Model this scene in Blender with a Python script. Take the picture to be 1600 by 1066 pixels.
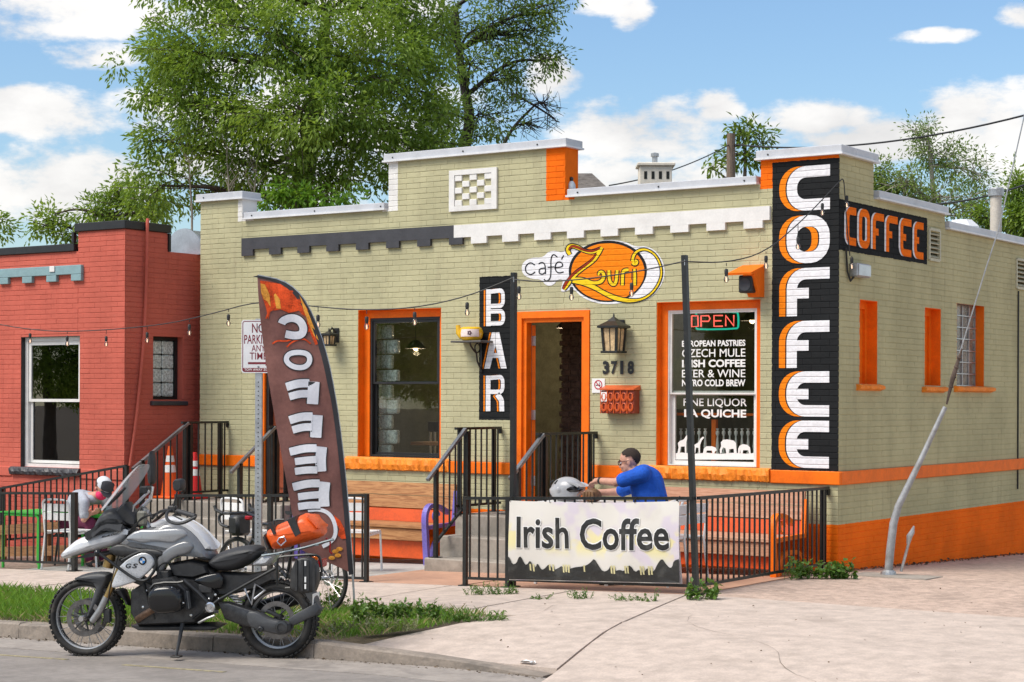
import bpy, bmesh, math, random
from mathutils import Vector, Matrix
from mathutils.geometry import tessellate_polygon
R = math.radians
rnd = random.Random(7)
scene = bpy.context.scene
for o in list(bpy.data.objects): bpy.data.objects.remove(o)

# ------------------------------------------------------------------ camera
YAW = math.atan(1960/2880); FPX = 2880.0; ROLL = R(0.22); HY = 624.0
FW = Vector((-math.sin(YAW), math.cos(YAW), 0)); RT = Vector((math.cos(YAW), math.sin(YAW), 0)); UP = Vector((0, 0, 1))
CAM = -(FW*20.0 + RT*((1310-800)/FPX*20.0)); CAM.z = 1.80
cd = bpy.data.cameras.new('camera'); co = bpy.data.objects.new('camera', cd); scene.collection.objects.link(co)
co.matrix_world = Matrix.Translation(CAM) @ Matrix.Rotation(YAW, 4, 'Z') @ Matrix.Rotation(math.pi/2, 4, 'X') @ Matrix.Rotation(ROLL, 4, 'Z')
cd.sensor_width = 36; cd.lens = FPX/1600*36; cd.shift_y = (HY-533)/1600; cd.clip_start = 0.1; cd.clip_end = 3000
scene.camera = co
scene.render.resolution_x = 1024; scene.render.resolution_y = 682
vs = scene.view_settings; vs.view_transform = 'Standard'; vs.look = 'None'; vs.gamma = 1.0; vs.use_curve_mapping = False
vs.exposure = 1.06

# ------------------------------------------------------------------ node helper
class NT:
    def __init__(s, tree): s.t = tree; s.n = tree.nodes; s.l = tree.links
    def new(s, typ, **kw):
        n = s.n.new(typ)
        for k, v in kw.items(): setattr(n, k, v)
        return n
    def put(s, sock, v):
        if hasattr(v, 'is_output') or isinstance(v, bpy.types.NodeSocket): s.l.new(v, sock)
        else: sock.default_value = v
    def m(s, op, a, b=None, c=None, clamp=False):
        n = s.new('ShaderNodeMath', operation=op); n.use_clamp = clamp
        for i, v in enumerate((a, b, c)):
            if v is not None: s.put(n.inputs[i], v)
        return n.outputs[0]
    def mix(s, f, a, b, blend='MIX'):
        n = s.new('ShaderNodeMix'); n.data_type = 'RGBA'; n.blend_type = blend
        s.put(n.inputs[0], f)
        for i, v in ((6, a), (7, b)): s.put(n.inputs[i], (*v, 1) if isinstance(v, tuple) and len(v) == 3 else v)
        return n.outputs[2]
    def noise(s, scale, vec=None, detail=4, rough=0.55, dist=0.0):
        n = s.new('ShaderNodeTexNoise'); n.inputs['Scale'].default_value = scale; n.inputs['Detail'].default_value = detail
        n.inputs['Roughness'].default_value = rough; n.inputs['Distortion'].default_value = dist
        if vec is not None: s.l.new(vec, n.inputs['Vector'])
        return n.outputs['Fac']
    def ramp(s, f, a, b):
        n = s.new('ShaderNodeMapRange'); n.interpolation_type = 'SMOOTHSTEP'
        s.put(n.inputs[0], f); n.inputs[1].default_value = a; n.inputs[2].default_value = b
        return n.outputs[0]

# ------------------------------------------------------------------ sky and sun
SUN_AZ = Vector((-0.50, -0.87, 0)).normalized(); SUN_EL = R(52)
w = bpy.data.worlds.new('World'); scene.world = w; w.use_nodes = True
wt = NT(w.node_tree); wt.n.clear()
sky = wt.new('ShaderNodeTexSky', sky_type='NISHITA'); sky.sun_disc = False
sky.sun_elevation = SUN_EL; sky.sun_rotation = math.atan2(SUN_AZ.x, SUN_AZ.y); sky.air_density = 1.25; sky.dust_density = 0.5; sky.ozone_density = 2.2
tc = wt.new('ShaderNodeTexCoord'); sp = wt.new('ShaderNodeSeparateXYZ'); wt.l.new(tc.outputs['Generated'], sp.inputs[0])
dx, dy, dz = sp.outputs
# azimuth measured from the street-to-cafe direction, elevation, both in degrees
az = wt.m('MULTIPLY', wt.m('ARCTAN2', wt.m('ADD', wt.m('MULTIPLY', dx, RT.x), wt.m('MULTIPLY', dy, RT.y)),
                           wt.m('ADD', wt.m('MULTIPLY', dx, FW.x), wt.m('MULTIPLY', dy, FW.y))), 57.2958)
el = wt.m('MULTIPLY', wt.m('ARCSINE', dz), 57.2958)
cmb = wt.new('ShaderNodeCombineXYZ'); wt.l.new(az, cmb.inputs[0]); wt.l.new(wt.m('MULTIPLY', el, 2.0), cmb.inputs[1])
nz1 = wt.noise(0.36, cmb.outputs[0], 7, 0.6); nz2 = wt.noise(0.11, cmb.outputs[0], 3, 0.5)
nbig = wt.noise(0.055, cmb.outputs[0], 6, 0.6)
puff = wt.m('ADD', wt.m('MULTIPLY', wt.m('SUBTRACT', nz1, 0.5), 4.2), wt.m('MULTIPLY', wt.m('SUBTRACT', nz2, 0.5), 0.6))
# cumulus banks low over the town: (azimuth, elevation, half width, half height) in degrees
CL = [(-14.6, 11.7, 4.8, 1.3), (-12.6, 10.25, 1.9, .5), (-14.8, 8.5, 3.4, .85), (-14.0, 6.3, 4.4, 1.5), (-6, 12.3, 6.5, 1.8), (-7, 8.0, 6.0, 2.6),
      (2.9, 12.2, 1.3, .5), (3.7, 11.8, .7, .6), (1.2, 9.9, 1.1, .7), (3.9, 8.3, 2.9, 1.25), (6.3, 9.0, .9, .6), (3.5, 6.6, 4.4, 1.1),
      (9.6, 8.5, 2.3, .85), (11.0, 7.9, 4.4, .95), (13.9, 8.6, 2.4, 1.1), (15.6, 7.4, 2.6, 1.6), (12.9, 10.95, 1.3, .26), (15.4, 11.4, .8, .45),
      (22, 9, 4, 2), (28, 12, 5, 2), (-24, 9, 5, 3), (-30, 14, 5, 3)]
acc = None
for a0, e0, ra, re in CL:
    q = wt.m('ADD', wt.m('POWER', wt.m('ABSOLUTE', wt.m('DIVIDE', wt.m('SUBTRACT', az, a0), ra)), 2.0),
             wt.m('POWER', wt.m('ABSOLUTE', wt.m('DIVIDE', wt.m('SUBTRACT', el, e0), re)), 2.0))
    v = wt.m('SUBTRACT', 1.0, q)
    acc = v if acc is None else wt.m('MAXIMUM', acc, v)
acc = wt.m('MAXIMUM', acc, -2.0)
near = wt.ramp(wt.m('ADD', acc, puff), -0.05, 0.85)
# the same broken cumulus over the rest of the sky
inview = wt.m('MULTIPLY', wt.m('SUBTRACT', 1.0, wt.ramp(wt.m('ABSOLUTE', az), 20, 34)), wt.m('SUBTRACT', 1.0, wt.ramp(el, 14, 22)))
far = wt.m('MULTIPLY', wt.ramp(wt.m('ADD', nbig, wt.m('MULTIPLY', wt.m('SUBTRACT', nz1, 0.5), 0.5)), 0.47, 0.56), wt.m('SUBTRACT', 1.0, inview))
cov = wt.m('MAXIMUM', near, far)
shade = wt.ramp(wt.m('ADD', nz2, wt.m('MULTIPLY', wt.m('SUBTRACT', nz1, .5), .5)), 0.30, 0.62)
ccol = wt.mix(shade, (5.3, 5.15, 5.05), (7.2, 7.0, 6.75))
skyc = wt.mix(1.0, sky.outputs[0], (0.76, 0.88, 1.02), 'MULTIPLY')
bg = wt.new('ShaderNodeBackground'); wt.l.new(wt.mix(wt.m('MULTIPLY', cov, 0.93), skyc, ccol), bg.inputs[0]); bg.inputs[1].default_value = 0.073
wo = wt.new('ShaderNodeOutputWorld'); wt.l.new(bg.outputs[0], wo.inputs[0])
sl = bpy.data.lights.new('sun', 'SUN'); sl.energy = 2.0; sl.angle = R(32); sl.color = (1, .94, .84)
so = bpy.data.objects.new('sun', sl); scene.collection.objects.link(so)
sd = SUN_AZ*math.cos(SUN_EL) + UP*math.sin(SUN_EL)
so.rotation_euler = sd.to_track_quat('Z', 'Y').to_euler(); so.location = sd*60

# ------------------------------------------------------------------ photo measurement -> point on a real plane
def ray(px, py):
    u = px-800; v = -(py-HY); c, s = math.cos(ROLL), math.sin(ROLL)
    return FW + RT*((u*c-v*s)/FPX) + UP*((u*s+v*c)/FPX)
def onplane(px, py, p, n):
    d = ray(px, py); n = Vector(n); t = (Vector(p)-CAM).dot(n)/d.dot(n); return CAM + d*t
def F(px, py, y=0.0): return onplane(px, py, (0, y, 0), (0, 1, 0))
def S(px, py, x=0.0): return onplane(px, py, (x, 0, 0), (1, 0, 0))
def D(px, py, dep): return CAM + ray(px, py)*dep
def gz(x, y):                      # height of the pavement: falls to the left and to the street
    z = 0.03*min(x, 0.0)
    if y > -3: z += -0.05 - 0.038*max(y, 0) if x > -1 else -0.05
    else: z += -0.05 - 0.013*(-3-y)
    return z
def G(px, py):
    p = onplane(px, py, (0, 0, -.1), (-.03, 0, 1))
    for _ in range(8): p = onplane(px, py, (0, 0, gz(p.x, p.y)), (0, 0, 1))
    return p

# ------------------------------------------------------------------ mesh helper
COL = scene.collection
class MB:
    def __init__(s): s.v = []; s.f = []
    def add(s, vs_, fs):
        b = len(s.v); s.v += [tuple(v) for v in vs_]; s.f += [tuple(i+b for i in f) for f in fs]; return s
    def box(s, x0, x1, y0, y1, z0, z1, M=None):
        vv = [Vector((x, y, z)) for x in (x0, x1) for y in (y0, y1) for z in (z0, z1)]
        if M is not None: vv = [M @ v for v in vv]
        return s.add(vv, [(0,1,3,2),(4,6,7,5),(0,4,5,1),(2,3,7,6),(0,2,6,4),(1,5,7,3)])
    def cbox(s, x0, x1, y0, y1, z0, z1, b=.01, M=None):       # box with chamfered edges
        vv = []
        for sx, xa, xb in ((0, x0, x0+b), (1, x1, x1-b)):
            for sy, ya, yb in ((0, y0, y0+b), (1, y1, y1-b)):
                for sz, za, zb in ((0, z0, z0+b), (1, z1, z1-b)):
                    vv += [Vector((xa, yb, zb)), Vector((xb, ya, zb)), Vector((xb, yb, za))]
        if M is not None: vv = [M @ v for v in vv]
        I = lambda sx, sy, sz, k: (sx*4+sy*2+sz)*3+k
        fs = []
        for a in (0, 1):
            fs.append([I(a,0,0,0), I(a,1,0,0), I(a,1,1,0), I(a,0,1,0)]); fs.append([I(0,a,0,1), I(1,a,0,1), I(1,a,1,1), I(0,a,1,1)]); fs.append([I(0,0,a,2), I(1,0,a,2), I(1,1,a,2), I(0,1,a,2)])
            for c in (0, 1):
                fs.append([I(0,a,c,1), I(1,a,c,1), I(1,a,c,2), I(0,a,c,2)]); fs.append([I(a,0,c,0), I(a,1,c,0), I(a,1,c,2), I(a,0,c,2)]); fs.append([I(a,c,0,0), I(a,c,1,0), I(a,c,1,1), I(a,c,0,1)])
                for e in (0, 1): fs.append([I(a,c,e,0), I(a,c,e,1), I(a,c,e,2)])
        return s.add(vv, fs)
    def tube(s, pts, r, n=8, cap=True, flat=None):
        pts = [Vector(p) for p in pts]; k = len(pts)
        rr = r if isinstance(r, (list, tuple)) else [r]*k
        rings = []; prev = None
        for i, p in enumerate(pts):
            t = (pts[min(i+1, k-1)]-pts[max(i-1, 0)]).normalized()
            if prev is None:
                a = Vector((0, 0, 1)) if abs(t.z) < .9 else Vector((1, 0, 0)); u = t.cross(a).normalized()
            else:
                u = prev - t*prev.dot(t); u = u.normalized() if u.length > 1e-6 else t.orthogonal().normalized()
            prev = u; w_ = t.cross(u)
            rings.append([p + (u*math.cos(j/n*2*math.pi) + w_*math.sin(j/n*2*math.pi))*rr[i] for j in range(n)])
        vv = [q for rg in rings for q in rg]; fs = []
        for i in range(k-1):
            for j in range(n):
                fs.append((i*n+j, i*n+(j+1) % n, (i+1)*n+(j+1) % n, (i+1)*n+j))
        if cap: fs.append(tuple(range(n))[::-1]); fs.append(tuple((k-1)*n+j for j in range(n)))
        return s.add(vv, fs)
    def bar(s, a, b, wx, wz=None, up=None):                    # square bar between two points
        a = Vector(a); b = Vector(b); wz = wz or wx; t = (b-a); L = t.length; t.normalize()
        u = Vector(up) if up is not None else (Vector((0, 0, 1)) if abs(t.z) < .95 else Vector((0, 1, 0)))
        sd_ = t.cross(u).normalized(); u = sd_.cross(t)
        M = Matrix((( t.x, sd_.x, u.x, a.x), (t.y, sd_.y, u.y, a.y), (t.z, sd_.z, u.z, a.z), (0, 0, 0, 1)))
        return s.box(0, L, -wx/2, wx/2, -wz/2, wz/2, M)
    def lathe(s, prof, n=20, M=None, ang=2*math.pi):            # prof: (r, z) about z
        vv = []; full = abs(ang-2*math.pi) < 1e-6; m = n if full else n+1
        for r, z in prof:
            for j in range(m):
                a = j/n*ang; v = Vector((r*math.cos(a), r*math.sin(a), z)); vv.append(M @ v if M is not None else v)
        fs = []
        for i in range(len(prof)-1):
            for j in range(n if full else n):
                j2 = (j+1) % m; fs.append((i*m+j, i*m+j2, (i+1)*m+j2, (i+1)*m+j))
        return s.add(vv, fs)
    def ell(s, c, r, n=14, m=9, M=None):
        prof = [(max(math.sin(math.pi*i/m), 1e-4), -math.cos(math.pi*i/m)) for i in range(m+1)]
        T = Matrix.Translation(c) @ (M if M is not None else Matrix()) @ Matrix.Diagonal((*r, 1)) if not isinstance(r, (int, float)) else Matrix.Translation(c) @ Matrix.Scale(r, 4)
        return s.lathe(prof, n, T)
    def prism(s, poly, map3, t0, t1):                          # 2d polygon -> solid; map3(x, y, t)
        n = len(poly)
        tri = tessellate_polygon([[Vector((x, y, 0)) for x, y in poly]])
        vv = [map3(x, y, t0) for x, y in poly] + [map3(x, y, t1) for x, y in poly]
        fs = [tuple(t) for t in tri] + [tuple(i+n for i in reversed(t)) for t in tri]
        fs += [(i, (i+1) % n, n+(i+1) % n, n+i) for i in range(n)]
        return s.add(vv, fs)
    def puff(s, poly, map3, tw, inset=.02, steps=3):           # rounded solid from an outline: full in the middle, drawn in at both faces
        n = len(poly); ls = []
        ar = sum(poly[i][0]*poly[(i+1) % n][1]-poly[(i+1) % n][0]*poly[i][1] for i in range(n))
        sg = 1 if ar > 0 else -1
        nr = []
        for i in range(n):
            a, b, c = Vector(poly[i-1]), Vector(poly[i]), Vector(poly[(i+1) % n])
            e1 = (b-a).normalized() if (b-a).length > 1e-9 else Vector((1, 0)); e2 = (c-b).normalized() if (c-b).length > 1e-9 else e1
            q = Vector((-e1.y-e2.y, e1.x+e2.x)); q = q.normalized() if q.length > 1e-6 else Vector((0, 0)); nr.append(q*sg)
        t0, t1 = tw if isinstance(tw, tuple) else (-tw, tw)
        for k in range(-steps, steps+1):
            a = k/steps*math.pi/2; ins = inset*(1-math.cos(a)); t = (t0+t1)/2 + (t1-t0)/2*math.sin(a)
            ls.append([map3(p[0]+q.x*ins, p[1]+q.y*ins, t) for p, q in zip(poly, nr)])
        vv = [v for l in ls for v in l]; fs = []
        for k in range(len(ls)-1): fs += [(k*n+i, k*n+(i+1) % n, (k+1)*n+(i+1) % n, (k+1)*n+i) for i in range(n)]
        tri = tessellate_polygon([[Vector((x, y, 0)) for x, y in poly]])
        fs += [tuple(t) for t in tri] + [tuple(i+n*(len(ls)-1) for i in reversed(t)) for t in tri]
        return s.add(vv, fs)
    def build(s, name, mat, parent=None, smooth=False, world=False, auto=None):
        me = bpy.data.meshes.new(name)
        vv = s.v
        if world and parent is not None:
            inv = WM(parent).inverted(); vv = [tuple(inv @ Vector(v)) for v in vv]
        me.from_pydata(vv, [], s.f); me.validate()
        bm = bmesh.new(); bm.from_mesh(me); bmesh.ops.recalc_face_normals(bm, faces=bm.faces); bm.to_mesh(me); bm.free()
        if mat is not None: me.materials.append(mat)
        if smooth:
            me.polygons.foreach_set('use_smooth', [True]*len(me.polygons))
            me.set_sharp_from_angle(angle=R(auto or 40))
        o = bpy.data.objects.new(name, me); COL.objects.link(o)
        if parent is not None: o.parent = parent
        return o
def WM(o):
    m = o.matrix_basis.copy()
    while o.parent is not None: o = o.parent; m = o.matrix_basis @ m
    return m
def tag(o, label=None, cat=None, group=None, kind=None):
    if label: o['label'] = label
    if cat: o['category'] = cat
    if group: o['group'] = group
    if kind: o['kind'] = kind
    return o
def thing(name, label, cat, loc=(0, 0, 0), rz=0.0, group=None):
    o = bpy.data.objects.new(name, None); COL.objects.link(o); o.location = loc; o.rotation_euler = (0, 0, rz); o.empty_display_size = .1
    return tag(o, label, cat, group)
def dup(o, parent=None):
    c = o.copy(); COL.objects.link(c)
    if parent is not None: c.parent = parent
    for ch in list(o.children): dup(ch, c)
    return c
def ribbon(path, wd, closed=False):
    """2d stroke -> list of (left, right) pairs"""
    n = len(path); out = []
    wl = wd if isinstance(wd, (list, tuple)) else [wd]*n
    for i in range(n):
        p = Vector(path[i]); a = Vector(path[i-1]) if (i > 0 or closed) else None; c = Vector(path[(i+1) % n]) if (i < n-1 or closed) else None
        e1 = (p-a).normalized() if a is not None else None; e2 = (c-p).normalized() if c is not None else None
        if e1 is None: e1 = e2
        if e2 is None: e2 = e1
        t = e1+e2
        if t.length < 1e-6: t = e1
        t.normalize(); nn = Vector((-t.y, t.x)); k = 1/max(.5, nn.dot(Vector((-e1.y, e1.x))))
        out.append((p+nn*wl[i]/2*k, p-nn*wl[i]/2*k))
    return out
def stroke(mb, path, wd, map3, t, closed=False, depth=0.0):
    rb = ribbon(path, wd, closed); n = len(rb)
    vv = [map3(q.x, q.y, t) for pr in rb for q in pr]
    fs = [(2*i, 2*i+1, 2*((i+1) % n)+1, 2*((i+1) % n)) for i in range(n if closed else n-1)]
    mb.add(vv, fs)
    return mb
def flatpoly(mb, poly, map3, t):
    tri = tessellate_polygon([[Vector((x, y, 0)) for x, y in poly]])
    return mb.add([map3(x, y, t) for x, y in poly], [tuple(q) for q in tri])
def arc(cx, cy, rx, ry, a0, a1, n=10): return [(cx+rx*math.cos(R(a0+(a1-a0)*i/n)), cy+ry*math.sin(R(a0+(a1-a0)*i/n))) for i in range(n+1)]
def smooth2(pts, it=2, closed=False):
    for _ in range(it):
        o = []; n = len(pts)
        for i in range(n if closed else n-1):
            a, b = pts[i], pts[(i+1) % n]
            o += [tuple(a[k]*.75+b[k]*.25 for k in range(len(a))), tuple(a[k]*.25+b[k]*.75 for k in range(len(a)))]
        pts = o if closed else [pts[0]]+o+[pts[-1]]
    return pts
_tc = {}
def text_geo(txt, bold=0.0, shear=0.0):
    """outline of a word as triangles, unit box 0..1 x 0..1"""
    key = (txt, bold, shear)
    if key in _tc: return _tc[key]
    cu = bpy.data.curves.new('t', 'FONT'); cu.body = txt; cu.offset = bold; cu.shear = shear; cu.resolution_u = 3
    ob = bpy.data.objects.new('t', cu); COL.objects.link(ob); bpy.context.view_layer.update()
    dg = bpy.context.evaluated_depsgraph_get(); me = ob.evaluated_get(dg).to_mesh()
    vv = [(v.co.x, v.co.y) for v in me.vertices]; fs = [tuple(p.vertices) for p in me.polygons]
    x0 = min(v[0] for v in vv); x1 = max(v[0] for v in vv); y0 = min(v[1] for v in vv); y1 = max(v[1] for v in vv)
    vv = [((x-x0)/(x1-x0), (y-y0)/(y1-y0)) for x, y in vv]
    ob.evaluated_get(dg).to_mesh_clear(); bpy.data.objects.remove(ob); bpy.data.curves.remove(cu)
    _tc[key] = (vv, fs); return _tc[key]
def put_text(mb, txt, map3, t, x0, x1, y0, y1, bold=0.0, shear=0.0):
    vv, fs = text_geo(txt, bold, shear)
    mb.add([map3(x0+(x1-x0)*x, y0+(y1-y0)*y, t) for x, y in vv], fs); return mb
# ------------------------------------------------------------------ materials
def lin(r, g, b): return tuple((c/255/12.92 if c/255 <= .04045 else ((c/255+.055)/1.055)**2.4) for c in (r, g, b))
def principled(nt, col=None, rough=.6, metal=0.0, spec=.5, **kw):
    b = nt.new('ShaderNodeBsdfPrincipled'); 
    if col is not None: nt.put(b.inputs['Base Color'], (*col, 1) if isinstance(col, tuple) and len(col) == 3 else col)
    nt.put(b.inputs['Roughness'], rough); nt.put(b.inputs['Metallic'], metal); b.inputs['Specular IOR Level'].default_value = spec
    for k, v in kw.items(): nt.put(b.inputs[k], v)
    return b
MATS = {}
def mat(name, col, rough=.6, metal=0.0, var=.12, scale=6.0, bump=0.0, bscale=60.0, dirt=None, dscale=1.5, damt=.4, spec=.5, coat=0.0, grain=None):
    """a plain material with uneven colour, worn gloss, optional stains and fine relief"""
    m = bpy.data.materials.new(name); m.use_nodes = True; nt = NT(m.node_tree); nt.n.clear()
    tcn = nt.new('ShaderNodeNewGeometry'); P = tcn.outputs['Position']
    vec = P
    if grain:
        mp = nt.new('ShaderNodeMapping'); nt.l.new(P, mp.inputs[0]); mp.inputs['Scale'].default_value = grain; vec = mp.outputs[0]
    n1 = nt.noise(scale, vec, 5, .6); n2 = nt.noise(scale*7.3, vec, 4, .6)
    f = nt.m('ADD', nt.m('MULTIPLY', n1, .6), nt.m('MULTIPLY', n2, .4))
    dk = tuple(c*(1-var*1.6) for c in col); lt = tuple(min(c*(1+var*1.2), 1) for c in col)
    c = nt.mix(nt.ramp(f, .32, .68), dk, lt)
    if dirt is not None:
        dn = nt.noise(dscale, P, 8, .68, .4); c = nt.mix(nt.m('MULTIPLY', nt.ramp(dn, .50, .68), damt), c, dirt)
    rg = nt.m('ADD', rough-.08, nt.m('MULTIPLY', n2, .16), clamp=True)
    b = principled(nt, c, rg, metal, spec)
    if coat: b.inputs['Coat Weight'].default_value = coat; b.inputs['Coat Roughness'].default_value = .08
    if bump:
        bn = nt.noise(bscale, vec, 6, .65); bp = nt.new('ShaderNodeBump'); bp.inputs['Strength'].default_value = 1.0; bp.inputs['Distance'].default_value = bump
        nt.l.new(bn, bp.inputs['Height']); nt.l.new(bp.outputs[0], b.inputs['Normal'])
    o = nt.new('ShaderNodeOutputMaterial'); nt.l.new(b.outputs[0], o.inputs[0]); MATS[name] = m; m['_b'] = 1
    return m
OLIVE = (.46, .43, .265); OLIVE_S = OLIVE; ORANGE = (.86, .155, .006); BLACKP = (.016, .017, .018); WHITEP = (.74, .72, .69)
COURSE = .0685
def paintwall(name, base, zones, dirtc=(.30, .26, .17), axis='x'):
    """painted brick: zones = (u0, u1, z0, z1, colour) rectangles of other paint on the same bricks"""
    m = bpy.data.materials.new(name); m.use_nodes = True; nt = NT(m.node_tree); nt.n.clear()
    g = nt.new('ShaderNodeNewGeometry'); s_ = nt.new('ShaderNodeSeparateXYZ'); nt.l.new(g.outputs['Position'], s_.inputs[0])
    wob = nt.m('MULTIPLY', nt.m('SUBTRACT', nt.noise(22, g.outputs['Position'], 3), .5), .022)
    u = nt.m('ADD', s_.outputs[0 if axis == 'x' else 1], wob); z = nt.m('ADD', s_.outputs[2], wob)
    n1 = nt.noise(1.3, g.outputs['Position'], 6, .62); n2 = nt.noise(45, g.outputs['Position'], 4, .6)
    mp = nt.new('ShaderNodeMapping'); nt.l.new(g.outputs['Position'], mp.inputs[0]); mp.inputs['Scale'].default_value = (5, 5, .45)
    streak = nt.noise(1.6, mp.outputs[0], 6, .65)
    c = nt.mix(nt.ramp(n1, .3, .7), tuple(k*.88 for k in base), tuple(k*1.1 for k in base))
    c = nt.mix(nt.m('MULTIPLY', nt.ramp(streak, .52, .74), .38), c, dirtc)
    for (u0, u1, z0, z1, colr) in zones:
        mk = nt.m('MULTIPLY', nt.m('LESS_THAN', nt.m('ABSOLUTE', nt.m('SUBTRACT', u, (u0+u1)/2)), (u1-u0)/2),
                  nt.m('LESS_THAN', nt.m('ABSOLUTE', nt.m('SUBTRACT', z, (z0+z1)/2)), (z1-z0)/2))
        zc_ = nt.mix(nt.ramp(n1, .3, .7), tuple(k*.86 for k in colr), tuple(min(k*1.12, 1) for k in colr))
        c = nt.mix(mk, c, zc_)
    # chips of pale old paint on the arrises
    chip = nt.m('MULTIPLY', nt.ramp(nt.noise(9, g.outputs['Position'], 8, .7), .68, .72), .28)
    c = nt.mix(chip, c, (.46, .42, .32))
    b = principled(nt, c, nt.m('ADD', .68, nt.m('MULTIPLY', n2, .25)), 0, .12)
    bp = nt.new('ShaderNodeBump'); bp.inputs['Distance'].default_value = .0035
    nt.l.new(nt.m('ADD', nt.m('MULTIPLY', n2, .5), nt.noise(14, g.outputs['Position'], 5, .65)), bp.inputs['Height']); nt.l.new(bp.outputs[0], b.inputs['Normal'])
    o = nt.new('ShaderNodeOutputMaterial'); nt.l.new(b.outputs[0], o.inputs[0]); MATS[name] = m
    return m
def signpaint(name, col, z0=0.0):
    """brush paint that carries the relief of the brick courses under it"""
    m = bpy.data.materials.new(name); m.use_nodes = True; nt = NT(m.node_tree); nt.n.clear()
    g = nt.new('ShaderNodeNewGeometry'); s_ = nt.new('ShaderNodeSeparateXYZ'); nt.l.new(g.outputs['Position'], s_.inputs[0])
    fr = nt.m('FRACT', nt.m('DIVIDE', nt.m('ADD', s_.outputs[2], nt.m('MULTIPLY', nt.m('SUBTRACT', nt.noise(6, g.outputs['Position'], 3), .5), .012)), COURSE))
    h = nt.ramp(nt.m('ABSOLUTE', nt.m('SUBTRACT', fr, .5)), .36, .47)
    n1 = nt.noise(18, g.outputs['Position'], 6, .65)
    worn = nt.m('MULTIPLY', nt.m('MULTIPLY', h, nt.ramp(n1, .42, .6)), .38)
    c = nt.mix(nt.ramp(n1, .3, .7), tuple(k*.88 for k in col), tuple(min(1, k*1.08) for k in col)); c = nt.mix(worn, c, tuple(k*.35 for k in col))
    b = principled(nt, c, .75, 0, .10)
    bp = nt.new('ShaderNodeBump'); bp.invert = True; bp.inputs['Distance'].default_value = .004; nt.l.new(h, bp.inputs['Height']); nt.l.new(bp.outputs[0], b.inputs['Normal'])
    o = nt.new('ShaderNodeOutputMaterial'); nt.l.new(b.outputs[0], o.inputs[0]); MATS[name] = m
    return m
def glassmat(name, tint=(.55, .6, .6), refl=1.0, rough=.01):
    m = bpy.data.materials.new(name); m.use_nodes = True; nt = NT(m.node_tree); nt.n.clear()
    tr = nt.new('ShaderNodeBsdfTransparent'); tr.inputs[0].default_value = (*tint, 1)
    gl = nt.new('ShaderNodeBsdfGlossy'); gl.inputs['Roughness'].default_value = rough
    fz = nt.new('ShaderNodeFresnel'); fz.inputs[0].default_value = 1.6
    g = nt.new('ShaderNodeNewGeometry'); bp = nt.new('ShaderNodeBump'); bp.inputs['Distance'].default_value = .004; bp.inputs['Strength'].default_value = .12; nt.l.new(nt.noise(1.3, g.outputs['Position'], 2), bp.inputs['Height']); nt.l.new(bp.outputs[0], gl.inputs['Normal'])
    mx = nt.new('ShaderNodeMixShader'); nt.l.new(nt.m('MULTIPLY', fz.outputs[0], refl, clamp=True), mx.inputs[0]); nt.l.new(tr.outputs[0], mx.inputs[1]); nt.l.new(gl.outputs[0], mx.inputs[2])
    o = nt.new('ShaderNodeOutputMaterial'); nt.l.new(mx.outputs[0], o.inputs[0]); MATS[name] = m
    return m
def glow(name, col, st):
    m = bpy.data.materials.new(name); m.use_nodes = True; nt = NT(m.node_tree); nt.n.clear()
    e = nt.new('ShaderNodeEmission'); e.inputs[0].default_value = (*col, 1); e.inputs[1].default_value = st
    o = nt.new('ShaderNodeOutputMaterial'); nt.l.new(e.outputs[0], o.inputs[0]); MATS[name] = m
    return m
def leafmat(name, c1, c2, c3, tr=.35):
    m = bpy.data.materials.new(name); m.use_nodes = True; nt = NT(m.node_tree); nt.n.clear()
    g = nt.new('ShaderNodeNewGeometry'); rp = g.outputs['Random Per Island']
    n1 = nt.noise(1.1, g.outputs['Position'], 3)
    c = nt.mix(nt.ramp(rp, 0, 1), c1, c2); c = nt.mix(nt.m('MULTIPLY', nt.ramp(n1, .48, .68), .75), c, c3)
    b = principled(nt, c, .42, 0, .5); t = nt.new('ShaderNodeBsdfTranslucent'); nt.l.new(nt.mix(.5, c, (.30, .42, .03)), t.inputs[0])
    mx = nt.new('ShaderNodeMixShader'); mx.inputs[0].default_value = tr; nt.l.new(b.outputs[0], mx.inputs[1]); nt.l.new(t.outputs[0], mx.inputs[2])
    o = nt.new('ShaderNodeOutputMaterial'); nt.l.new(mx.outputs[0], o.inputs[0]); MATS[name] = m
    return m
def woodmat(name, col, dark, axis='x', rough=.55):
    m = bpy.data.materials.new(name); m.use_nodes = True; nt = NT(m.node_tree); nt.n.clear()
    g = nt.new('ShaderNodeNewGeometry'); mp = nt.new('ShaderNodeMapping'); nt.l.new(g.outputs['Position'], mp.inputs[0])
    mp.inputs['Scale'].default_value = {'x': (1.2, 16, 16), 'y': (16, 1.2, 16), 'z': (16, 16, 1.2)}[axis]
    n1 = nt.noise(2.2, mp.outputs[0], 7, .65, 1.2); n2 = nt.noise(9, mp.outputs[0], 5, .6)
    oi = nt.new('ShaderNodeObjectInfo')
    c = nt.mix(nt.ramp(n1, .38, .66), col, dark); c = nt.mix(nt.m('MULTIPLY', n2, .35), c, dark); c = nt.mix(nt.m('MULTIPLY', oi.outputs['Random'], .3), c, dark)
    b = principled(nt, c, rough, 0, .35); bp = nt.new('ShaderNodeBump'); bp.inputs['Distance'].default_value = .0015; nt.l.new(n2, bp.inputs['Height']); nt.l.new(bp.outputs[0], b.inputs['Normal'])
    o = nt.new('ShaderNodeOutputMaterial'); nt.l.new(b.outputs[0], o.inputs[0]); MATS[name] = m
    return m
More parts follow.
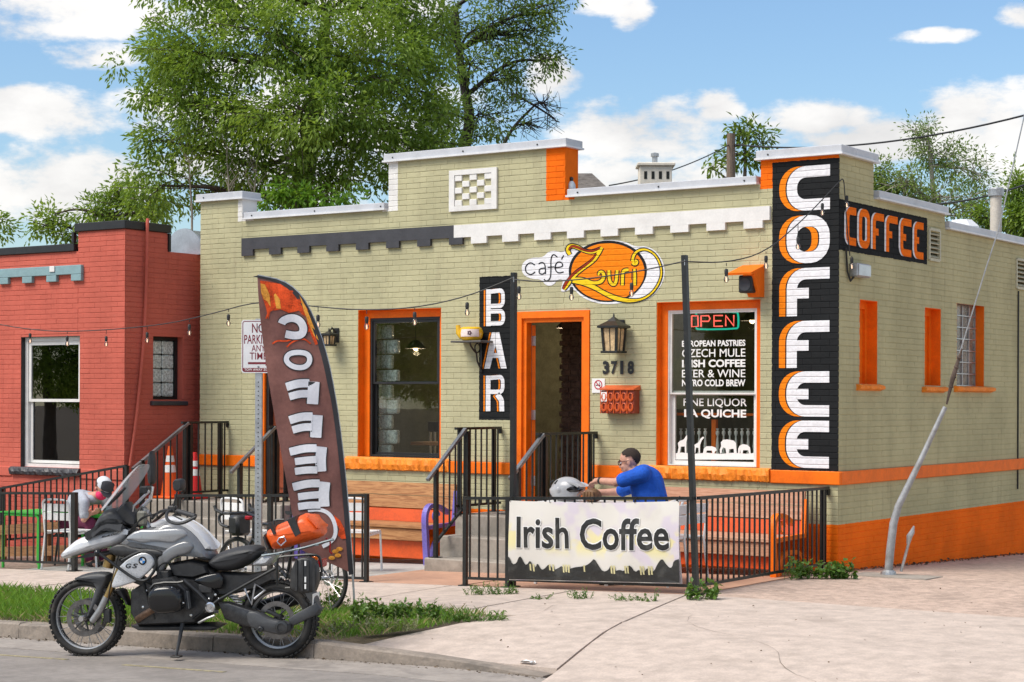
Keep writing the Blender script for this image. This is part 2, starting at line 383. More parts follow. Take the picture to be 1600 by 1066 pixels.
M_front = paintwall('front brick paint', OLIVE, [(-.80, .06, 1.03, 4.437, BLACKP), (-4.775, -4.225, 1.545, 3.305, BLACKP), (-.95, -.80, 4.15, 4.6, ORANGE), (-.95, .06, 4.437, 4.6, ORANGE),
                                                 (-3.80, -3.40, 4.18, 5, ORANGE), (-6.30, -6.05, 4.19, 5, WHITEP), (-8.78, -8.5, 4.19, 4.6, WHITEP), (-20, 5, -2, .45, ORANGE)])
M_side = paintwall('side brick paint', (.47, .435, .25), [(-.1, 2.54, 3.435, 3.99, BLACKP), (-5, 30, -2, .45, (.90, .155, .004))], dirtc=(.26, .22, .14), axis='y')
M_red = paintwall('red brick paint', (.53, .125, .088), [], dirtc=(.40, .085, .062))
M_orange = mat('orange paint', (.90, .17, .005), .55, spec=.25, var=.08, bump=.0015, bscale=25, dirt=(.55, .09, .01), damt=.35)
M_rockor = mat('orange rough stone', (.90, .25, .012), .6, var=.10, bump=.02, bscale=9)
M_white = mat('white paint', WHITEP, .5, var=.05, bump=.001, bscale=30, dirt=(.45, .42, .38), damt=.35)
M_cap = mat('white coping metal', (.70, .70, .71), .35, var=.05, dirt=(.42, .42, .42), damt=.4)
M_capin = mat('grey coping face', (.52, .53, .56), .35, var=.06, dirt=(.32, .32, .33), damt=.4)
M_charc = mat('charcoal paint', (.045, .044, .05), .5, var=.15, bump=.0015, bscale=25)
M_black = mat('black paint', (.014, .014, .015), .45, var=.2)
M_iron = mat('black iron', (.012, .013, .013), .38, var=.25, dirt=(.05, .04, .03), damt=.3, dscale=8)
M_handr = mat('worn handrail', (.20, .21, .22), .30, .5, var=.2)
M_teal = mat('blue grey paint', (.22, .34, .36), .55, var=.08, bump=.001)
M_conc = mat('concrete', (.55, .45, .38), .9, var=.12, scale=7, bump=.005, bscale=110, dirt=(.36, .29, .24), dscale=2.6, damt=.5)
M_conc2 = mat('driveway concrete', (.52, .385, .305), .9, var=.2, scale=11, bump=.006, bscale=70, dirt=(.28, .21, .165), dscale=2.0, damt=.6)
M_patio = mat('stained patio concrete', (.50, .285, .19), .8, var=.10, scale=1.5, bump=.002, bscale=80, dirt=(.32, .19, .13), dscale=1.4, damt=.5)
M_step = mat('step concrete', (.33, .29, .245), .85, var=.12, scale=3, bump=.003, bscale=80, dirt=(.17, .15, .125), dscale=2.2, damt=.6)
M_curb = mat('kerb concrete', (.27, .225, .185), .9, var=.16, scale=4, bump=.006, bscale=50, dirt=(.12, .105, .09), dscale=3, damt=.75)
M_asph = mat('asphalt', (.275, .245, .22), .92, var=.14, scale=2.2, bump=.006, bscale=160, dirt=(.17, .15, .135), dscale=1.1, damt=.6)
M_gut = mat('gutter concrete', (.33, .29, .255), .9, var=.14, scale=3, bump=.004, bscale=120, dirt=(.17, .15, .135), dscale=2, damt=.6)
M_soil = mat('soil', (.09, .068, .045), .95, var=.3, scale=9, bump=.01, bscale=40)
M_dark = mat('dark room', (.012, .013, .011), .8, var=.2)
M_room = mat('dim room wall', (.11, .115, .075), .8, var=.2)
M_glassr = glassmat('neighbour window glass', (.7, .72, .72), 3.4); M_glass = glassmat('window glass', (.88, .91, .89), .55); M_gclear = glassmat('clear glass', (.85, .88, .88), .8)
M_gb = mat('glass block', (.62, .68, .65), .12, var=.4, scale=30, bump=.012, bscale=25, spec=.8)
M_lead = mat('old pane', (.20, .17, .13), .18, var=.5, scale=5, bump=.004, bscale=30, spec=.8)
M_alu = mat('aluminium', (.55, .56, .58), .35, .85, var=.1)
M_galv = mat('galvanised steel', (.46, .47, .48), .42, .75, var=.15, scale=14, dirt=(.25, .23, .21), damt=.5, dscale=6)
M_wood = woodmat('bench wood', (.56, .29, .12), (.26, .10, .035)); M_woodp = woodmat('sun bleached bench wood', (.62, .36, .24), (.40, .19, .11))
M_deck = woodmat('fence timber', (.38, .20, .09), (.18, .085, .035))
M_benchor = mat('orange bench paint', (.66, .085, .008), .5, var=.12, bump=.001)
M_rust = mat('bark', (.11, .085, .065), .9, var=.3, scale=12, bump=.02, bscale=18, grain=(3, 3, .6))
M_barkd = mat('dark bark', (.045, .036, .030), .9, var=.3, scale=12, bump=.02, bscale=18, grain=(3, 3, .6))
M_pole = mat('utility pole wood', (.19, .14, .105), .9, var=.25, scale=8, bump=.006, bscale=20, grain=(6, 6, .5))
M_wire = mat('cable', (.02, .02, .02), .6, var=.1)
M_bulb = glassmat('bulb glass', (1, .95, .90), 1.6, .12); M_fil = glow('filament', (1, .62, .42), 1.1)
SP_w = signpaint('sign white', (.76, .75, .77)); SP_o = signpaint('sign orange', (.86, .22, .008)); SP_b = signpaint('sign black', (.02, .02, .022)); SP_y = signpaint('sign yellow', (.85, .58, .02)); SP_g = signpaint('sign shade', (.38, .38, .40)); SP_r = signpaint('sign dark red', (.30, .035, .012)); SP_or = signpaint('sign deep orange', (.92, .17, .003))
# ------------------------------------------------------------------ ground, street, pavement
def gz(x, y):
    z = 0.03*max(min(x, 0.0), -22)
    if y > -3: z += -0.05 - (0.035*min(max(y, 0), 9) if x > -3 else 0)
    else: z += -0.05 - 0.013*min(-3-y, 4.2)
    return z
def gut(x, y): return -.247 + .03*max(min(x, 0.0), -22) + .022*min(max(-7.2-y, 0), 3.5)
def gd(x, y):                       # driveway dips to the gutter
    if y > -5.6: return gz(x, y)
    t = min((-5.6-y)/2.0, 1); t = t*t*(3-2*t)*.5 + t*.5
    return gz(x, -5.6)*(1-t) + (gut(x, -7.65)+.004)*t
def patch(mb, c, n, m, zf, dz=0.0, skirt=.06):
    c = [Vector(q) for q in c]; vv = []; idx = {}
    for j in range(m+1):
        for i in range(n+1):
            a, b = i/n, j/m; p = c[0]*(1-a)*(1-b)+c[1]*a*(1-b)+c[2]*a*b+c[3]*(1-a)*b
            idx[i, j] = len(vv); vv.append((p.x, p.y, zf(p.x, p.y)+dz))
    fs = [(idx[i, j], idx[i+1, j], idx[i+1, j+1], idx[i, j+1]) for j in range(m) for i in range(n)]
    rim = [idx[i, 0] for i in range(n)] + [idx[n, j] for j in range(m)] + [idx[i, m] for i in range(n, 0, -1)] + [idx[0, j] for j in range(m, 0, -1)]
    k = len(vv); vv += [(vv[i][0], vv[i][1], vv[i][2]-skirt) for i in rim]; r_ = len(rim)
    fs += [(rim[i], rim[(i+1) % r_], k+(i+1) % r_, k+i) for i in range(r_)]
    return mb.add(vv, fs)
def inset4(c, d):
    cx = sum(q[0] for q in c)/4; cy = sum(q[1] for q in c)/4
    return [(x + (d if x < cx else -d), y + (d if y < cy else -d)) for x, y in c]
mb = MB()
xs = [-400, -120, -50, -25, -15, -8, -4, 0, 4, 10, 20, 60, 150, 400]; ys = [-400, -60, -31, -7.6, -7.25, -5, -3, 0, 4, 9, 14, 30, 80, 200, 700]
zz = lambda x, y: (gz(x, y) - .045 if y > -7.25 else gut(x, y)-.06)
vv = [(x, y, zz(x, y)) for y in ys for x in xs]; nx = len(xs)
mb.add(vv, [(j*nx+i, j*nx+i+1, (j+1)*nx+i+1, (j+1)*nx+i) for j in range(len(ys)-1) for i in range(nx-1)])
tag(mb.build('ground', M_soil), kind='structure')
mb = MB(); patch(mb, [(-60, -31), (40, -31), (40, -7.86), (-60, -7.86)], 50, 12, gut, 0, .05)
street = tag(mb.build('street', M_asph), kind='structure')
gutter = tag(patch(MB(), [(-60, -7.85), (40, -7.85), (40, -7.205), (-60, -7.205)], 50, 1, gut, .003).build('gutter', M_gut), kind='structure')
# worn parking line and patches on the asphalt
ln = MB()
for a, b in (((-3.9, -8.28), (-3.0, -8.25)), ((-2.3, -8.30), (-1.25, -8.28)), ((0.9, -8.6), (2.3, -8.58))):
    patch(ln, [(a[0], a[1]-.03), (b[0], b[1]-.03), (b[0], b[1]+.02), (a[0], a[1]+.02)], 4, 1, gut, .004, .003)
ln.build('painted_line', mat('worn yellow line', (.34, .29, .17), .85, var=.3, scale=20, dirt=(.19, .175, .16), dscale=7, damt=.9), street)
# kerb stones
pave = tag(patch(MB(), [(-60, -3.0), (-24, -3.0), (-24, -7.2), (-60, -7.2)], 4, 2, gz, 0).build('pavement', M_conc), kind='structure')
x = -24.0; kb = []
while x < -1.3: kb.append((x, min(x+2.4, -1.3))); x += 2.4
def kerb(x0, x1, h0=1.0, h1=1.0):
    mb = MB(); prof = [(-7.20, -.05), (-7.195, .118), (-7.175, .137), (-7.05, .14), (-7.05, -.05)]; n = 8; vv = []
    for i in range(n+1):
        x_ = x0+.004+(x1-x0-.008)*i/n; h = h0+(h1-h0)*i/n
        jit = [0] + [rnd.uniform(-.006, .006) for _ in range(2)] + [rnd.uniform(-.003, .003), 0]
        for (yy, z_), jj in zip(prof, jit): vv.append((x_, yy+jj*.6, gut(x_, -7.2)+z_*(h if z_ > 0 else 1)+jj))
    fs = [(i*5+k, i*5+k+1, (i+1)*5+k+1, (i+1)*5+k) for i in range(n) for k in range(4)] + [(0, 1, 2, 3, 4), tuple(n*5+k for k in range(5))]
    return mb.add(vv, fs)
kerbo = tag(patch(MB(), [(-60, -7.19), (-24, -7.19), (-24, -7.06), (-60, -7.06)], 4, 1, gz, .005).build('kerb', M_curb), kind='structure')
for a, b in kb: kerb(a, b).build('kerb_stone', M_curb, kerbo)
kerb(-1.3, .9, 1.0, .12).build('kerb_stone', M_curb, kerbo)
# pavement slabs (each its own slab, joints open)
def slab(c, zf, m, par, name='slab', n=None, dz=0.0):
    lx = max(abs(c[1][0]-c[0][0]), .5); ly = max(abs(c[2][1]-c[1][1]), .5)
    return patch(MB(), inset4(c, .008), max(2, int(lx/.5)), max(2, int(ly/.5)), zf, dz+rnd.uniform(-.003, .003)).build(name, m, par)
xb = -1.45
while xb > -24:
    xa = xb-1.52; slab([(xa, -5.09), (xb, -5.09), (xb, -3.02), (xa, -3.02)], gz, M_conc, pave); xb = xa
slab([(-1.45, -5.09), (.33, -5.09), (-.19, -3.02), (-1.45, -3.02)], gz, M_conc, pave)
slab([(-1.22, -7.04), (.92, -7.04), (.33, -5.09), (-.76, -5.09)], gd, M_conc, pave)
drive = tag(slab([(1.13, -7.70), (5.2, -7.70), (5.2, -5.09), (.34, -5.09)], gd, M_conc, None, 'driveway'), kind='structure')
slab([(5.2, -7.70), (14, -7.70), (14, -5.09), (5.2, -5.09)], gd, M_conc, drive)
slab([(.34, -5.09), (3.9, -5.09), (3.9, -3.02), (-.18, -3.02)], gz, M_conc, drive); slab([(3.9, -5.09), (14, -5.09), (14, -3.02), (3.9, -3.02)], gz, M_conc, drive)
patch(MB(), [(-.10, -3.01), (14, -3.01), (14, 22), (-.10, 22)], 24, 40, gz, -.004).build('drive_surface', M_conc2, drive)
patio = tag(slab([(-4.6, -3.01), (-2.9, -3.01), (-2.9, -.01), (-4.6, -.01)], gz, M_patio, None, 'patio'), kind='structure')
slab([(-2.9, -3.01), (-1.5, -3.01), (-1.5, -.01), (-2.9, -.01)], gz, M_patio, patio); slab([(-1.5, -3.01), (-.12, -3.01), (-.12, -.01), (-1.5, -.01)], gz, M_patio, patio)
M_concl = mat('pale patio concrete', (.47, .45, .42), .8, var=.10, scale=2, bump=.002, bscale=80, dirt=(.30, .28, .26), dscale=1.5, damt=.5)
for xa, xb_ in ((-6.2, -4.6), (-7.8, -6.2), (-9.6, -7.8)): slab([(xa, -3.01), (xb_, -3.01), (xb_, -.01), (xa, -.01)], gz, M_concl, patio)
for k in range(6): slab([(-11.2-1.6*k, -3.01), (-9.6-1.6*k, -3.01), (-9.6-1.6*k, -1.0), (-11.2-1.6*k, -1.0)], gz, mat('gravelly yard', (.33, .24, .19), .95, var=.3, scale=18, bump=.012, bscale=30) if k == 0 else MATS['gravelly yard'], patio)
# cracks in the driveway: thin dark gaps with broken edges
ck = MB()
def crack(pts, w0=.008):
    q = smooth2(pts, 2); q = [(x+rnd.uniform(-.02, .02), y+rnd.uniform(-.02, .02)) for x, y in q]
    wd = [w0*rnd.uniform(.15, .9) for _ in q]; stroke(ck, q, wd, lambda x, y, t: (x, y, gd(x, y)+t), .0045)
crack([(.2, -4.1), (.62, -4.35), (.80, -4.9), (1.35, -5.3), (2.1, -5.7), (2.35, -6.3), (3.1, -6.9), (3.3, -7.7)], .006); crack([(4.15, -3.05), (4.45, -3.5), (4.3, -4.1), (4.75, -4.7), (4.6, -5.4), (5.1, -6.1), (5.0, -7.0)], .013); crack([(4.75, -4.7), (5.3, -4.95), (5.6, -5.6), (6.3, -5.9)], .009); crack([(4.6, -5.4), (4.2, -5.9), (4.25, -6.6)], .008); crack([(-.9, -3.1), (-.7, -3.6), (-.95, -4.2), (-.6, -5.0)], .005)
ck.build('crack', mat('crack dirt', (.19, .15, .12), .95), drive)

# ------------------------------------------------------------------ brick walls
def brick_mesh(L, mm, key={}):
    k = (round(L, 3), rnd.randrange(4))
    if k not in key:
        b = .004; H = COURSE-.0065; j = lambda a: rnd.uniform(-a, a)
        me = bpy.data.meshes.new('brick')
        o = [(0, .009, 0), (L, .009, 0), (L, .009, H), (0, .009, H)]
        mid = [(0, .0008, 0), (L, .0008, 0), (L, .0026, H), (0, .0026, H)]
        f = [(.0012, j(.0010)-.001, b+j(.0018)), (L-.0012, j(.0010)-.001, b+j(.0018)), (L-.0012, j(.0010)-.001, H-b+j(.0018)), (.0012, j(.0010)-.001, H-b+j(.0018))]
        me.from_pydata(o+mid+f, [], [(8, 9, 10, 11)] + [(4+i, 4+(i+1) % 4, 8+(i+1) % 4, 8+i) for i in range(4)] + [(i, (i+1) % 4, 4+(i+1) % 4, 4+i) for i in range(4)])
        key[k] = me
    return key[k]
def brickwall(parent, M, u0, u1, z0, top, openings, m, score, singles=300, breaks=()):
    """M maps (u along, y into the wall, z) to the world; returns nothing, adds brick parts and one joined remainder"""
    BL = .215; todo = []
    r0 = int(math.floor(z0/COURSE)); r1 = int(6/COURSE)
    for r in range(r0, r1):
        za = r*COURSE; zm = za+COURSE/2; off = (r % 2)*BL/2
        k = math.floor((u0-off)/BL)
        segs = []
        while off+k*BL < u1:
            a = max(off+k*BL, u0); b = min(off+(k+1)*BL, u1); k += 1
            pieces = [(a, b)]
            for q_ in breaks: pieces = [r_ for (s, e) in pieces for r_ in (((s, q_), (q_, e)) if s < q_ < e else ((s, e),))]
            for (p0, p1, q0, q1) in openings:
                if q0 < zm < q1:
                    nw = []
                    for (s, e) in pieces:
                        if e <= p0 or s >= p1: nw.append((s, e)); continue
                        if s < p0: nw.append((s, p0))
                        if e > p1: nw.append((p1, e))
                    pieces = nw
            for (s, e) in pieces:
                if e-s < .03: continue
                # follow the stepped top
                if za+COURSE > top((s+e)/2)+.02: continue
                todo.append((s+.0006, e-.0006, za+.0032))
    todo.sort(key=score)
    big = MB()
    for i, (s, e, za) in enumerate(todo):
        me = brick_mesh(round(e-s, 3) if abs(e-s-.2138) > .004 else .2138, m)
        T = M @ Matrix.Translation((s, rnd.uniform(-.0010, .0010), za)) @ Matrix.Rotation(rnd.uniform(-.005, .005), 4, 'Y')
        if i < singles:
            me2 = me
            if not me2.materials: me2.materials.append(m)
            o = bpy.data.objects.new('brick', me2); COL.objects.link(o); o.parent = parent; o.matrix_basis = WM(parent).inverted() @ T
            if me2.materials[0] != m: o.material_slots[0].link = 'OBJECT'; o.material_slots[0].material = m
        else:
            big.add([T @ v.co for v in me.vertices], [tuple(p.vertices) for p in me.polygons])
    if big.v: tag(big.build('bricks', m, parent, world=True), kind='stuff')
def wallcore(M, u0, u1, zb, top, breaks, openings, d0, d1, extra_z=()):
    mb = MB(); us = sorted({u0, u1, *[b for b in breaks], *[q for o in openings for q in o[:2]]}); us = [u for u in us if u0 <= u <= u1]
    for a, b in zip(us[:-1], us[1:]):
        um = (a+b)/2; t = top(um); zs = sorted({zb, t, *[q for o in openings for q in o[2:] if zb < q < t]})
        for c, d in zip(zs[:-1], zs[1:]):
            if any(o[0] < um < o[1] and o[2] < (c+d)/2 < o[3] for o in openings): continue
            mb.box(a, b, d0, d1, c, d, M)
    return mb
# ------------------------------------------------------------------ the cafe
cafe = thing('cafe_building', 'olive painted brick cafe with orange trim, stepped parapet and COFFEE lettering', 'building', (-4.7, 0, 0))
OPEN_F = [(-6.69, -5.36, 1.03, 2.94), (-2.27, -.943, 1.03, 2.925), (-4.22, -3.17, .40, 2.86), (-8.37, -7.35, .45, 2.78)]
def topF(u):
    if u < -8.70: return 4.49
    if u < -6.20: return 4.205
    if u < -3.53: return 4.81
    if u < -.945: return 4.205
    return 4.47
XL = -9.475
front = wallcore(Matrix(), XL, -.0062, -.6, topF, (-8.70, -6.20, -3.53, -.945), OPEN_F, .0042, .29).build('front_wall', M_front, cafe, world=True)
def vis(s):
    x = (s[0]+s[1])/2; z = s[2]
    return (abs(x) + (3 if (z < .9) else 0) + (2 if -2.2 < x < -.9 and z < 1 else 0))
brickwall(front, Matrix(), XL, 0, -.2, topF, OPEN_F, M_front, vis, 300, (-8.70, -6.20, -3.53, -.945))
def topS(v):
    if v < .93: return 4.47
    if v < 3.12: return 4.075
    return 3.925 - .004*(v-3.1)
OPEN_S = [(.562, 1.055, 1.985, 2.925), (2.475, 2.995, 1.975, 2.92), (3.53, 4.50, 1.985, 3.045), (2.575, 2.93, 3.50, 3.87), (5.69, 6.10, 3.32, 3.71)]
MS = Matrix(((0, -1, 0, 0), (1, 0, 0, 0), (0, 0, 1, 0), (0, 0, 0, 1)))     # u -> +y, in -> -x
side = wallcore(MS, .292, 13, -.9, topS, (.93, 3.12), OPEN_S, .0042, .29).box(-.006, -.0042, .0044, .291, -.9, 4.47).build('side_wall', M_side, cafe, world=True)
brickwall(side, MS, .012, 13, -.55, topS, OPEN_S, M_side, lambda s: s[0], 0, (.93, 3.12))
# back and left walls, roof
mb = MB(); mb.box(XL, XL+.28, .292, 13, -.6, 3.95); mb.box(XL+.281, -.30, 12.7, 13, -.6, 3.95); mb.build('rear_wall', M_front, cafe, world=True)
MB().box(XL+.282, -.298, .295, 12.69, 3.62, 3.72).build('roof', M_charc, cafe, world=True)
# floor and dim rooms behind the openings
mb = MB(); mb.box(XL+.285, -.298, .295, 12.6, .36, .44); mb.build('floor', M_deck, cafe, world=True)
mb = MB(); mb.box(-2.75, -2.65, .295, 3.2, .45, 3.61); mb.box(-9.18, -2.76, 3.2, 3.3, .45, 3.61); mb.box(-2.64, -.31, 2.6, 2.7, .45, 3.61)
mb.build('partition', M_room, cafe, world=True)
# copings
def coping(x0, x1, z0, z1, y0=-.045, y1=.33):
    c = MB().cbox(x0, x1, y0, y1, z0+.018, z1, .006).build('coping', M_capin, cafe, world=True)
    MB().box(x0-.012, x1+.012, y0-.016, y1+.016, z0, z0+.022).build('drip_edge', M_cap, c, world=True)
    mb = MB(); k = x0+.15
    while k < x1: mb.lathe([(.0001, 0), (.011, 0), (.011, .006), (.0001, .008)], 6, Matrix.Translation((k, y0-.0, (z0+z1)/2)) @ Matrix.Rotation(R(90), 4, 'X')); k += 1.1
    mb.build('screw', M_black, c, world=True)
coping(XL-.05, -8.66, 4.49, 4.595); coping(-8.64, -6.235, 4.205, 4.30); coping(-6.25, -3.49, 4.81, 4.915); coping(-3.475, -.98, 4.205, 4.30); coping(-.985, .05, 4.47, 4.575)
def copingS(v0, v1, z0, z1):
    c = MB().cbox(-.33, .045, v0, v1, z0+.018, z1, .006).build('coping', M_capin, cafe, world=True)
    MB().box(-.346, .061, v0-.012, v1+.012, z0, z0+.022).build('drip_edge', M_cap, c, world=True)
copingS(.345, .97, 4.472, 4.577); copingS(.99, 3.13, 4.075, 4.175); copingS(3.15, 13.0, 3.905, 4.005)
# white corner trim and orange returns of the parapet steps are bricks; corbel table
def corbel(x0, x1, m, teeth, tw):
    c = MB().box(x0, x1, -.04, .004, 3.80, 3.955).build('corbel_band', m, cafe, world=True)
    for t in teeth: MB().box(t, t+tw, -.0395, .004, 3.716, 3.7997).build('corbel_tooth', m, c, world=True)
corbel(-8.68, -5.142, M_charc, [-8.68+.495*k for k in range(8)], .205); corbel(-5.140, -.815, M_white, [-4.88+.468*k for k in range(9)], .235)
# stone band and rough sills
def band(x0, x1): MB().cbox(x0, x1, -.035, .004, .882, 1.028, .008).build('stone_band', M_orange, cafe, world=True)
band(XL, -8.40); band(-7.32, -6.86); band(-5.20, -4.25); band(-3.14, -2.40); band(-.80, .035)
MB().cbox(.002, .035, .006, 13, .882, 1.028, .008).build('stone_band', M_orange, cafe, world=True)
def roughsill(x0, x1, z0, z1, y0, name='window_sill', m=M_rockor, n=60, par=None, yb=0.0):
    mb = MB(); vv = []; rows = [(.03, z1), (y0*.6, z1), (y0, z1-.025), (y0*1.15, (z0+z1)/2), (y0*.9, z0+.02), (.03, z0)]
    for i in range(n+1):
        x_ = x0+(x1-x0)*i/n
        for k, (yy, z_) in enumerate(rows): vv.append((x_, yb+yy+(rnd.uniform(-.012, .012) if 1 < k < 5 else 0), z_+(rnd.uniform(-.008, .008) if 1 < k < 5 else 0)))
    q = len(rows); fs = [(i*q+k, i*q+k+1, (i+1)*q+k+1, (i+1)*q+k) for i in range(n) for k in range(q-1)] + [tuple(range(q)), tuple(n*q+k for k in range(q))]
    return mb.add(vv, fs).build(name, m, par or cafe, world=True)
roughsill(-6.855, -5.205, .880, 1.055, -.05); roughsill(-2.395, -.805, .880, 1.045, -.05)
# ------------------------------------------------------------------ front windows
def casing(par, x0, x1, z0, z1, y0, y1, w_, m, bottom=True):
    mb = MB(); mb.box(x0, x0+w_, y0, y1, z0, z1); mb.box(x1-w_, x1, y0, y1, z0, z1); mb.box(x0+w_, x1-w_, y0+.001, y1, z1-w_, z1)
    if bottom: mb.box(x0+w_, x1-w_, y0+.001, y1, z0, z0+w_*.8)
    return mb.build('frame', m, par, world=True)
def reveal(par, o, y0=.006, y1=.285, m=M_orange, t=.006):       # painted lining of an opening
    x0, x1, z0, z1 = o; mb = MB(); mb.box(x0, x0+t, y0, y1, z0, z1); mb.box(x1-t, x1, y0, y1, z0, z1); mb.box(x0+t, x1-t, y0, y1, z1-t, z1)
    return mb.build('reveal', m, par, world=True)
def sash(par, x0, x1, z0, z1, y, m, wd=.045, name='sash', gm=None):
    s_ = casing(par, x0, x1, z0, z1, y, y+.035, wd, m); s_.name = name
    MB().box(x0+wd, x1-wd, y+.014, y+.020, z0+wd*.8, z1-wd).build('pane', gm or M_glass, s_, world=True); return s_
wl = MB().box(-6.68, -5.37, .262, .27, 1.056, 1.06).build('window', M_black, cafe, world=True)
reveal(wl, (-6.69, -5.36, 1.056, 2.94)); casing(wl, -6.683, -5.367, 1.056, 2.933, .115, .17, .095, M_orange, False)
casing(wl, -6.588, -5.462, 1.058, 2.838, .13, .20, .03, M_black)
sash(wl, -6.558, -5.492, 1.99, 2.808, .145, M_black, .035); sash(wl, -6.558, -5.492, 1.085, 2.03, .185, M_black, .035)
wr = MB().box(-2.26, -.953, .262, .27, 1.048, 1.052).build('window', M_black, cafe, world=True)
reveal(wr, (-2.27, -.943, 1.046, 2.925)); casing(wr, -2.263, -.95, 1.046, 2.918, .10, .17, .085, M_orange, False)
casing(wr, -2.178, -1.035, 1.048, 2.833, .11, .20, .016, M_white)
sash(wr, -2.162, -1.051, 1.865, 2.817, .125, M_white, .024); sash(wr, -2.162, -1.051, 1.062, 1.905, .165, M_white, .05)
# lettering on the right window
M_vin = mat('white vinyl', (.80, .79, .77), .5, var=.03)
def fm(y): return lambda x, z, t: (x, y+t, z)
def pxtext(mb, txt, x0, x1, y0, y1, plane, bold, lift=0.0, shear=0):
    a = F(x0, y1, plane); b = F(x1, y0, plane); c = F(x0, y0, plane); d = F(x1, y1, plane)
    return put_text(mb, txt, fm(plane-lift), 0, a.x, b.x, (a.z+d.z)/2, (b.z+c.z)/2, bold, shear)
for t_, y0, y1, bd in (('EUROPEAN PASTRIES', 531.7, 541.4, .030), ('CZECH MULE', 545.2, 558, .006), ('IRISH COFFEE', 561.8, 574, .035), ('BEER & WINE', 577.6, 589.8, .006), ('NITRO COLD BREW', 593, 603.8, .03)):
    pxtext(MB(), t_, 1065.6, 1164.6, y0, y1, .136, bd).build('lettering', M_vin, wr, world=True)
pxtext(MB(), 'FINE LIQUOR', 1068, 1167, 622.8, 637, .176, .006).build('lettering', M_vin, wr, world=True); pxtext(MB(), 'LA QUICHE', 1069, 1166, 639.8, 654.5, .176, .03).build('lettering', M_vin, wr, world=True)
cq = lambda cx, cy, pl: F(1020+cx/3.555, 460+cy/3.555, pl)
AN = [[(112,918),(112,884),(160,879),(230,886),(300,880),(380,887),(450,880),(520,886),(585,880),(585,918)],
 [(137,882),(143,850),(139,826),(150,815),(172,806),(184,788),(196,776),(202,781),(192,795),(186,820),(186,882),(179,882),(177,845),(156,846),(150,882)],
 [(228,882),(234,850),(231,836),(252,824),(266,800),(280,790),(285,797),(272,812),(262,838),(262,882),(256,882),(254,852),(240,852),(236,882)],
 [(278,884),(284,856),(298,844),(328,844),(350,852),(356,868),(346,872),(342,884),(332,884),(328,868),(300,868),(296,884)],
 [(374,884),(372,862),(380,845),(378,822),(392,808),(414,806),(448,812),(462,826),(466,884),(452,884),(449,858),(424,860),(422,884),(408,884),(404,856),(390,850),(384,866),(382,884)],
 [(474,884),(474,858),(482,842),(500,832),(524,836),(540,850),(544,884),(534,884),(531,866),(502,866),(499,884),(488,884),(486,860),(482,884)]]
for k, pl in enumerate(AN): flatpoly(MB(), [(cq(a, b, .176).x, max(cq(a, b, .176).z, 1.104)) for a, b in pl], fm(.176-.0002*k), 0).build('animal_decal', M_vin, wr, world=True)
# neon sign hung behind the glass
neon = thing('neon_open_sign', 'red and green neon OPEN sign hanging behind the glass of the right window', 'neon sign', F(1118, 516, .30))
M_nr = glow('neon red', (1, .13, .10), .9); M_ng = glow('neon green', (.02, .55, .38), .55)
nm = lambda cx, cy: cq(cx, cy, .30)
box = [nm(a, b) for a, b in smooth2([(240, 112), (245, 100), (300, 100), (462, 98), (475, 108), (476, 180), (466, 192), (250, 196), (240, 186)], 1)]
MB().tube(box, .011, 6).build('border_tube', M_ng, neon, True, world=True)
for L in ([(216,120),(250,120),(252,178),(216,180),(216,120)], [(268,180),(268,120),(310,119),(318,135),(310,150),(270,150)], [(388,118),(340,118),(340,178),(388,177)], [(340,148),(380,147)], [(405,177),(405,118),(450,176),(450,116)]):
    MB().tube([nm(a, b) for a, b in L], .0085, 6).build('letter_tube', M_nr, neon, True, world=True)
MB().tube([nm(250, 98), nm(252, 70)], .003, 4).build('chain', M_wire, neon, world=True); MB().tube([nm(460, 96), nm(460, 70)], .003, 4).build('chain', M_wire, neon, world=True)
# spindle screen, shelf and post inside the right window
scr = thing('spindle_screen', 'white turned spindles with orange shelf and post inside the right window', 'spindle screen', (-1.58, .33, .44))
mb = MB(); a = cq(128, 658, .33); b = cq(572, 658, .33); mb.cbox(a.x, b.x, .30, .42, a.z-.03, a.z, .004); mb.build('shelf', M_orange, scr, world=True)
a = cq(341, 695, .36); MB().cbox(a.x-.03, a.x+.03, .345, .40, .44, a.z, .004).build('post', M_orange, scr, world=True)
MB().box(a.x-.55, a.x+.6, .40, .46, .44, 1.10).build('lower_board', M_room, scr, world=True)
for k in range(14):
    c = cq(122+34*k, 745, .31)
    if abs(c.x-a.x) < .045: continue
    h = .36; M = Matrix.Translation((c.x, .31, c.z-h))
    MB().lathe([(.0001, 0), (.022, 0), (.022, .08), (.010, .10), (.020, .16), (.012, .24), (.009, .27), (.022, .30), (.022, .325), (.008, .335), (.020, .355), (.020, .36), (.0001, .36)], 8, M).build('spindle', M_white, scr, True, world=True)
# glass block column and furniture behind the left window
gbp = thing('glass_block_wall', 'column of wavy glass blocks stacked inside the left window', 'glass blocks', F(590, 712, .38))
for r_ in range(10):
    for c_ in range(2):
        x_ = -6.80+c_*.20+(.10 if r_ % 2 else 0); z_ = 1.02+r_*.195
        MB().cbox(x_, x_+.185, .34, .42, z_, z_+.18, .018).build('glass_block', M_gb, gbp, world=True)
tb = thing('cafe_table', 'small wooden topped table inside the left window', 'table', (-5.9, 1.0, .44))
MB().cbox(-6.45, -5.75, .8, 1.25, 1.19, 1.235, .008).build('tabletop', M_wood, tb, world=True); MB().tube([(-6.1, 1.0, .44), (-6.1, 1.0, 1.19)], .03, 8).build('pedestal', M_iron, tb, world=True); MB().lathe([(.0001, 0), (.22, 0), (.2, .02), (.0001, .05)], 16, Matrix.Translation((-6.1, 1.0, .44))).build('base', M_iron, tb, world=True)
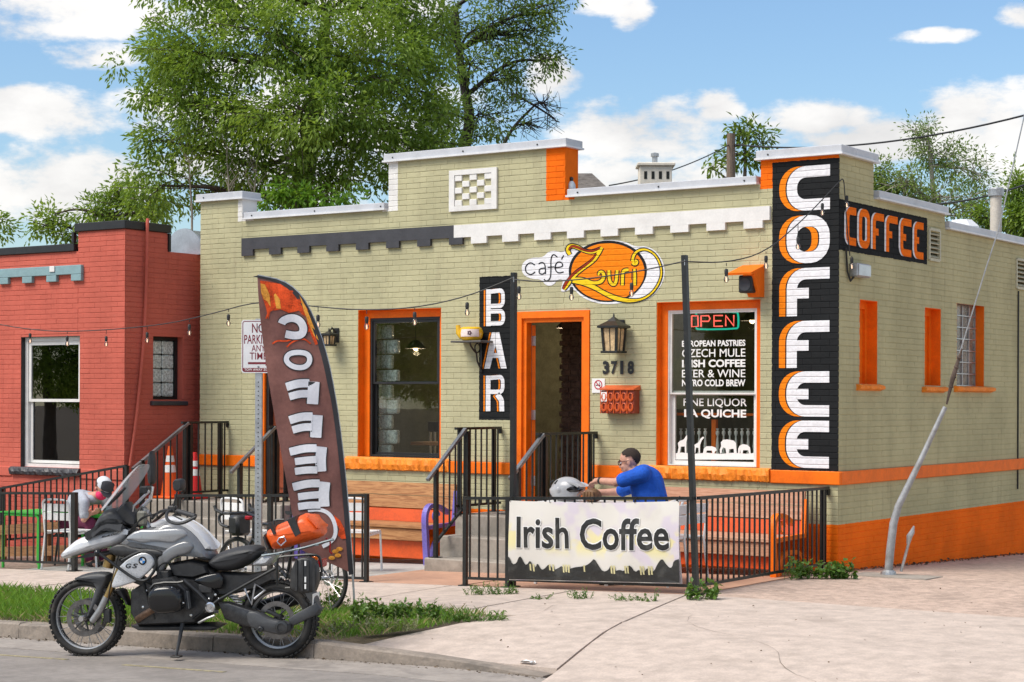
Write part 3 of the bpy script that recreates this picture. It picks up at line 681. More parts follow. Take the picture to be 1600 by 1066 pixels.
ch = thing('spindle_back_chair', 'dark chair with pale back slats inside the left window', 'chair', (-6.35, 1.6, .44))
MB().cbox(-6.6, -6.15, 1.4, 1.85, .90, .94, .01).build('seat', M_black, ch, world=True)
for sx in (-6.58, -6.17):
    for sy in (1.42, 1.83): MB().tube([(sx, sy, .44), (sx, sy, .90)], .018, 6).build('leg', M_black, ch, world=True)
MB().cbox(-6.6, -6.15, 1.38, 1.41, 1.36, 1.5, .008).build('top_rail', M_black, ch, world=True)
for k in range(6): MB().bar((-6.56+.075*k, 1.395, .94), (-6.56+.075*k, 1.395, 1.36), .022).build('back_slat', M_white, ch, world=True)
# ------------------------------------------------------------------ doors
dr = MB().box(-4.21, -3.18, .0, .28, .425, .445).build('doorway', M_step, cafe, world=True)
reveal(dr, (-4.22, -3.17, .446, 2.86)); casing(dr, -4.214, -3.176, .446, 2.854, -.015, .05, .075, M_orange, False)
casing(dr, -4.139, -3.251, .446, 2.779, .02, .13, .05, M_orange, False)
MD = Matrix.Translation((-4.085, .135, 0)) @ Matrix.Rotation(R(47), 4, 'Z')
lf = MB().box(.0, .045, .0, .86, .46, 2.70, MD).build('door_leaf', M_orange, dr, world=True)
MB().box(.046, .05, .03, .84, .48, 2.68, MD).build('door_face', M_black, lf, world=True)
for z_ in (.75, 1.55, 2.45): MB().cbox(-4.10, -4.03, .128, .139, z_, z_+.12, .003).build('hinge', M_galv, lf, world=True)
MB().box(-4.095, -4.088, .13, .16, .46, 2.70).build('weather_strip', M_alu, lf, world=True)
# exposed brick pier inside the doorway
M_inbr = mat('inside brick', (.16, .105, .075), .85, var=.35, scale=14, bump=.006, bscale=40)
pier = MB().box(-4.36, -4.08, 1.25, 1.6, .45, 3.6).build('brick_pier', M_inbr, cafe, world=True)
for r_ in range(36):
    for k in range(2):
        x_ = -4.37+k*.15-(.03 if r_ % 2 else 0); MB().cbox(x_, x_+.142, 1.235+rnd.uniform(-.005, .005), 1.26, .46+r_*.075, .46+r_*.075+.062, .005).build('brick', M_inbr, pier, world=True)
d2 = MB().box(-8.36, -7.36, 0, .28, .46, .475).build('doorway', M_step, cafe, world=True)
reveal(d2, (-8.37, -7.35, .476, 2.78)); casing(d2, -8.364, -7.356, .476, 2.774, -.015, .05, .085, M_orange, False)
casing(d2, -8.279, -7.441, .476, 2.689, .02, .13, .05, M_black, False)
l2 = MB().box(-8.225, -7.495, .10, .14, .48, 2.635).build('door_leaf', mat('brown door', (.26, .055, .02), .5, var=.15), d2, world=True)
for z0, z1 in ((.6, 1.1), (1.2, 1.7), (1.8, 2.5)): MB().cbox(-8.12, -7.6, .085, .10, z0, z1, .012).build('door_panel', MATS['brown door'], l2, world=True)
# ------------------------------------------------------------------ side wall windows and louvres
def sideopen(v0, v1, z0, z1, infill, sill):
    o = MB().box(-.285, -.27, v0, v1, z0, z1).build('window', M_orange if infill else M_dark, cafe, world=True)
    mb = MB(); mb.box(-.285, -.002, v0, v0+.006, z0, z1); mb.box(-.285, -.002, v1-.006, v1, z0, z1); mb.box(-.285, -.002, v0+.006, v1-.006, z1-.006, z1); mb.build('reveal', M_orange, o, world=True)
    if infill:
        MB().box(-.17, -.15, v0+.006, v1-.006, z0, z1-.006).build('infill_board', M_orange, o, world=True)
        mb = MB(); mb.box(-.15, -.12, v0+.006, v0+.07, z0, z1-.006); mb.box(-.15, -.12, v1-.07, v1-.006, z0, z1-.006); mb.box(-.149, -.12, v0+.07, v1-.07, z1-.09, z1-.006); mb.build('frame', M_orange, o, world=True)
    else:
        mb = MB(); nz, ny = 7, 4; dv = (v1-v0-.05)/ny; dz_ = (z1-z0-.03)/nz
        for i in range(ny+1): mb.box(-.135, -.105, v0+.02+i*dv-.008, v0+.02+i*dv+.008, z0, z1-.006)
        for i in range(nz+1): mb.box(-.134, -.106, v0+.006, v1-.006, z0+.012+i*dz_-.007, z0+.012+i*dz_+.007)
        mb.build('glazing_bar', M_alu, o, world=True)
        for i in range(ny):
            for j in range(nz): MB().cbox(-.145, -.122, v0+.03+i*dv, v0+.01+(i+1)*dv, z0+.02+j*dz_, z0+.004+(j+1)*dz_, .004).build('pane', M_lead, o, world=True)
    mb = MB(); n = 14; vv = []
    for i in range(n+1):
        v = v0-.09+(v1-v0+(.18 if infill else .36))*i/n
        for (xx, zz_) in ((-.27, z0+.003), (.03, z0-.004), (.065, z0-.02), (.06, z0-.055), (0, z0-.075)): vv.append((xx+rnd.uniform(-.006, .006)*(xx > 0), v, zz_+rnd.uniform(-.005, .005)*(xx > .02)))
    mb.add(vv, [(i*5+k, i*5+k+1, (i+1)*5+k+1, (i+1)*5+k) for i in range(n) for k in range(4)] + [tuple(range(5)), tuple(n*5+k for k in range(5))]); mb.build('window_sill', M_rockor, o, world=True)
sideopen(.562, 1.055, 1.985, 2.925, True, 0); sideopen(2.475, 2.995, 1.975, 2.92, True, 0); sideopen(3.53, 4.50, 1.985, 3.045, False, 0)
M_lv = mat('louvre paint', (.50, .47, .33), .5, var=.08)
def louvre(v0, v1, z0, z1):
    o = MB().box(-.2, -.19, v0, v1, z0, z1).build('louvre_vent', M_dark, cafe, world=True)
    mb = MB(); mb.box(-.02, .02, v0-.01, v0+.025, z0, z1); mb.box(-.02, .02, v1-.025, v1+.01, z0, z1); mb.box(-.021, .022, v0+.025, v1-.025, z0-.015, z0+.02); mb.box(-.021, .022, v0+.025, v1-.025, z1-.02, z1+.012); mb.build('frame', M_lv, o, world=True)
    n = 6
    for i in range(n):
        z_ = z0+.02+(z1-z0-.04)*(i+.5)/n; M = Matrix.Translation((-.01, 0, z_)) @ Matrix.Rotation(R(38), 4, 'Y'); MB().box(-.03, .03, v0+.025, v1-.025, -.004, .004, M).build('slat', M_lv, o, world=True)
louvre(2.575, 2.93, 3.50, 3.87); louvre(5.69, 6.10, 3.32, 3.71)
# ------------------------------------------------------------------ painted signs
def rr(x0, x1, z0, z1, r, n=5):
    return arc(x1-r, z1-r, r, r, 90, 0, n) + arc(x1-r, z0+r, r, r, 0, -90, n) + arc(x0+r, z0+r, r, r, -90, -180, n) + arc(x0+r, z1-r, r, r, 180, 90, n)
def blockletter(ch, x0, x1, z0, z1, w_, r, wv=None):
    """retro block capitals: list of (path, width, closed)"""
    a = w_/2; X0, X1, Z0, Z1 = x0+a, x1-a, z0+a, z1-a
    top = [(x1, Z1)] + arc(X0+r, Z1-r, r, r, 90, 180, 8); bot = arc(X0+r, Z0+r, r, r, 180, 270, 8) + [(x1, Z0)]
    zm = (z0+z1)/2
    if ch == 'C': return [(top+bot, w_, False)]
    if ch == 'O': return [(rr(X0, X1, Z0, Z1, r), w_, True)]
    if ch == 'F': return [(top+[(X0, z0)], w_, False), ([(x0+w_, zm-a*.2), (x0+(x1-x0)*.52, zm-a*.2)], w_*.92, False)]
    if ch == 'E': return [(top+bot, w_, False), ([(x0+w_, zm), (x0+(x1-x0)*.52, zm)], w_*.92, False)]
sg = MB().box(-.79, -.785, -.0035, .0, 1.2, 1.21).build('painted_sign', SP_b, cafe, world=True)
crop7 = lambda cx, cy: (1200+cx/4.1, 230+cy/4.1)
LT = []
def zof(py): return F(1255, py).z
rows = [('C', 259, 330.5), ('O', 336, 412.5), ('F', 418, 495), ('F', 500.5, 576), ('E', 579.5, 652), ('E', 656, 732)]
for i, (c, pt, pb) in enumerate(rows):
    x0, x1 = F(1229+(.5 if i > 1 else 0), 500).x, F(1296.5, 500).x; z1, z0 = zof(pt+1), zof(pb-1)
    LETT = MB(); OR = MB()
    for pth, wd, cl in blockletter(c, x0, x1, z0, z1, .125, .165):
        stroke(LETT, pth, wd, fm(-.0075), 0, cl)
    BK = MB()
    for pth, wd, cl in blockletter(c, x0, x1, z0, z1, .125, .165)[:1]:
        stroke(OR, [(x-.092, z) for x, z in pth], wd, fm(-.0050), 0, cl); stroke(BK, [(x-.016, z) for x, z in pth], wd, fm(-.0062), 0, cl)
    BK.build('letter_outline', SP_b, sg, world=True)
    l_ = LETT.build('letter', SP_w, sg, world=True); OR.build('letter_shadow', SP_o, sg, world=True)
# BAR
bs = MB().box(-4.76, -4.755, -.0035, .0, 1.7, 1.71).build('painted_sign', SP_b, cafe, world=True)
crop8 = lambda cx, cy: F(550+cx/3.807, 470+cy/3.807)
for ch, y0, y1 in (('B', 452, 509.5), ('A', 519.5, 576), ('R', 587, 643)):
    x0, x1 = F(760 if ch != 'A' else 757.5, 500).x, F(789 if ch != 'A' else 792.5, 500).x; z1, z0 = F(775, y0).z, F(775, y1).z
    for m_, dx_, t, nm_ in ((SP_w, 0, -.0075, 'letter'), (SP_b, -.014, -.0066, 'letter_outline'), (SP_o, -.036, -.0055, 'letter_shadow')):
        mb = MB(); wd = .07
        if ch == 'A':
            cx = (x0+x1)/2
            for sgn in (-1, 1):
                flatpoly(mb, [(cx+dx_+sgn*.002, z1), (cx+dx_+sgn*.055, z1), (cx+dx_+sgn*(x1-x0)/2, z0), (cx+dx_+sgn*((x1-x0)/2-.085), z0), (cx+dx_+sgn*.002, z1-.17)], fm(t), 0)
            flatpoly(mb, [(cx+dx_-.085, z0+.13), (cx+dx_+.085, z0+.13), (cx+dx_+.068, z0+.19), (cx+dx_-.068, z0+.19)], fm(t-.0004), 0)
        else:
            a = wd/2; zm = (z0+z1)/2; xa = x0+dx_; xb = x1+dx_
            stroke(mb, [(xa+a, z0), (xa+a, z1)], wd, fm(t), 0)
            up_ = [(xa+wd, z1-a*.8)] + arc(xb-.07, z1-.07-a*.3, .045, .045+a*.5, 90, 0, 5) + arc(xb-.07, zm+.08, .045, .06, 0, -90, 5) + [(xa+wd, zm+.02)]
            stroke(mb, up_, wd*.75, fm(t), 0)
            if ch == 'B': stroke(mb, [(xa+wd, zm-.046)] + arc(xb-.065, zm-.10, .045, .054, 90, 0, 5) + arc(xb-.065, z0+.09, .045, .058, 0, -90, 5) + [(xa+wd, z0+.032)], wd*.75, fm(t), 0)
            else: stroke(mb, [(xb-.105, zm-.008), (xb-.052, zm-.07), (xb-.04, z0+.12), (xb-.036, z0)], [.075, .075, .072, .072], fm(t), 0)
        mb.build(nm_, m_, bs, world=True)
# COFFEE on the side wall
ss = MB().box(0, .0035, 2.5, 2.505, 3.6, 3.605).build('painted_sign', SP_b, cafe, world=True)
def smap(x): return lambda v, z, t: (x+t, v, z)
c7 = lambda cx, cy: S(1300+cx/7.105, 280+cy/7.105)
for ch, cx0, cx1, yt, yb in (('C', 150, 262, 312, 735), ('O', 292, 415, 335, 770), ('F', 445, 570, 380, 785), ('F', 595, 722, 410, 815), ('E', 752, 875, 440, 860), ('E', 905, 1010, 478, 888)):
    a = c7(cx0, (yt+yb)/2).y; b = c7(cx1, (yt+yb)/2).y; z1 = c7((cx0+cx1)/2, yt).z; z0 = c7((cx0+cx1)/2, yb).z
    for m_, d_, t, nm_ in ((SP_or, 0, .0075, 'letter'), (SP_w, -.045, .0055, 'letter_shadow')):
        mb = MB()
        for pth, wd, cl in blockletter(ch, a+d_, b+d_, z0, z1, .085, .075): stroke(mb, pth, wd, smap(0), t, cl)
        mb.build(nm_, m_, ss, world=True)
# ------------------------------------------------------------------ the painted logo
lg = MB().box(-3.0, -2.995, -.003, .0, 3.2, 3.205).build('painted_logo', SP_w, cafe, world=True)
L2 = lambda pts: [(F(800+x/6.154, 360+y/6.154).x, F(800+x/6.154, 360+y/6.154).z) for x, y in pts]
def ellp(cx, cy, rx, ry, n=48, a0=0, a1=360): return [(cx+rx*math.cos(R(a0+(a1-a0)*i/n)), cy+ry*math.sin(R(a0+(a1-a0)*i/n))) for i in range(n+(0 if a1-a0 == 360 else 1))]
outl = smooth2([(90, 360), (115, 300), (190, 262), (300, 262), (350, 205), (420, 195), (470, 215), (515, 200), (520, 150), (590, 125), (690, 165), (780, 115), (930, 88), (1080, 105), (1190, 160), (1290, 148), (1390, 200), (1455, 300), (1475, 400), (1450, 510), (1380, 610), (1290, 675), (1190, 695), (1100, 690), (1000, 708), (880, 712), (760, 685), (660, 635), (590, 555), (480, 605), (470, 560), (500, 475), (440, 470), (400, 530), (330, 535), (280, 470), (190, 470), (110, 430)], 2, True)
flatpoly(MB(), L2(outl), fm(-.0045), 0).build('logo_ground', SP_w, lg, world=True)
flatpoly(MB(), L2(ellp(925, 395, 378, 296)), fm(-.0055), 0).build('logo_rim', SP_b, lg, world=True)
flatpoly(MB(), L2(ellp(925, 400, 352, 276)), fm(-.0065), 0).build('logo_disc', SP_o, lg, world=True)
cres = smooth2([(1240, 205), (1300, 200), (1380, 250), (1425, 340), (1430, 440), (1390, 540), (1310, 620), (1220, 655), (1140, 650), (1230, 570), (1290, 470), (1305, 380), (1285, 290)], 2, True)
flatpoly(MB(), L2(cres), fm(-.0072), 0).build('logo_crescent', SP_w, lg, world=True)
_lk = [0]
def logostroke(pts, wd, dark=10, m_=SP_y, t=-.0085, it=3, name='logo_letter'):
    _lk[0] += 1; t = t-_lk[0]*.00012
    q = smooth2(pts, it); n = len(q); ws = [wd[min(int(i/(n-1)*(len(wd)-1)), len(wd)-2)]*(1-(i/(n-1)*(len(wd)-1)) % 1)+wd[min(int(i/(n-1)*(len(wd)-1))+1, len(wd)-1)]*((i/(n-1)*(len(wd)-1)) % 1) for i in range(n)]
    for m2, ex, tt, nn in ((SP_b, dark*2, t+.0012, 'logo_outline'), (m_, 0, t, name)):
        rb = ribbon(q, [w_+ex for w_ in ws]); pts2 = [tuple(a) for a, b in rb] + [tuple(b) for a, b in reversed(rb)]
        mb = MB(); f2 = L2([tuple(p) for pr in rb for p in pr]); mb.add([(x, tt, z) for x, z in f2], [(2*i, 2*i+1, 2*i+3, 2*i+2) for i in range(n-1)]); mb.build(nn, m2, lg, world=True)
logostroke([(560, 235), (535, 190), (560, 150), (620, 155), (690, 195), (770, 215), (860, 175)], [26, 34, 40, 36, 30, 34, 22])
logostroke([(548, 190), (575, 152), (625, 158), (690, 190), (770, 205), (850, 172)], [10, 16, 18, 16, 16, 10], 4, SP_r, -.0100)
logostroke([(870, 165), (830, 230), (790, 290), (690, 360), (610, 420), (545, 500), (500, 570)], [20, 34, 34, 34, 38, 44, 20], m_=SP_y)
logostroke([(815, 225), (770, 290), (660, 372), (580, 430), (520, 510), (495, 565)], [8, 14, 16, 22, 26, 10], 4, SP_r, -.0100)
logostroke([(590, 480), (680, 500), (790, 545), (900, 610), (1000, 655), (1130, 680), (1260, 668), (1370, 590), (1440, 460), (1440, 350), (1390, 240), (1310, 185), (1230, 185), (1175, 230), (1160, 300)], [50, 46, 40, 34, 40, 34, 16, 14, 14, 14, 14, 16, 20, 24, 26], t=-.0092)
logostroke([(600, 470), (690, 470), (780, 510), (860, 500), (890, 450), (880, 400), (840, 400), (835, 435)], [30, 30, 26, 32, 30, 26, 20, 14], t=-.0088)
logostroke([(1165, 305), (1185, 325), (1205, 305), (1185, 290)], [34, 40, 34, 20], t=-.0096)
logostroke([(935, 385), (938, 480), (965, 525), (1005, 515), (1015, 385)], [26, 28, 28, 28, 26]); logostroke([(1065, 530), (1068, 400), (1090, 382), (1125, 380)], [26, 28, 28, 22]); logostroke([(1182, 530), (1186, 440), (1180, 370)], [28, 26, 22])
ct = MB()
for pts in ([(222, 335), (180, 305), (130, 345), (135, 405), (185, 432), (225, 400)], [(258, 325), (290, 305), (322, 325), (325, 420)], [(322, 362), (265, 370), (262, 415), (300, 425), (325, 400)], [(440, 260), (400, 225), (375, 270), (378, 400), (370, 470), (330, 492), (310, 470)], [(345, 355), (410, 352)], [(418, 360), (497, 350), (480, 305), (430, 305), (412, 370), (445, 415), (500, 400)], [(478, 280), (500, 240)]):
    _lk[0] += 1; q = smooth2(pts, 2); stroke(ct, q, 11, lambda x, y, t: (F(800+x/6.154, 360+y/6.154).x, -.0062-_lk[0]*.0001, F(800+x/6.154, 360+y/6.154).z), 0)
ct.build('lettering', SP_b, lg, world=True)
# ------------------------------------------------------------------ checker panel in the parapet
ckp = MB().box(-5.14, -4.59, -.0, .006, 4.19, 4.57).build('checker_panel', M_front, cafe, world=True)
mb = MB(); mb.box(-5.225, -5.145, -.03, .004, 4.128, 4.637); mb.box(-4.585, -4.505, -.03, .004, 4.128, 4.637); mb.box(-5.145, -4.585, -.029, .004, 4.128, 4.19); mb.box(-5.145, -4.585, -.029, .004, 4.575, 4.637); mb.build('frame', M_white, ckp, world=True)
for r_ in range(5):
    for c_ in range(5):
        if (r_+c_) % 2 == 0:
            x_ = -5.145+c_*.112; z_ = 4.575-(r_+1)*.077; MB().cbox(x_+.002, x_+.110, -.022, .004, z_+.002, z_+.075, .005).build('checker_block', M_white, ckp, world=True)
# ------------------------------------------------------------------ house number
hn = thing('house_number', 'black numerals 3718 fixed to the wall under the lantern', 'house number', F(966, 585, -.01))
for i, c in enumerate('3718'):
    x0 = 941.5+13.0*i+(1.5 if c == '1' else 0); mb = MB(); pxtext(mb, c, x0, x0+(10 if c != '1' else 5), 564, 585, -.012, .045)
    mb.build('numeral', M_black, hn, world=True)

# ------------------------------------------------------------------ pendant lamps inside, two of them added to brighten rooms
def pendant(label, x, y, z, e):
    o = thing('pendant_lamp', label, 'lamp', (x, y, z)); MB().tube([(x, y, z+.1), (x, y, 3.61)], .006, 5).build('cord', M_wire, o, world=True)
    MB().lathe([(.02, .12), (.06, .10), (.14, .02), (.145, .0), (.135, .0), (.05, .085), (.02, .10)], 18, Matrix.Translation((x, y, z))).build('shade', M_charc, o, True, world=True)
    MB().ell((x, y, z+.01), (.035, .035, .045), 10, 8).build('lamp_bulb', glow('warm bulb', (1, .66, .32), 6.0) if 'warm bulb' not in MATS else MATS['warm bulb'], o, True, world=True)
    pl = bpy.data.lights.new('pendant_bulb', 'POINT'); pl.energy = e; pl.color = (1, .74, .45); pl.shadow_soft_size = .05; lo = bpy.data.objects.new('pendant_bulb', pl); COL.objects.link(lo); lo.parent = o; lo.location = (0, 0, -.06)
pendant('lit pendant lamp deep inside the left window', -7.2, 1.9, 2.5, 14); pendant('added pendant lamp brightening the room behind the front door', -4.9, 2.2, 2.75, 20); pendant('added pendant lamp brightening the room inside the right window', -1.7, 1.3, 2.75, 5)  # front door and right window lamps are added to lift dark interiors
# ------------------------------------------------------------------ the red neighbour
red = thing('red_building', 'red painted brick building with black coping left of the olive cafe', 'building', (-11, -1.14, -.35))
XR, YR = -9.75, -1.14
OPEN_R = [(-11.79, -10.61, .835, 2.64)]
def topR(u): return 4.05 if u > -10.65 else 3.79
MR = Matrix.Translation((0, YR, 0))
rf = wallcore(MR, -17, XR-.006, -.8, topR, (-10.65,), OPEN_R, .0042, .29).build('front_wall', M_red, red, world=True)
brickwall(rf, MR, -17, XR, -.5, topR, OPEN_R, M_red, lambda s: abs((s[0]+s[1])/2-XR)*1.0+(2 if s[2] < .5 else 0), 300, (-10.65,))
MRS = Matrix(((0, -1, 0, XR), (1, 0, 0, YR), (0, 0, 1, 0), (0, 0, 0, 1)))
OPEN_RS = [(.52, 1.10, 1.76, 2.645)]
topRS = lambda v: 4.05 if v < .80 else 3.80
rs = wallcore(MRS, .292, 4.1, -.8, topRS, (.80,), OPEN_RS, .0042, .29).build('side_wall', M_red, red, world=True)
brickwall(rs, MRS, .012, 4.1, -.4, topRS, OPEN_RS, M_red, lambda s: s[0], 0, (.80,))
mb = MB(); mb.box(-17, XR-.3, YR+.3, 3, 3.5, 3.6); mb.box(-17, -10.66, YR+.3, YR+.5, 2.9, 3.5); mb.build('roof', M_charc, red, world=True)
mb = MB(); mb.box(-17, XR-.3, 2.7, 3.0, -.6, 3.7); mb.box(-17, -16.7, YR+.3, 2.7, -.6, 3.7); mb.build('rear_wall', M_red, red, world=True)
def rcop(x0, x1, y0, y1, z0, z1): MB().cbox(x0, x1, y0, y1, z0, z1, .006).build('coping', M_black, red, world=True)
rcop(-10.69, XR+.03, YR-.035, YR+.30, 4.055, 4.165); rcop(-17, -10.70, YR-.035, YR+.3, 3.795, 3.895); rcop(XR-.30, XR+.03, YR+.305, YR+.83, 4.055, 4.165)
MB().cbox(-10.745, -10.70, YR-.036, YR+.02, 3.90, 4.05, .004).build('corner_trim', M_black, red, world=True); MB().cbox(XR-.02, XR+.031, YR+.79, YR+.83, 3.80, 4.05, .004).build('corner_trim', M_black, red, world=True)
# teal corbel
tc_ = MB().cbox(-17, -10.54, YR-.05, YR+.004, 3.475, 3.60, .006).build('corbel_band', M_teal, red, world=True)
for k in range(12): MB().cbox(-10.74-.49*k, -10.54-.49*k, YR-.05, YR+.004, 3.385, 3.474, .006).build('corbel_tooth', M_teal, tc_, world=True)
MB().cbox(-11.15, -11.05, YR-.065, YR-.051, 3.52, 3.60, .004).build('anchor_plate', M_white, tc_, world=True)
# window
rw = MB().box(-11.78, -10.62, YR+.262, YR+.27, .836, .84).build('window', M_black, red, world=True)
reveal(rw, (-11.79, -10.61, .836, 2.64), YR+.006, YR+.285, M_black)
casing(rw, -11.783, -10.617, .836, 2.633, YR+.07, YR+.13, .055, M_white); sash(rw, -11.725, -10.675, 1.74, 2.575, YR+.085, M_white, .05, 'sash', M_glassr); sash(rw, -11.725, -10.675, .89, 1.79, YR+.115, M_white, .05, 'sash', M_glassr)
cu = MB(); vv = []
for i in range(25):
    x_ = -11.72+.16*i/24; vv += [(x_, YR+.2+.012*math.sin(i*1.7), .9), (x_, YR+.2+.012*math.sin(i*1.7), 2.55)]
cu.add(vv, [(2*i, 2*i+1, 2*i+3, 2*i+2) for i in range(24)]); cu.build('curtain', mat('curtain', (.30, .38, .33), .9, var=.1), rw, True, world=True)
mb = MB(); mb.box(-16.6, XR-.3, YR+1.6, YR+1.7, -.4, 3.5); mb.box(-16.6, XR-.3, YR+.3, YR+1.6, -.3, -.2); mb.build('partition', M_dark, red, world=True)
roughsill(-11.96, -10.58, .715, .835, -.06, 'window_sill', M_charc, 40, red, YR)
def rband(x0, x1): MB().cbox(x0, x1, YR-.02, YR+.004, .70, .835, .008).build('stone_band', M_red, red, world=True)
rband(-17, -11.97); rband(-10.57, XR+.02)
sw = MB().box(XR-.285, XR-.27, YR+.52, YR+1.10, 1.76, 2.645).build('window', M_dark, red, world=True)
mb = MB(); mb.box(XR-.285, XR-.002, YR+.52, YR+.526, 1.76, 2.645); mb.box(XR-.285, XR-.002, YR+1.094, YR+1.10, 1.76, 2.645); mb.box(XR-.285, XR-.002, YR+.526, YR+1.094, 2.639, 2.645); mb.build('reveal', M_red, sw, world=True)
mb = MB(); mb.box(XR-.15, XR-.10, YR+.53, YR+.58, 1.77, 2.635); mb.box(XR-.15, XR-.10, YR+1.04, YR+1.09, 1.77, 2.635); mb.box(XR-.15, XR-.101, YR+.58, YR+1.04, 2.59, 2.635); mb.box(XR-.15, XR-.101, YR+.58, YR+1.04, 1.77, 1.81); mb.build('frame', M_black, sw, world=True)
for r_ in range(4):
    for c_ in range(2): MB().cbox(XR-.145, XR-.118, YR+.585+c_*.23, YR+.805+c_*.23, 1.82+r_*.193, 2.003+r_*.193, .014).build('glass_block', M_gb, sw, world=True)
MB().cbox(XR-.2, XR+.05, YR+.47, YR+1.16, 1.695, 1.757, .012).build('window_sill', M_charc, red, world=True)
# hose/conduit running down the corner, painted red
pc = [S(231, 342, XR+.05), S(230, 352, XR+.06), S(229, 430, XR+.04), S(226, 520, XR+.04), S(215, 640, XR+.04), S(203, 728, XR+.04)]
MB().tube(smooth2([tuple(p) for p in pc], 2), .022, 8).build('conduit', M_red, red, True, world=True)
MB().box(-14.0, -12.35, YR-.12, YR+.0, 1.33, 1.49).build('planter_ledge', M_red, red, world=True)
# curved metal duct on the roof between the buildings
du = thing('curved_duct', 'pale curved sheet metal duct on the roof between the red and olive buildings', 'duct', (-9.62, .6, 3.8))
mb = MB(); prof = [(.34*math.cos(R(a)), .34*math.sin(R(a))) for a in range(180, -1, -12)]
mb.prism([(-.34, -.02)]+prof+[(.34, -.02)], lambda x, z, t: (-10.02+x, .25+t, 3.82+z), 0, .6); mb.build('hood', M_galv, du, True, world=True)
mb = MB(); mb.prism([(-.36, -.02)]+[(x*1.05, z*1.05) for x, z in prof]+[(.36, -.02)], lambda x, z, t: (-10.02+x, .25+t, 3.82+z), -.02, .015); mb.build('rim', M_alu, du, True, world=True)

# ------------------------------------------------------------------ wall fittings
M_lamp = glow('lantern glass glow', (1, .66, .30), 4.0)
def lantern(px, py_top, py_roof, py_bot, yo, sc, label):
    c = F(px, py_roof, yo); top = F(px, py_top, yo).z; bot = F(px, py_bot, yo).z
    t = thing('wall_lantern', label, 'lantern', (c.x, yo, bot)); r = .15*sc; h = c.z-bot
    mb = MB(); mb.lathe([(.0001, top+.02), (.008, top), (.012, top-.03), (r*.55, (top+c.z)/2-.01), (r*1.28, c.z+.01), (r*1.28, c.z-.012), (r*.9, c.z-.02)], 4, Matrix.Translation((c.x, yo, 0)) @ Matrix.Rotation(R(45), 4, 'Z')); mb.build('roof', M_iron, t, world=True)
    q = r*.62; b_ = q*.82
    for sx in (-1, 1):
        for sy in (-1, 1): MB().bar((c.x+sx*q, yo+sy*q, c.z-.01), (c.x+sx*b_, yo+sy*b_, bot+.02), .02*sc+.006).build('corner_post', M_iron, t, world=True)
    MB().cbox(c.x-q-.015, c.x+q+.015, yo-q-.015, yo+q+.015, bot, bot+.025, .004).build('base', M_iron, t, world=True)
    for ax in range(4):
        M = Matrix.Translation((c.x, yo, 0)) @ Matrix.Rotation(R(90*ax), 4, 'Z')
        MB().add([M @ Vector(v) for v in ((-q*.9, q*.97, c.z-.015), (q*.9, q*.97, c.z-.015), (b_*.9, b_*.97, bot+.026), (-b_*.9, b_*.97, bot+.026))], [(0, 1, 2, 3)]).build('lantern_pane', mat('seeded amber glass', (.62, .44, .24), .25, var=.25, scale=18, spec=.6) if 'seeded amber glass' not in MATS else MATS['seeded amber glass'], t, world=True)
        MB().bar(M @ Vector((0, q*.99, c.z-.02)), M @ Vector((0, b_*.99, bot+.026)), .008).build('glazing_bar', M_iron, t, world=True)
    MB().ell((c.x, yo, bot+h*.42), (.03*sc, .03*sc, .06*sc)).build('lamp_bulb', M_lamp, t, True, world=True)
    MB().tube([(c.x, yo, c.z+.03), (c.x, yo+.06, c.z+.09), (c.x, .0, c.z+.02)], .013, 6).build('bracket', M_iron, t, world=True)
    MB().cbox(c.x-.05, c.x+.05, -.018, .0, c.z-.1, c.z+.09, .005).build('back_plate', M_iron, t, world=True)
    pl = bpy.data.lights.new('lantern_bulb', 'POINT'); pl.energy = 2.5; pl.color = (1, .62, .3); pl.shadow_soft_size = .04
    lo = bpy.data.objects.new('lantern_bulb', pl); COL.objects.link(lo); lo.parent = t; lo.location = (0, 0, h*.42)
lantern(959, 491, 511, 552, -.17, 1.05, 'large black iron lantern glowing above the number 3718')
lantern(514, 514, 523, 541, -.15, .62, 'small lantern on the olive wall right behind the feather flag')
mbx = thing('mailbox', 'orange scrollwork metal mailbox on the wall beside the door', 'mailbox', F(964, 646, -.1))
a = F(939, 646, -.13); b = F(991, 606, -.13); x0, x1, z0, z1 = a.x, b.x, a.z, b.z
M_mail = mat('burnt orange metal', (.62, .10, .015), .4, var=.15)
MB().cbox(x0, x1, -.13, -.002, z0, z1-.03, .008).build('box', mat('rust red metal', (.26, .035, .012), .5, var=.2), mbx, world=True)
mb = MB(); mb.prism([(-.15, z1-.028), (-.002, z1-.028), (-.002, z1+.03), (-.12, z1-.005), (-.15, z1-.012)], lambda y, z, t: (x0-.01+t, y, z), 0, x1-x0+.02); mb.build('lid', M_mail, mbx, world=True)
for k in range(5):
    xc = x0+(x1-x0)*(k+.5)/5; mb = MB()
    for s_ in (-1, 1):
        for zc in (.28, .72):
            cz = z0+(z1-z0-.03)*zc; pts = [(xc+s_*.034*math.cos(R(q))*(1-.5*q/500), -.138, cz+.048*math.sin(R(q))*(1-.4*q/500)) for q in range(-90, 420, 40)]; mb.tube(pts, .0058, 5)
    mb.tube([(xc-(x1-x0)/10, -.138, z0), (xc-(x1-x0)/10, -.138, z1-.03)], .007, 5); mb.build('scroll', M_mail, mbx, True, world=True)
MB().box(x0-.004, x0+.09, -.141, -.139, z1-.16, z1-.05).build('note', M_vin, mbx, world=True)
ns = thing('no_smoking_sign', 'small white no smoking sign on the wall by the door frame', 'sign', F(935, 614, -.01))
a = F(925, 614, -.008); b = F(945, 591.5, -.008)
MB().box(a.x, b.x, -.010, -.002, a.z, b.z).build('plate', M_vin, ns, world=True)
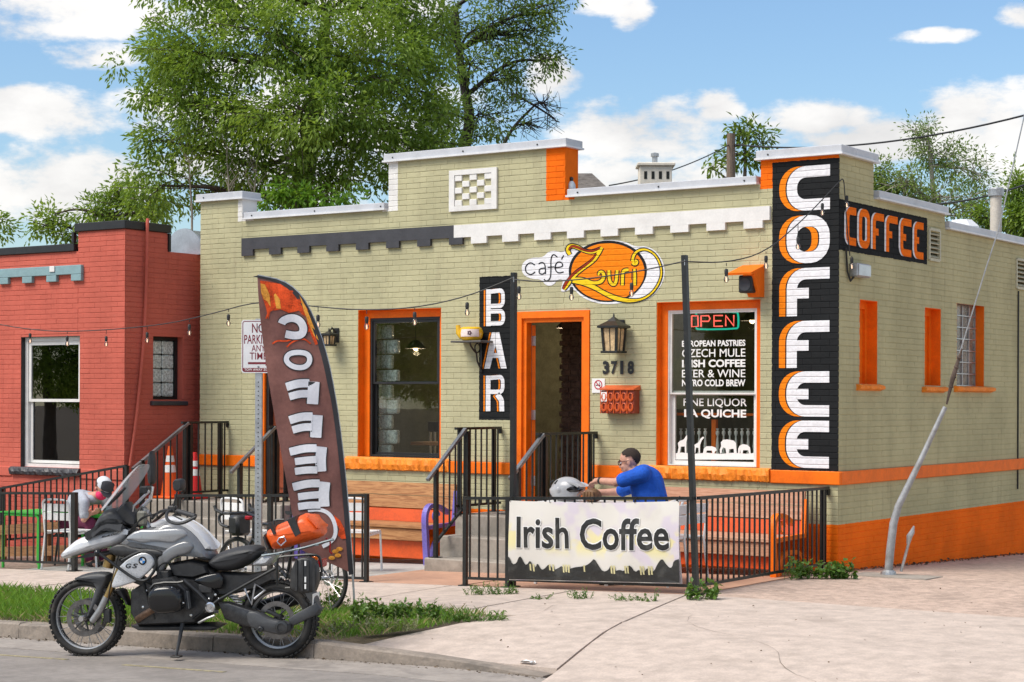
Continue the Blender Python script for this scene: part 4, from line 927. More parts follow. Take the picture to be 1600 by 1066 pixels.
M_signr = mat('sign red', (.48, .01, .03), .5); cx, cz = (a.x+b.x)/2, (a.z+b.z)/2+.01
mb = MB(); stroke(mb, ellp(cx, cz, .05, .05, 24), .013, fm(-.0112), 0, True); mb.build('ring', M_signr, ns, world=True); mb = MB(); stroke(mb, [(cx-.03, cz+.03), (cx+.03, cz-.03)], .012, fm(-.0116), 0); mb.build('slash', M_signr, ns, world=True)
mb = MB(); stroke(mb, [(cx-.035, cz-.004), (cx+.03, cz-.004)], .012, fm(-.0114), 0); stroke(mb, [(cx+.015, cz+.008), (cx+.02, cz+.03)], .006, fm(-.0114), 0); mb.build('cigarette', M_black, ns, world=True)
# shelf bracket and teapot planter
sh = thing('iron_shelf', 'black scrolled iron bracket shelf left of the BAR sign', 'shelf', F(730, 582, -.1))
a = F(709, 533, -.17); b = F(752, 533, -.17); zt = (a.z+b.z)/2; xs_ = F(744, 560, -.0).x
MB().cbox(a.x+.02, b.x+.06, -.27, -.0, zt-.02, zt+.004, .004).build('shelf_board', mat('grey shelf', (.10, .095, .085), .6), sh, world=True)
xc = (a.x+b.x)/2+.10
MB().bar((xc, -.012, zt-.022), (xc, -.012, zt-.38), .025, .02).build('wall_strap', M_iron, sh, world=True)
MB().tube([(xc, -.03, zt-.34), (xc, -.10, zt-.25), (xc, -.12, zt-.15), (xc, -.17, zt-.12), (xc, -.24, zt-.06), (xc, -.255, zt-.025)], .012, 6).build('brace', M_iron, sh, True, world=True)
MB().tube([(xc, -.10+.055*math.cos(R(q)), zt-.085+.055*math.sin(R(q))) for q in range(0, 361, 30)], .009, 6).build('scroll', M_iron, sh, True, world=True)
tp = thing('teapot_planter', 'yellow ceramic pot with painted flower standing on the iron shelf', 'pot', (xc-.04, -.15, zt+.005))
M_yel = mat('yellow glaze', (.80, .47, .015), .2, var=.08, spec=.6)
Mt = Matrix.Translation((xc-.06, -.15, zt+.005))
MB().lathe([(.0001, 0), (.10, 0), (.135, .03), (.15, .09), (.135, .15), (.11, .165), (.10, .16), (.0001, .15)], 20, Mt).build('body', M_yel, tp, True, world=True)
MB().tube([Mt @ Vector((-.11, -.03, .05)), Mt @ Vector((-.16, -.04, .10)), Mt @ Vector((-.17, -.04, .19))], [.045, .035, .028], 10).build('spout', M_yel, tp, True, world=True)
mb = MB(); mb.lathe([(.151, .045), (.1535, .09), (.1425, .135)], 24, Mt @ Matrix.Rotation(R(-110), 4, 'Z'), R(95)); mb.build('painted_patch', mat('pale pink glaze', (.75, .62, .58), .25), tp, True, world=True)
for q in range(5):
    al = R(-62+7*math.cos(q*1.256)); MB().ell(Mt @ Vector((.152*math.cos(al), .152*math.sin(al), .09+.018*math.sin(q*1.256))), (.010, .010, .012), 8, 5).build('painted_flower', mat('plum glaze', (.07, .01, .03), .3) if 'plum glaze' not in MATS else MATS['plum glaze'], tp, True, world=True)
# orange box speaker under a little roof
sb = thing('speaker_hood', 'orange hood sheltering a black loudspeaker at the top of the right window', 'speaker', F(1168, 465, -.15))
a = F(1142, 424, -.30); x0 = F(1147, 440, -.25).x; x1 = F(1190, 440, -.05).x; zt = F(1180, 419, -.1).z; zb = F(1180, 464, -.1).z
mb = MB(); mb.prism([(-.36, zt-.09), (0, zt+.02), (0, zt+.045), (-.37, zt-.065)], lambda y, z, t: (x0-.02+t, y, z), 0, x1-x0+.05); mb.build('hood_roof', M_orange, sb, world=True)
mb = MB(); mb.prism([(-.26, zt-.06), (0, zt+.018), (0, zb), (-.12, zb), (-.20, zb+.12)], lambda y, z, t: (x1-.13+t, y, z), 0, .14); mb.build('side_panel', M_orange, sb, world=True)
MB().box(x0+.12, x1-.016, -.02, -.002, zb, zt).build('back_panel', M_orange, sb, world=True)
MB().cbox(x0+.05, x0+.22, -.25, -.06, zb+.04, zt-.085, .015).build('speaker_box', M_black, sb, world=True)
mm_ = Matrix.Translation((x0+.135, -.252, (zb+zt)/2-.03)) @ Matrix.Rotation(R(90), 4, 'X'); MB().lathe([(.0001, -.02), (.03, -.012), (.065, .0), (.07, .004), (.0001, .002)], 16, mm_).build('grille', M_charc, sb, True, world=True)
# electrical box on the side wall
eb = thing('junction_box', 'small grey electrical box under the side COFFEE sign', 'electrical box', S(1343, 434, .05))
a = S(1333, 432, .06); b = S(1349, 413, .06); MB().cbox(.0, .10, a.y+.03, b.y+.1, a.z, b.z, .01).build('box', M_galv, eb, world=True); MB().cbox(.10, .115, a.y+.04, b.y+.09, a.z+.01, b.z-.01, .006).build('cover', M_alu, eb, world=True)
MB().tube([(.04, a.y+.06, a.z), (.03, a.y+.0, a.z-.05), (.02, a.y-.06, a.z+.05), (.02, a.y-.10, a.z+.3)], .012, 6).build('cable_tail', M_wire, eb, True, world=True)
MB().tube([(.012, S(1590, 470).y, z) for z in (.62, 1.6, 2.6, 3.28)], .011, 6).build('drop_cable', M_wire, side, world=True)

# ------------------------------------------------------------------ on and behind the roof
def place(px, py, dep): return D(px, py, dep)
vp = thing('vent_pipe', 'tall cream vent pipe with metal cap behind the side parapet', 'vent pipe', S(1556, 372, -1.0))
p = S(1556, 375, -1.0); q = S(1556, 296, -1.0); M = Matrix.Translation((p.x, p.y, 3.72))
rr_ = .083; MB().lathe([(.0001, 0), (rr_, 0), (rr_, q.z-3.72-.10), (.0001, q.z-3.72-.10)], 16, M).build('pipe', mat('cream enamel', (.58, .52, .44), .5, var=.1, dirt=(.35, .3, .25), damt=.4), vp, True, world=True)
MB().lathe([(.0001, q.z-3.72-.099), (rr_*1.35, q.z-3.72-.099), (rr_*1.4, q.z-3.72), (rr_*1.2, q.z-3.72+.02), (.0001, q.z-3.72+.03)], 16, M).build('cap', M_galv, vp, world=True)
rv = thing('roof_vent', 'squat white metal roof vent behind the side parapet', 'roof vent', S(1503, 365, -.9))
p = S(1503, 352, -.9); M = Matrix.Translation((p.x, p.y, 3.72)); h = p.z-3.72
MB().lathe([(.0001, 0), (.13, 0), (.13, h-.06), (.0001, h-.06)], 8, M).build('stem', M_galv, rv, world=True)
MB().lathe([(.0001, h-.055), (.25, h-.055), (.25, h-.03), (.14, h+.07), (.0001, h+.07)], 8, M).build('hood', M_cap, rv, world=True)
# neighbour's gable and chimney behind
nb = thing('far_house', 'grey shingled roof peeking above the front coping behind the cafe', 'house', place(915, 290, 36))
c = place(915, 300, 36); e = RT
mb = MB(); A = place(870, 296, 36); B = place(952, 296, 36); Tp = place(893, 271, 36.5); T2 = place(925, 271, 36.5); A2 = A+FW*4; B2 = B+FW*4
mb.add([A, B, T2, Tp, A-UP*.05, B-UP*.05], [(0, 1, 2, 3), (0, 4, 5, 1)]); mb.add([A+FW*3, B+FW*3, T2, Tp], [(0, 1, 2, 3)]); mb.add([A, Tp, A+FW*3], [(0, 1, 2)]); mb.add([B, T2, B+FW*3], [(0, 1, 2)])
mb.build('roof', mat('weathered shingles', (.17, .15, .135), .9, var=.35, scale=7, bump=.02, bscale=14, grain=(1, 1, 6)), nb, world=True)
mb = MB(); n_ = 0
wA = A+RT*.15+FW*.2; mb.add([wA-UP*4, B-RT*.15+FW*.2-UP*4, B-RT*.15+FW*.2, wA, wA+FW*2.6-UP*4, B-RT*.15+FW*2.8-UP*4, B-RT*.15+FW*2.8, wA+FW*2.6], [(0,1,2,3),(4,5,6,7),(0,4,7,3),(1,5,6,2)]); mb.build('wall', M_conc, nb, world=True)
chm = thing('cream_chimney', 'cream chimney with arched openings and a flue behind the front parapet', 'chimney', place(1023, 290, 34))
p = place(1023, 300, 34); MM = Matrix.Translation(p) @ Matrix.Rotation(YAW, 4, 'Z'); px_ = 34/2880
M_cream = mat('cream stucco', (.76, .69, .58), .8, var=.08, bump=.004)
h0 = (300-262)*px_; wd = 25*px_
MB().cbox(-wd, wd, -.25, .25, 3.7-p.z, h0, .01, MM).build('stack', M_cream, chm, world=True)
MB().cbox(-wd*1.15, wd*1.2, -.30, .30, h0+.001, h0+.06, .012, MM).build('cap', M_cream, chm, world=True)
for k in range(4):
    xk = -wd+.08+k*wd*.46; MB().box(xk, xk+.055, -.256, -.252, h0-.24, h0-.10, MM).build('opening', M_dark, chm, world=True)
MB().lathe([(.0001, h0+.06), (.05, h0+.06), (.05, h0+.2), (.075, h0+.2), (.075, h0+.26), (.0001, h0+.28)], 10, MM).build('flue', M_galv, chm, world=True)
pg = thing('bird_figurine', 'small pale bird figurine standing on the front coping beside the orange block', 'figurine', F(893, 290, .1))
p = F(893, 294, .12); hh = F(893, 273, .12).z-p.z; Mf = Matrix.Translation((p.x, .12, 4.30)) @ Matrix.Scale(hh+.02, 4)
MB().lathe([(.0001, 0), (.22, 0), (.27, .2), (.25, .42), (.13, .62), (.0001, .66)], 12, Mf).build('body', mat('pale blue grey', (.45, .50, .54), .5), pg, True, world=True); MB().ell(Mf @ Vector((0, 0, .78)), (hh*.15, hh*.15, hh*.17), 10, 7).build('head', M_black, pg, True, world=True)
MB().lathe([(.0001, 0), (.06, .02), (.0001, .22)], 6, Mf @ Matrix.Translation((-.12, -.05, .78)) @ Matrix.Rotation(R(-90), 4, 'Y')).build('beak', M_orange, pg, world=True)
# utility pole and lines
up_ = thing('utility_pole', 'brown wooden utility pole rising behind the cafe roof', 'utility pole', place(1142, 280, 40)-UP*6)
p = place(1142, 270, 40); t = place(1142, 209, 40); MB().tube([(p.x, p.y, -.3), (p.x, p.y, (p.z+t.z)/2), (p.x, p.y, t.z)], [.13, .095, .09], 12).build('pole', M_pole, up_, True, world=True)
MB().tube([(p.x, p.y, t.z-.3), (p.x+.3, p.y, t.z-.25)], .012, 5).build('insulator_pin', M_iron, up_, world=True)
def wire(name, label, pts, r, sag=0.0, n=24):
    o = MB().tube(pts, r, 5).build(name, M_wire, None, True); tag(o, label, 'cable', 'cables overhead'); return o
def sagline(a, b, sag, n=20): return [a.lerp(b, i/n)-UP*sag*4*(i/n)*(1-i/n) for i in range(n+1)]
wire('overhead_cable', 'twisted black overhead cable running from the pole to the upper right', sagline(place(1146, 226, 40), place(1640, 170, 30), .28), .018)
wire('overhead_cable', 'black service cable dropping from the pole towards the cream chimney', sagline(place(1140, 226, 40), place(952, 290, 33), .12), .013)
wire('overhead_cable', 'black cable crossing behind the vent pipe on the right', sagline(place(1440, 320, 34), place(1640, 275, 27), .1), .016)
# ------------------------------------------------------------------ guy wire
gw = thing('guy_wire', 'steel guy wire with a pale guard tube anchored beside the orange wall base', 'guy wire', G(1388, 899))
base = G(1388, 898); top = D(1612, 100, 19.0)
def gp(px, py): 
    t_ = (898-py)/(898-100); return D(px, py, ((base-CAM).dot(FW))*(1-t_)+19.3*t_)
MB().tube([gp(1497, 560), gp(1541, 418), gp(1560, 360), gp(1612, 130)], .007, 6).build('strand', M_galv, gw, world=True)
MB().tube([gp(1479, 632), gp(1489, 590), gp(1503, 545)], [.010, .028, .012], 8).build('turnbuckle', mat('rusty steel', (.10, .07, .055), .7, .4, var=.3), gw, world=True)
for k in range(4): c = gp(1486+4.2*k, 604-15*k); MB().ell(c, (.03, .03, .016), 8, 5, Matrix.Rotation(R(20), 4, 'Y')).build('clamp', MATS['rusty steel'], gw, True, world=True)
MB().tube([gp(1388, 897), gp(1391, 860), gp(1396, 818), gp(1404, 790), gp(1440, 716), gp(1477, 636)], [.044, .044, .042, .038, .030, .024], 10).build('guard', mat('weathered guard', (.34, .35, .36), .6, .3, var=.15, scale=12, dirt=(.22, .2, .18), dscale=5, damt=.6), gw, True, world=True)
MB().lathe([(.0001, 0), (.085, 0), (.08, .03), (.055, .05), (.0001, .05)], 12, Matrix.Translation((base.x, base.y, gz(base.x, base.y)))).build('collar', M_galv, gw, world=True)
MB().tube([gp(1408, 893), gp(1420, 848)], .016, 8).build('anchor_rod', M_galv, gw, world=True); MB().tube([gp(1419, 850), gp(1421, 838), gp(1425, 832), gp(1428, 822)], [.02, .034, .03, .008], 8).build('anchor_eye', M_galv, gw, True, world=True)
c = G(1400, 900); patch(MB(), [(c.x-.45, c.y-.22), (c.x+.42, c.y-.22), (c.x+.42, c.y+.25), (c.x-.45, c.y+.25)], 2, 2, gz, .004, .03).build('anchor_pad', M_step, gw, world=True)
# ------------------------------------------------------------------ string light posts and festoon lights
def sqpost(px, ytop, yplane, label, w_=.055, base=None):
    a = F(px, ytop, yplane); zb = gz(a.x, yplane); o = thing('light_post', label, 'post', (a.x, yplane, zb), 0, None)
    MB().cbox(a.x-w_/2, a.x+w_/2, yplane-w_/2, yplane+w_/2, zb, a.z, .005).build('shaft', M_iron, o, world=True); MB().cbox(a.x-w_*1.1, a.x+w_*1.1, yplane-w_*1.1, yplane+w_*1.1, zb, zb+.012, .003).build('base_plate', M_iron, o, world=True)
    MB().tube([(a.x, yplane-w_/2, a.z-.07), (a.x+.03, yplane-w_/2-.02, a.z-.05), (a.x+.03, yplane-w_/2-.02, a.z-.10)], .004, 5).build('hook', M_galv, o, world=True)
    return a
sqpost(803, 426, -2.93, 'tall thin black string light post in front of the BAR sign'); a = F(1069.5, 399, -2.95); bq = Vector((-.112, -2.997, gz(-.11, -3))); lp_ = thing('light_post', 'tall thin black string light post leaning in front of the right window', 'post', bq)
MB().bar(bq, a, .050, .050, (0, 1, 0)).build('shaft', M_iron, lp_, world=True); MB().cbox(bq.x-.06, bq.x+.06, -3.06, -2.94, bq.z, bq.z+.012, .003).build('base_plate', M_iron, lp_, world=True); MB().tube([a-UP*.07, a-UP*.05+Vector((.03, -.05, 0)), a-UP*.1+Vector((.03, -.05, 0))], .004, 5).build('hook', M_galv, lp_, world=True)
def festoon(label, path, bulbs, dep):
    """path: photo points with depths; bulbs hang from the nearest point of the line"""
    pts = [D(x, y, d) for x, y, d in path]; o = thing('string_lights', label, 'string lights', pts[0])
    q = smooth2([tuple(p) for p in pts], 2); MB().tube(q, .0065, 5).build('cable', M_wire, o, True, world=True)
    for bx, by in bulbs:
        # depth along the cable at that place
        best = min(range(len(path)-1), key=lambda i: 0 if path[i][0] <= bx <= path[i+1][0] else min(abs(path[i][0]-bx), abs(path[i+1][0]-bx)))
        p0, p1 = path[best], path[best+1]; t_ = max(0, min(1, (bx-p0[0])/(p1[0]-p0[0]+1e-9))); cy = p0[1]+(p1[1]-p0[1])*t_; dd = p0[2]+(p1[2]-p0[2])*t_
        a = D(bx, cy, dd); k = dd/2880; L = (by-cy)*k
        sk = MB().tube([a, a-UP*max(L-.11, .02)], .004, 5).lathe([(.0001, 0), (.015, 0), (.019, .03), (.018, .06), (.010, .07), (.0001, .07)], 8, Matrix.Translation(a-UP*(L-.015))).build('socket', M_wire, o, True, world=True)
        bl = MB().lathe([(.0001, -.062), (.014, -.056), (.024, -.036), (.025, -.022), (.015, .0), (.012, .008)], 10, Matrix.Translation(a-UP*(L-.012))).build('bulb', M_bulb, o, True, world=True)
        MB().tube([a-UP*(L+.0), a-UP*(L+.025), a-UP*(L+.04)], [.004, .006, .003], 5).build('filament', M_fil, bl, world=True)
festoon('string lights sagging across the red building to the feather flag', [(-30, 502, 24.5), (50, 516, 24), (120, 519, 23.6), (250, 509, 22.5), (330, 491, 21.2), (405, 470, 19.5), (470, 476, 19.2), (480, 478, 18.6), (560, 485, 18.3), (645, 482, 18.1), (730, 464, 18.0), (802, 434, 17.9)],
        [(47, 531), (105, 535), (166, 536), (230, 530), (296, 518), (357, 503), (497, 505), (573, 508), (648, 501), (730, 486)], 20)
festoon('string lights strung between the two thin black posts', [(804, 437, 17.9), (850, 441, 17.7), (920, 436, 17.5), (1000, 424, 17.2), (1071, 408, 17.0)], [(811, 461), (893, 462), (987, 456)], 17.5)
festoon('string lights rising from the right post to the big COFFEE sign', [(1071, 409, 17.0), (1135, 411, 17.5), (1195, 395, 18.2), (1250, 348, 19.2), (1285, 312, 19.7), (1312, 283, 19.93), (1318, 278, 19.96), (1320, 300, 20.0), (1323, 350, 20.02), (1328, 400, 20.06)], [(1135, 434), (1197, 413), (1247, 383), (1285, 330), (1323, 318), (1331, 414)], 18)
# ------------------------------------------------------------------ steps
def steps(label, x0, x1, tops, ys, zg):
    o = thing('entrance_steps', label, 'steps', ((x0+x1)/2, ys[0], zg)); n = len(tops)
    for i in range(n):
        yb = -.012 if i == n-1 else ys[i+1]+.001
        MB().cbox(x0+rnd.uniform(-.004, .004), x1, ys[i], yb if i == n-1 else yb, zg-.05, tops[i], .012).build('landing' if i == n-1 else 'step', M_step, o, world=True)
    return o
steps('grey concrete steps up to the open orange front door', -4.47, -2.98, (-.03, .205, .44), (-1.52, -1.22, -.92), -.19)
steps('pale concrete steps and landing at the left orange door', -9.62, -7.2, (-.10, .08, .26, .45), (-1.80, -1.5, -1.2, -.9), -.33)
mt = tag(MB().cbox(-4.05, -3.35, -.62, -.12, .444, .456, .004).build('door_mat', M_charc), 'dark doormat lying on the landing of the front steps', 'doormat')
# ------------------------------------------------------------------ iron railings and fences
def panel(o, A, B, za0, za1, zb0, zb1, sp=.112, bw=.016, rw=.04, topm=M_iron, skip=0.0, rail=True):
    """top rail A->B at za, bottom rail at zb, vertical bars between (A, B are (x, y))"""
    A3 = Vector((A[0], A[1], 0)); B3 = Vector((B[0], B[1], 0)); L = (B3-A3).length
    if rail: MB().bar(A3+UP*za0, B3+UP*za1, rw, rw*.75).build('top_rail', topm, o, world=True)
    MB().bar(A3+UP*zb0, B3+UP*zb1, .028).build('bottom_rail', M_iron, o, world=True)
    n = max(1, int(L/sp))
    for i in range(n):
        t = (i+.5)/n; p = A3.lerp(B3, t); MB().box(p.x-bw/2, p.x+bw/2, p.y-bw/2, p.y+bw/2, zb0+(zb1-zb0)*t+.012, za0+(za1-za0)*t-.012).build('baluster', M_iron, o, world=True)
def post(o, x, y, z0, z1, w_=.042, plate=True):
    p = MB().box(x-w_/2, x+w_/2, y-w_/2, y+w_/2, z0, z1).build('post', M_iron, o, world=True)
    if plate: MB().box(x-w_*1.3, x+w_*1.3, y-w_*1.3, y+w_*1.3, z0-.004, z0+.010).build('foot_plate', M_iron, p, world=True)
def stair_rail(label, x, yw, yf, ztop, zland, slope_end, sx, lowz):
    o = thing('stair_railing', label, 'railing', (x, yf, zland))
    panel(o, (x, yf-.1), (x, yw), ztop, ztop, zland+.10, zland+.10); post(o, x, yf-.02, zland, ztop-.015); post(o, x, yw-.14, zland, ztop-.015)
    MB().box(x-.02, x+.02, yw-.02, yw+.01, ztop-.07, ztop-.016).build('rail_return', M_iron, o, world=True)
    ye, ze = slope_end; y0 = yf-.0
    MB().bar((sx, y0, ztop-.005), (sx, ye, ze), .045, .035).build('handrail', M_handr, o, world=True)
    panel(o, (sx, y0-.03), (sx, ye+.14), ztop-.02, ze+.1, zland+.085, lowz+.16, rail=False); post(o, sx, y0+.04, zland, ztop-.03, .05); post(o, sx, ye+.16, lowz, ze+.11, .045)
stair_rail('black railing left of the front door steps beside the purple bench arm', -4.43, -.03, -.86, 1.452, .44, (-1.60, .87), -4.36, -.03)
stair_rail('black railing right of the front door steps before the doorway', -3.06, -.03, -1.2, 1.41, .44, (-1.86, .93), -3.04, -.03)
stair_rail('black railing left of the side landing beside the traffic cones', -8.95, .0, -.78, 1.475, .45, (-1.78, .89), -8.93, -.10)
stair_rail('black railing behind the sign post at the left orange door', -7.75, -.03, -.42, 1.43, .45, (-1.25, .86), -7.73, .08)
rl = thing('ramp_railing', 'long sloping black railing before the red building', 'railing', (-9.05, -1.8, -.3))
panel(rl, (-13.2, -1.8), (-9.02, -1.8), .30, .93, -.30, .10); post(rl, -9.02, -1.8, -.32, .93); post(rl, -11.4, -1.8, -.40, .57); post(rl, -13.2, -1.8, -.45, .30)
fr = thing('patio_fence', 'black iron patio fence carrying the Irish Coffee banner', 'fence', (-1.4, -3, -.1))
panel(fr, (-2.82, -3), (-.145, -3), .772, .861, -.055, .024); panel(fr, (-.11, -2.96), (-.11, -.02), .862, .848, .025, .03)
for x_, t in ((-2.82, .79), (-2.285, .80)): post(fr, x_, -3.0, gz(x_, -3), t)
post(fr, -.11, -.16, gz(0, 0)-.01, .85); MB().box(-.13, -.09, -.05, -.006, .77, .835).build('rail_return', M_iron, fr, world=True)
fl = thing('patio_fence', 'black iron fence behind the bicycle and feather flag', 'fence', (-5.5, -3, -.2))
panel(fl, (-6.95, -3), (-4.13, -3), .665, .76, -.205, -.135); post(fl, -6.95, -3, gz(-6.95, -3), .68); post(fl, -5.5, -3, gz(-5.5, -3), .72); post(fl, -4.13, -3, gz(-4.13, -3), .775)
ff = thing('patio_fence', 'black iron fence in front of the green table and woman', 'fence', (-10.5, -3, -.3))
panel(ff, (-13.4, -3), (-8.66, -3), .50, .635, -.34, -.215); post(ff, -13.4, -3, gz(-13.4, -3), .51); post(ff, -11.2, -3, gz(-11.2, -3), .57); post(ff, -8.66, -3, gz(-8.66, -3), .65, .055)
# timber edging boards left, behind the table
pb = thing('timber_edging', 'brown timber boards edging the ramp behind the green table', 'timber boards', (-10.8, -1.95, -.35))
for (xa, za, xb, zb, h) in ((-13.2, -.14, -9.55, .16, .13), (-13.2, -.40, -9.55, -.16, .13)):
    A = Vector((xa, -1.95, za)); B = Vector((xb, -1.95, zb)); MB().bar(A, B, .045, h).build('board', M_deck, pb, world=True)
for x_ in (-12.4, -11.3, -10.4, -9.62): MB().cbox(x_-.05, x_+.05, -1.92, -1.83, -.45, .16+.08*(x_+9.55), .008).build('stake', M_deck, pb, world=True)
# ------------------------------------------------------------------ benches
def armprof():
    return None
def bench(label, x0, x1, yb, yf, zg, top, m_wood, m_arm, m_low, seat):
    o = thing('slatted_bench', label, 'bench', ((x0+x1)/2, (yb+yf)/2, zg)); d = yf-yb; h = top-seat
    lean = lambda z: yb + (top-z)*(-.18)
    k = (top-seat-.16)/2
    for i in range(2):
        z1 = top-i*k; z0 = z1-k+.008; A = (lean(z0)); B_ = lean(z1)
        MB().prism([(A, z0), (B_, z1), (B_-.035, z1), (A-.035, z0)], lambda y, z, t: (x0+t, y, z), 0, x1-x0).build('back_plank', m_wood, o, world=True)
    z1 = top-2*k; z0 = seat-.0; MB().prism([(lean(z0), z0), (lean(z1), z1-.006), (lean(z1)-.03, z1-.006), (lean(z0)-.03, z0)], lambda y, z, t: (x0+t, y, z), 0, x1-x0).build('back_plank', m_low, o, world=True)
    ys_ = lean(seat)-.05; nW = 4; wd = (ys_-yf)/nW
    for i in range(nW): MB().cbox(x0, x1, ys_-(i+1)*wd+.006, ys_-i*wd-.006, seat-.04, seat, .006).build('seat_plank', m_wood, o, world=True)
    MB().cbox(x0+.03, x1-.03, yf+.03, yf+.065, seat-.19, seat-.045, .006).build('apron', m_wood, o, world=True)
    MB().cbox(x0+.04, x1-.04, yf+.10, yf+.14, zg+.08, seat-.195, .006).build('lower_apron', m_low, o, world=True)
    for xe in (x0-.02, x1+.02):
        at = seat+.25; P2 = [(yf+.02, zg), (yf-.015, seat-.06), (yf-.03, seat+.1), (yf+.0, at-.05), (yf+.08, at), (yf+.22, at-.015), (yf+.34, at-.06), (yf+.44, at-.11)]
        mb = MB(); rb = ribbon(smooth2(P2, 2), .05); nn = len(rb)
        pol = [tuple(a) for a, b in rb]+[tuple(b) for a, b in reversed(rb)]; mb.prism(pol, lambda y, z, t: (xe+t, y, z), -.035, .035); mb.build('arm', m_arm, o, world=True)
        q = [(yf+.03, seat-.02), (yf+.2, seat-.01), (ys_+.02, seat+.0), (ys_+.07, top-.08)]; mb = MB(); rb = ribbon(q, .045); mb.prism([tuple(a) for a, b in rb]+[tuple(b) for a, b in reversed(rb)], lambda y, z, t: (xe+t, y, z), -.024, .024); mb.build('end_frame', m_arm, o, world=True)
        q = smooth2([(yf+.12, zg), (yf+.13, seat-.28), (yf+.22, seat-.16), (ys_-.12, seat-.16), (ys_-.03, seat-.28), (ys_+.03, zg)], 2); mb = MB(); rb = ribbon(q, .05); mb.prism([tuple(a) for a, b in rb]+[tuple(b) for a, b in reversed(rb)], lambda y, z, t: (xe+t, y, z), -.026, .026); mb.build('leg_frame', m_arm, o, world=True)
        c_ = [(yf+.20+.055*math.cos(R(a)), seat+.115+.06*math.sin(R(a))) for a in range(0, 330, 22)]; mb = MB(); rb = ribbon(c_, .022); mb.prism([tuple(a) for a, b in rb]+[tuple(b) for a, b in reversed(rb)], lambda y, z, t: (xe+t, y, z), -.015, .015); mb.build('scroll', m_arm, o, world=True)
M_purp = mat('purple iron paint', (.17, .13, .46), .4, var=.15, dirt=(.10, .08, .2), damt=.5, dscale=5)
bench('wooden bench with purple iron arm left of the front steps', -7.0, -5.0, -.12, -.80, -.22, .75, M_wood, M_purp, M_benchor, .27)
bench('sun bleached bench with orange iron arm at the building corner', -2.25, -.30, -.16, -1.0, -.07, .81, M_woodp, M_orange, M_benchor, .34)
# ------------------------------------------------------------------ white cafe chairs and tables
M_wm = mat('white powder coat', (.76, .76, .75), .35, var=.04)
M_gm = mat('green powder coat', (.05, .48, .06), .35, var=.06)
def chair(label, loc, rz, sc=1.05):
    o = thing('metal_chair', label, 'chair', (loc[0], loc[1], gz(*loc)), rz, 'white metal patio chairs'); s = sc
    for sx in (-1, 1):
        MB().tube([(sx*.21*s, -.23*s, 0), (sx*.20*s, -.20*s, .44*s)], .0125*s, 8).build('leg', M_wm, o, True); MB().tube([(sx*.21*s, .25*s, 0), (sx*.20*s, .20*s, .42*s), (sx*.205*s, .235*s, .72*s)] , .0125*s, 8).build('leg', M_wm, o, True)
    MB().tube(smooth2([(-.205*s, .233*s, .70*s), (-.2*s, .245*s, .80*s), (-.14*s, .25*s, .825*s), (.14*s, .25*s, .825*s), (.2*s, .245*s, .80*s), (.205*s, .233*s, .70*s)], 2), .0125*s, 8).build('back_frame', M_wm, o, True)
    for i in range(2): MB().cbox(-.195*s, .195*s, .222*s+i*.006, .234*s+i*.006, (.58+i*.105)*s, (.67+i*.105)*s, .004).build('back_slat', M_wm, o)
    for i in range(5): MB().cbox(-.205*s, .205*s, (-.215+.085*i)*s, (-.145+.085*i)*s, .44*s, .455*s, .004).build('seat_slat', M_wm, o)
    MB().bar((-.2*s, -.2*s, .43*s), (-.2*s, .2*s, .42*s), .022).build('seat_rail', M_wm, o); MB().bar((.2*s, -.2*s, .43*s), (.2*s, .2*s, .42*s), .022).build('seat_rail', M_wm, o)
    return o
chair('white metal chair with its back to the fence at the green table', (-9.12, -2.66), R(180+5))
chair('white metal chair beside the bench with orange arm', (-1.02, -1.78), R(-100))
chair('white metal chair half hidden behind the feather flag', (-5.15, -1.9), R(200))
chair('white metal chair behind the bicycle handlebar and sign post', (-6.6, -2.15), R(170))
mchair = chair('white metal chair the man in the blue shirt sits on', (-.98, -2.25), R(-90))
def table(label, x0, x1, y0, y1, zt, m, cat='table', name='patio_table'):
    zg = gz((x0+x1)/2, (y0+y1)/2); o = thing(name, label, cat, ((x0+x1)/2, (y0+y1)/2, zg)); n = 6; wd = (y1-y0)/n
    for i in range(n): MB().cbox(x0, x1, y0+i*wd+.004, y0+(i+1)*wd-.004, zt-.018, zt, .004).build('top_slat', m, o, world=True)
    for y in (y0+.04, y1-.04):
        for sx, xe in ((1, x0), (-1, x1)): MB().tube(smooth2([(xe+sx*.03, y, gz(xe, y)), (xe+sx*.035, y, zt-.10), (xe+sx*.06, y, zt-.035), (xe+sx*.12, y, zt-.03)], 2), .019, 8).build('leg', m, o, True, world=True)
    MB().bar((x0+.1, y0+.04, zt-.035), (x1-.1, y0+.04, zt-.035), .03).build('frame_rail', m, o, world=True); MB().bar((x0+.1, y1-.04, zt-.035), (x1-.1, y1-.04, zt-.035), .03).build('frame_rail', m, o, world=True)
table('green metal patio table behind the left fence', -10.15, -9.42, -2.9, -2.25, .36, M_gm)
table('green metal table under the leaning woman', -9.30, -8.72, -2.35, -1.75, .34, M_gm)
table('white slatted table under the grey helmet', -2.30, -1.38, -2.55, -1.85, .735, M_wm)
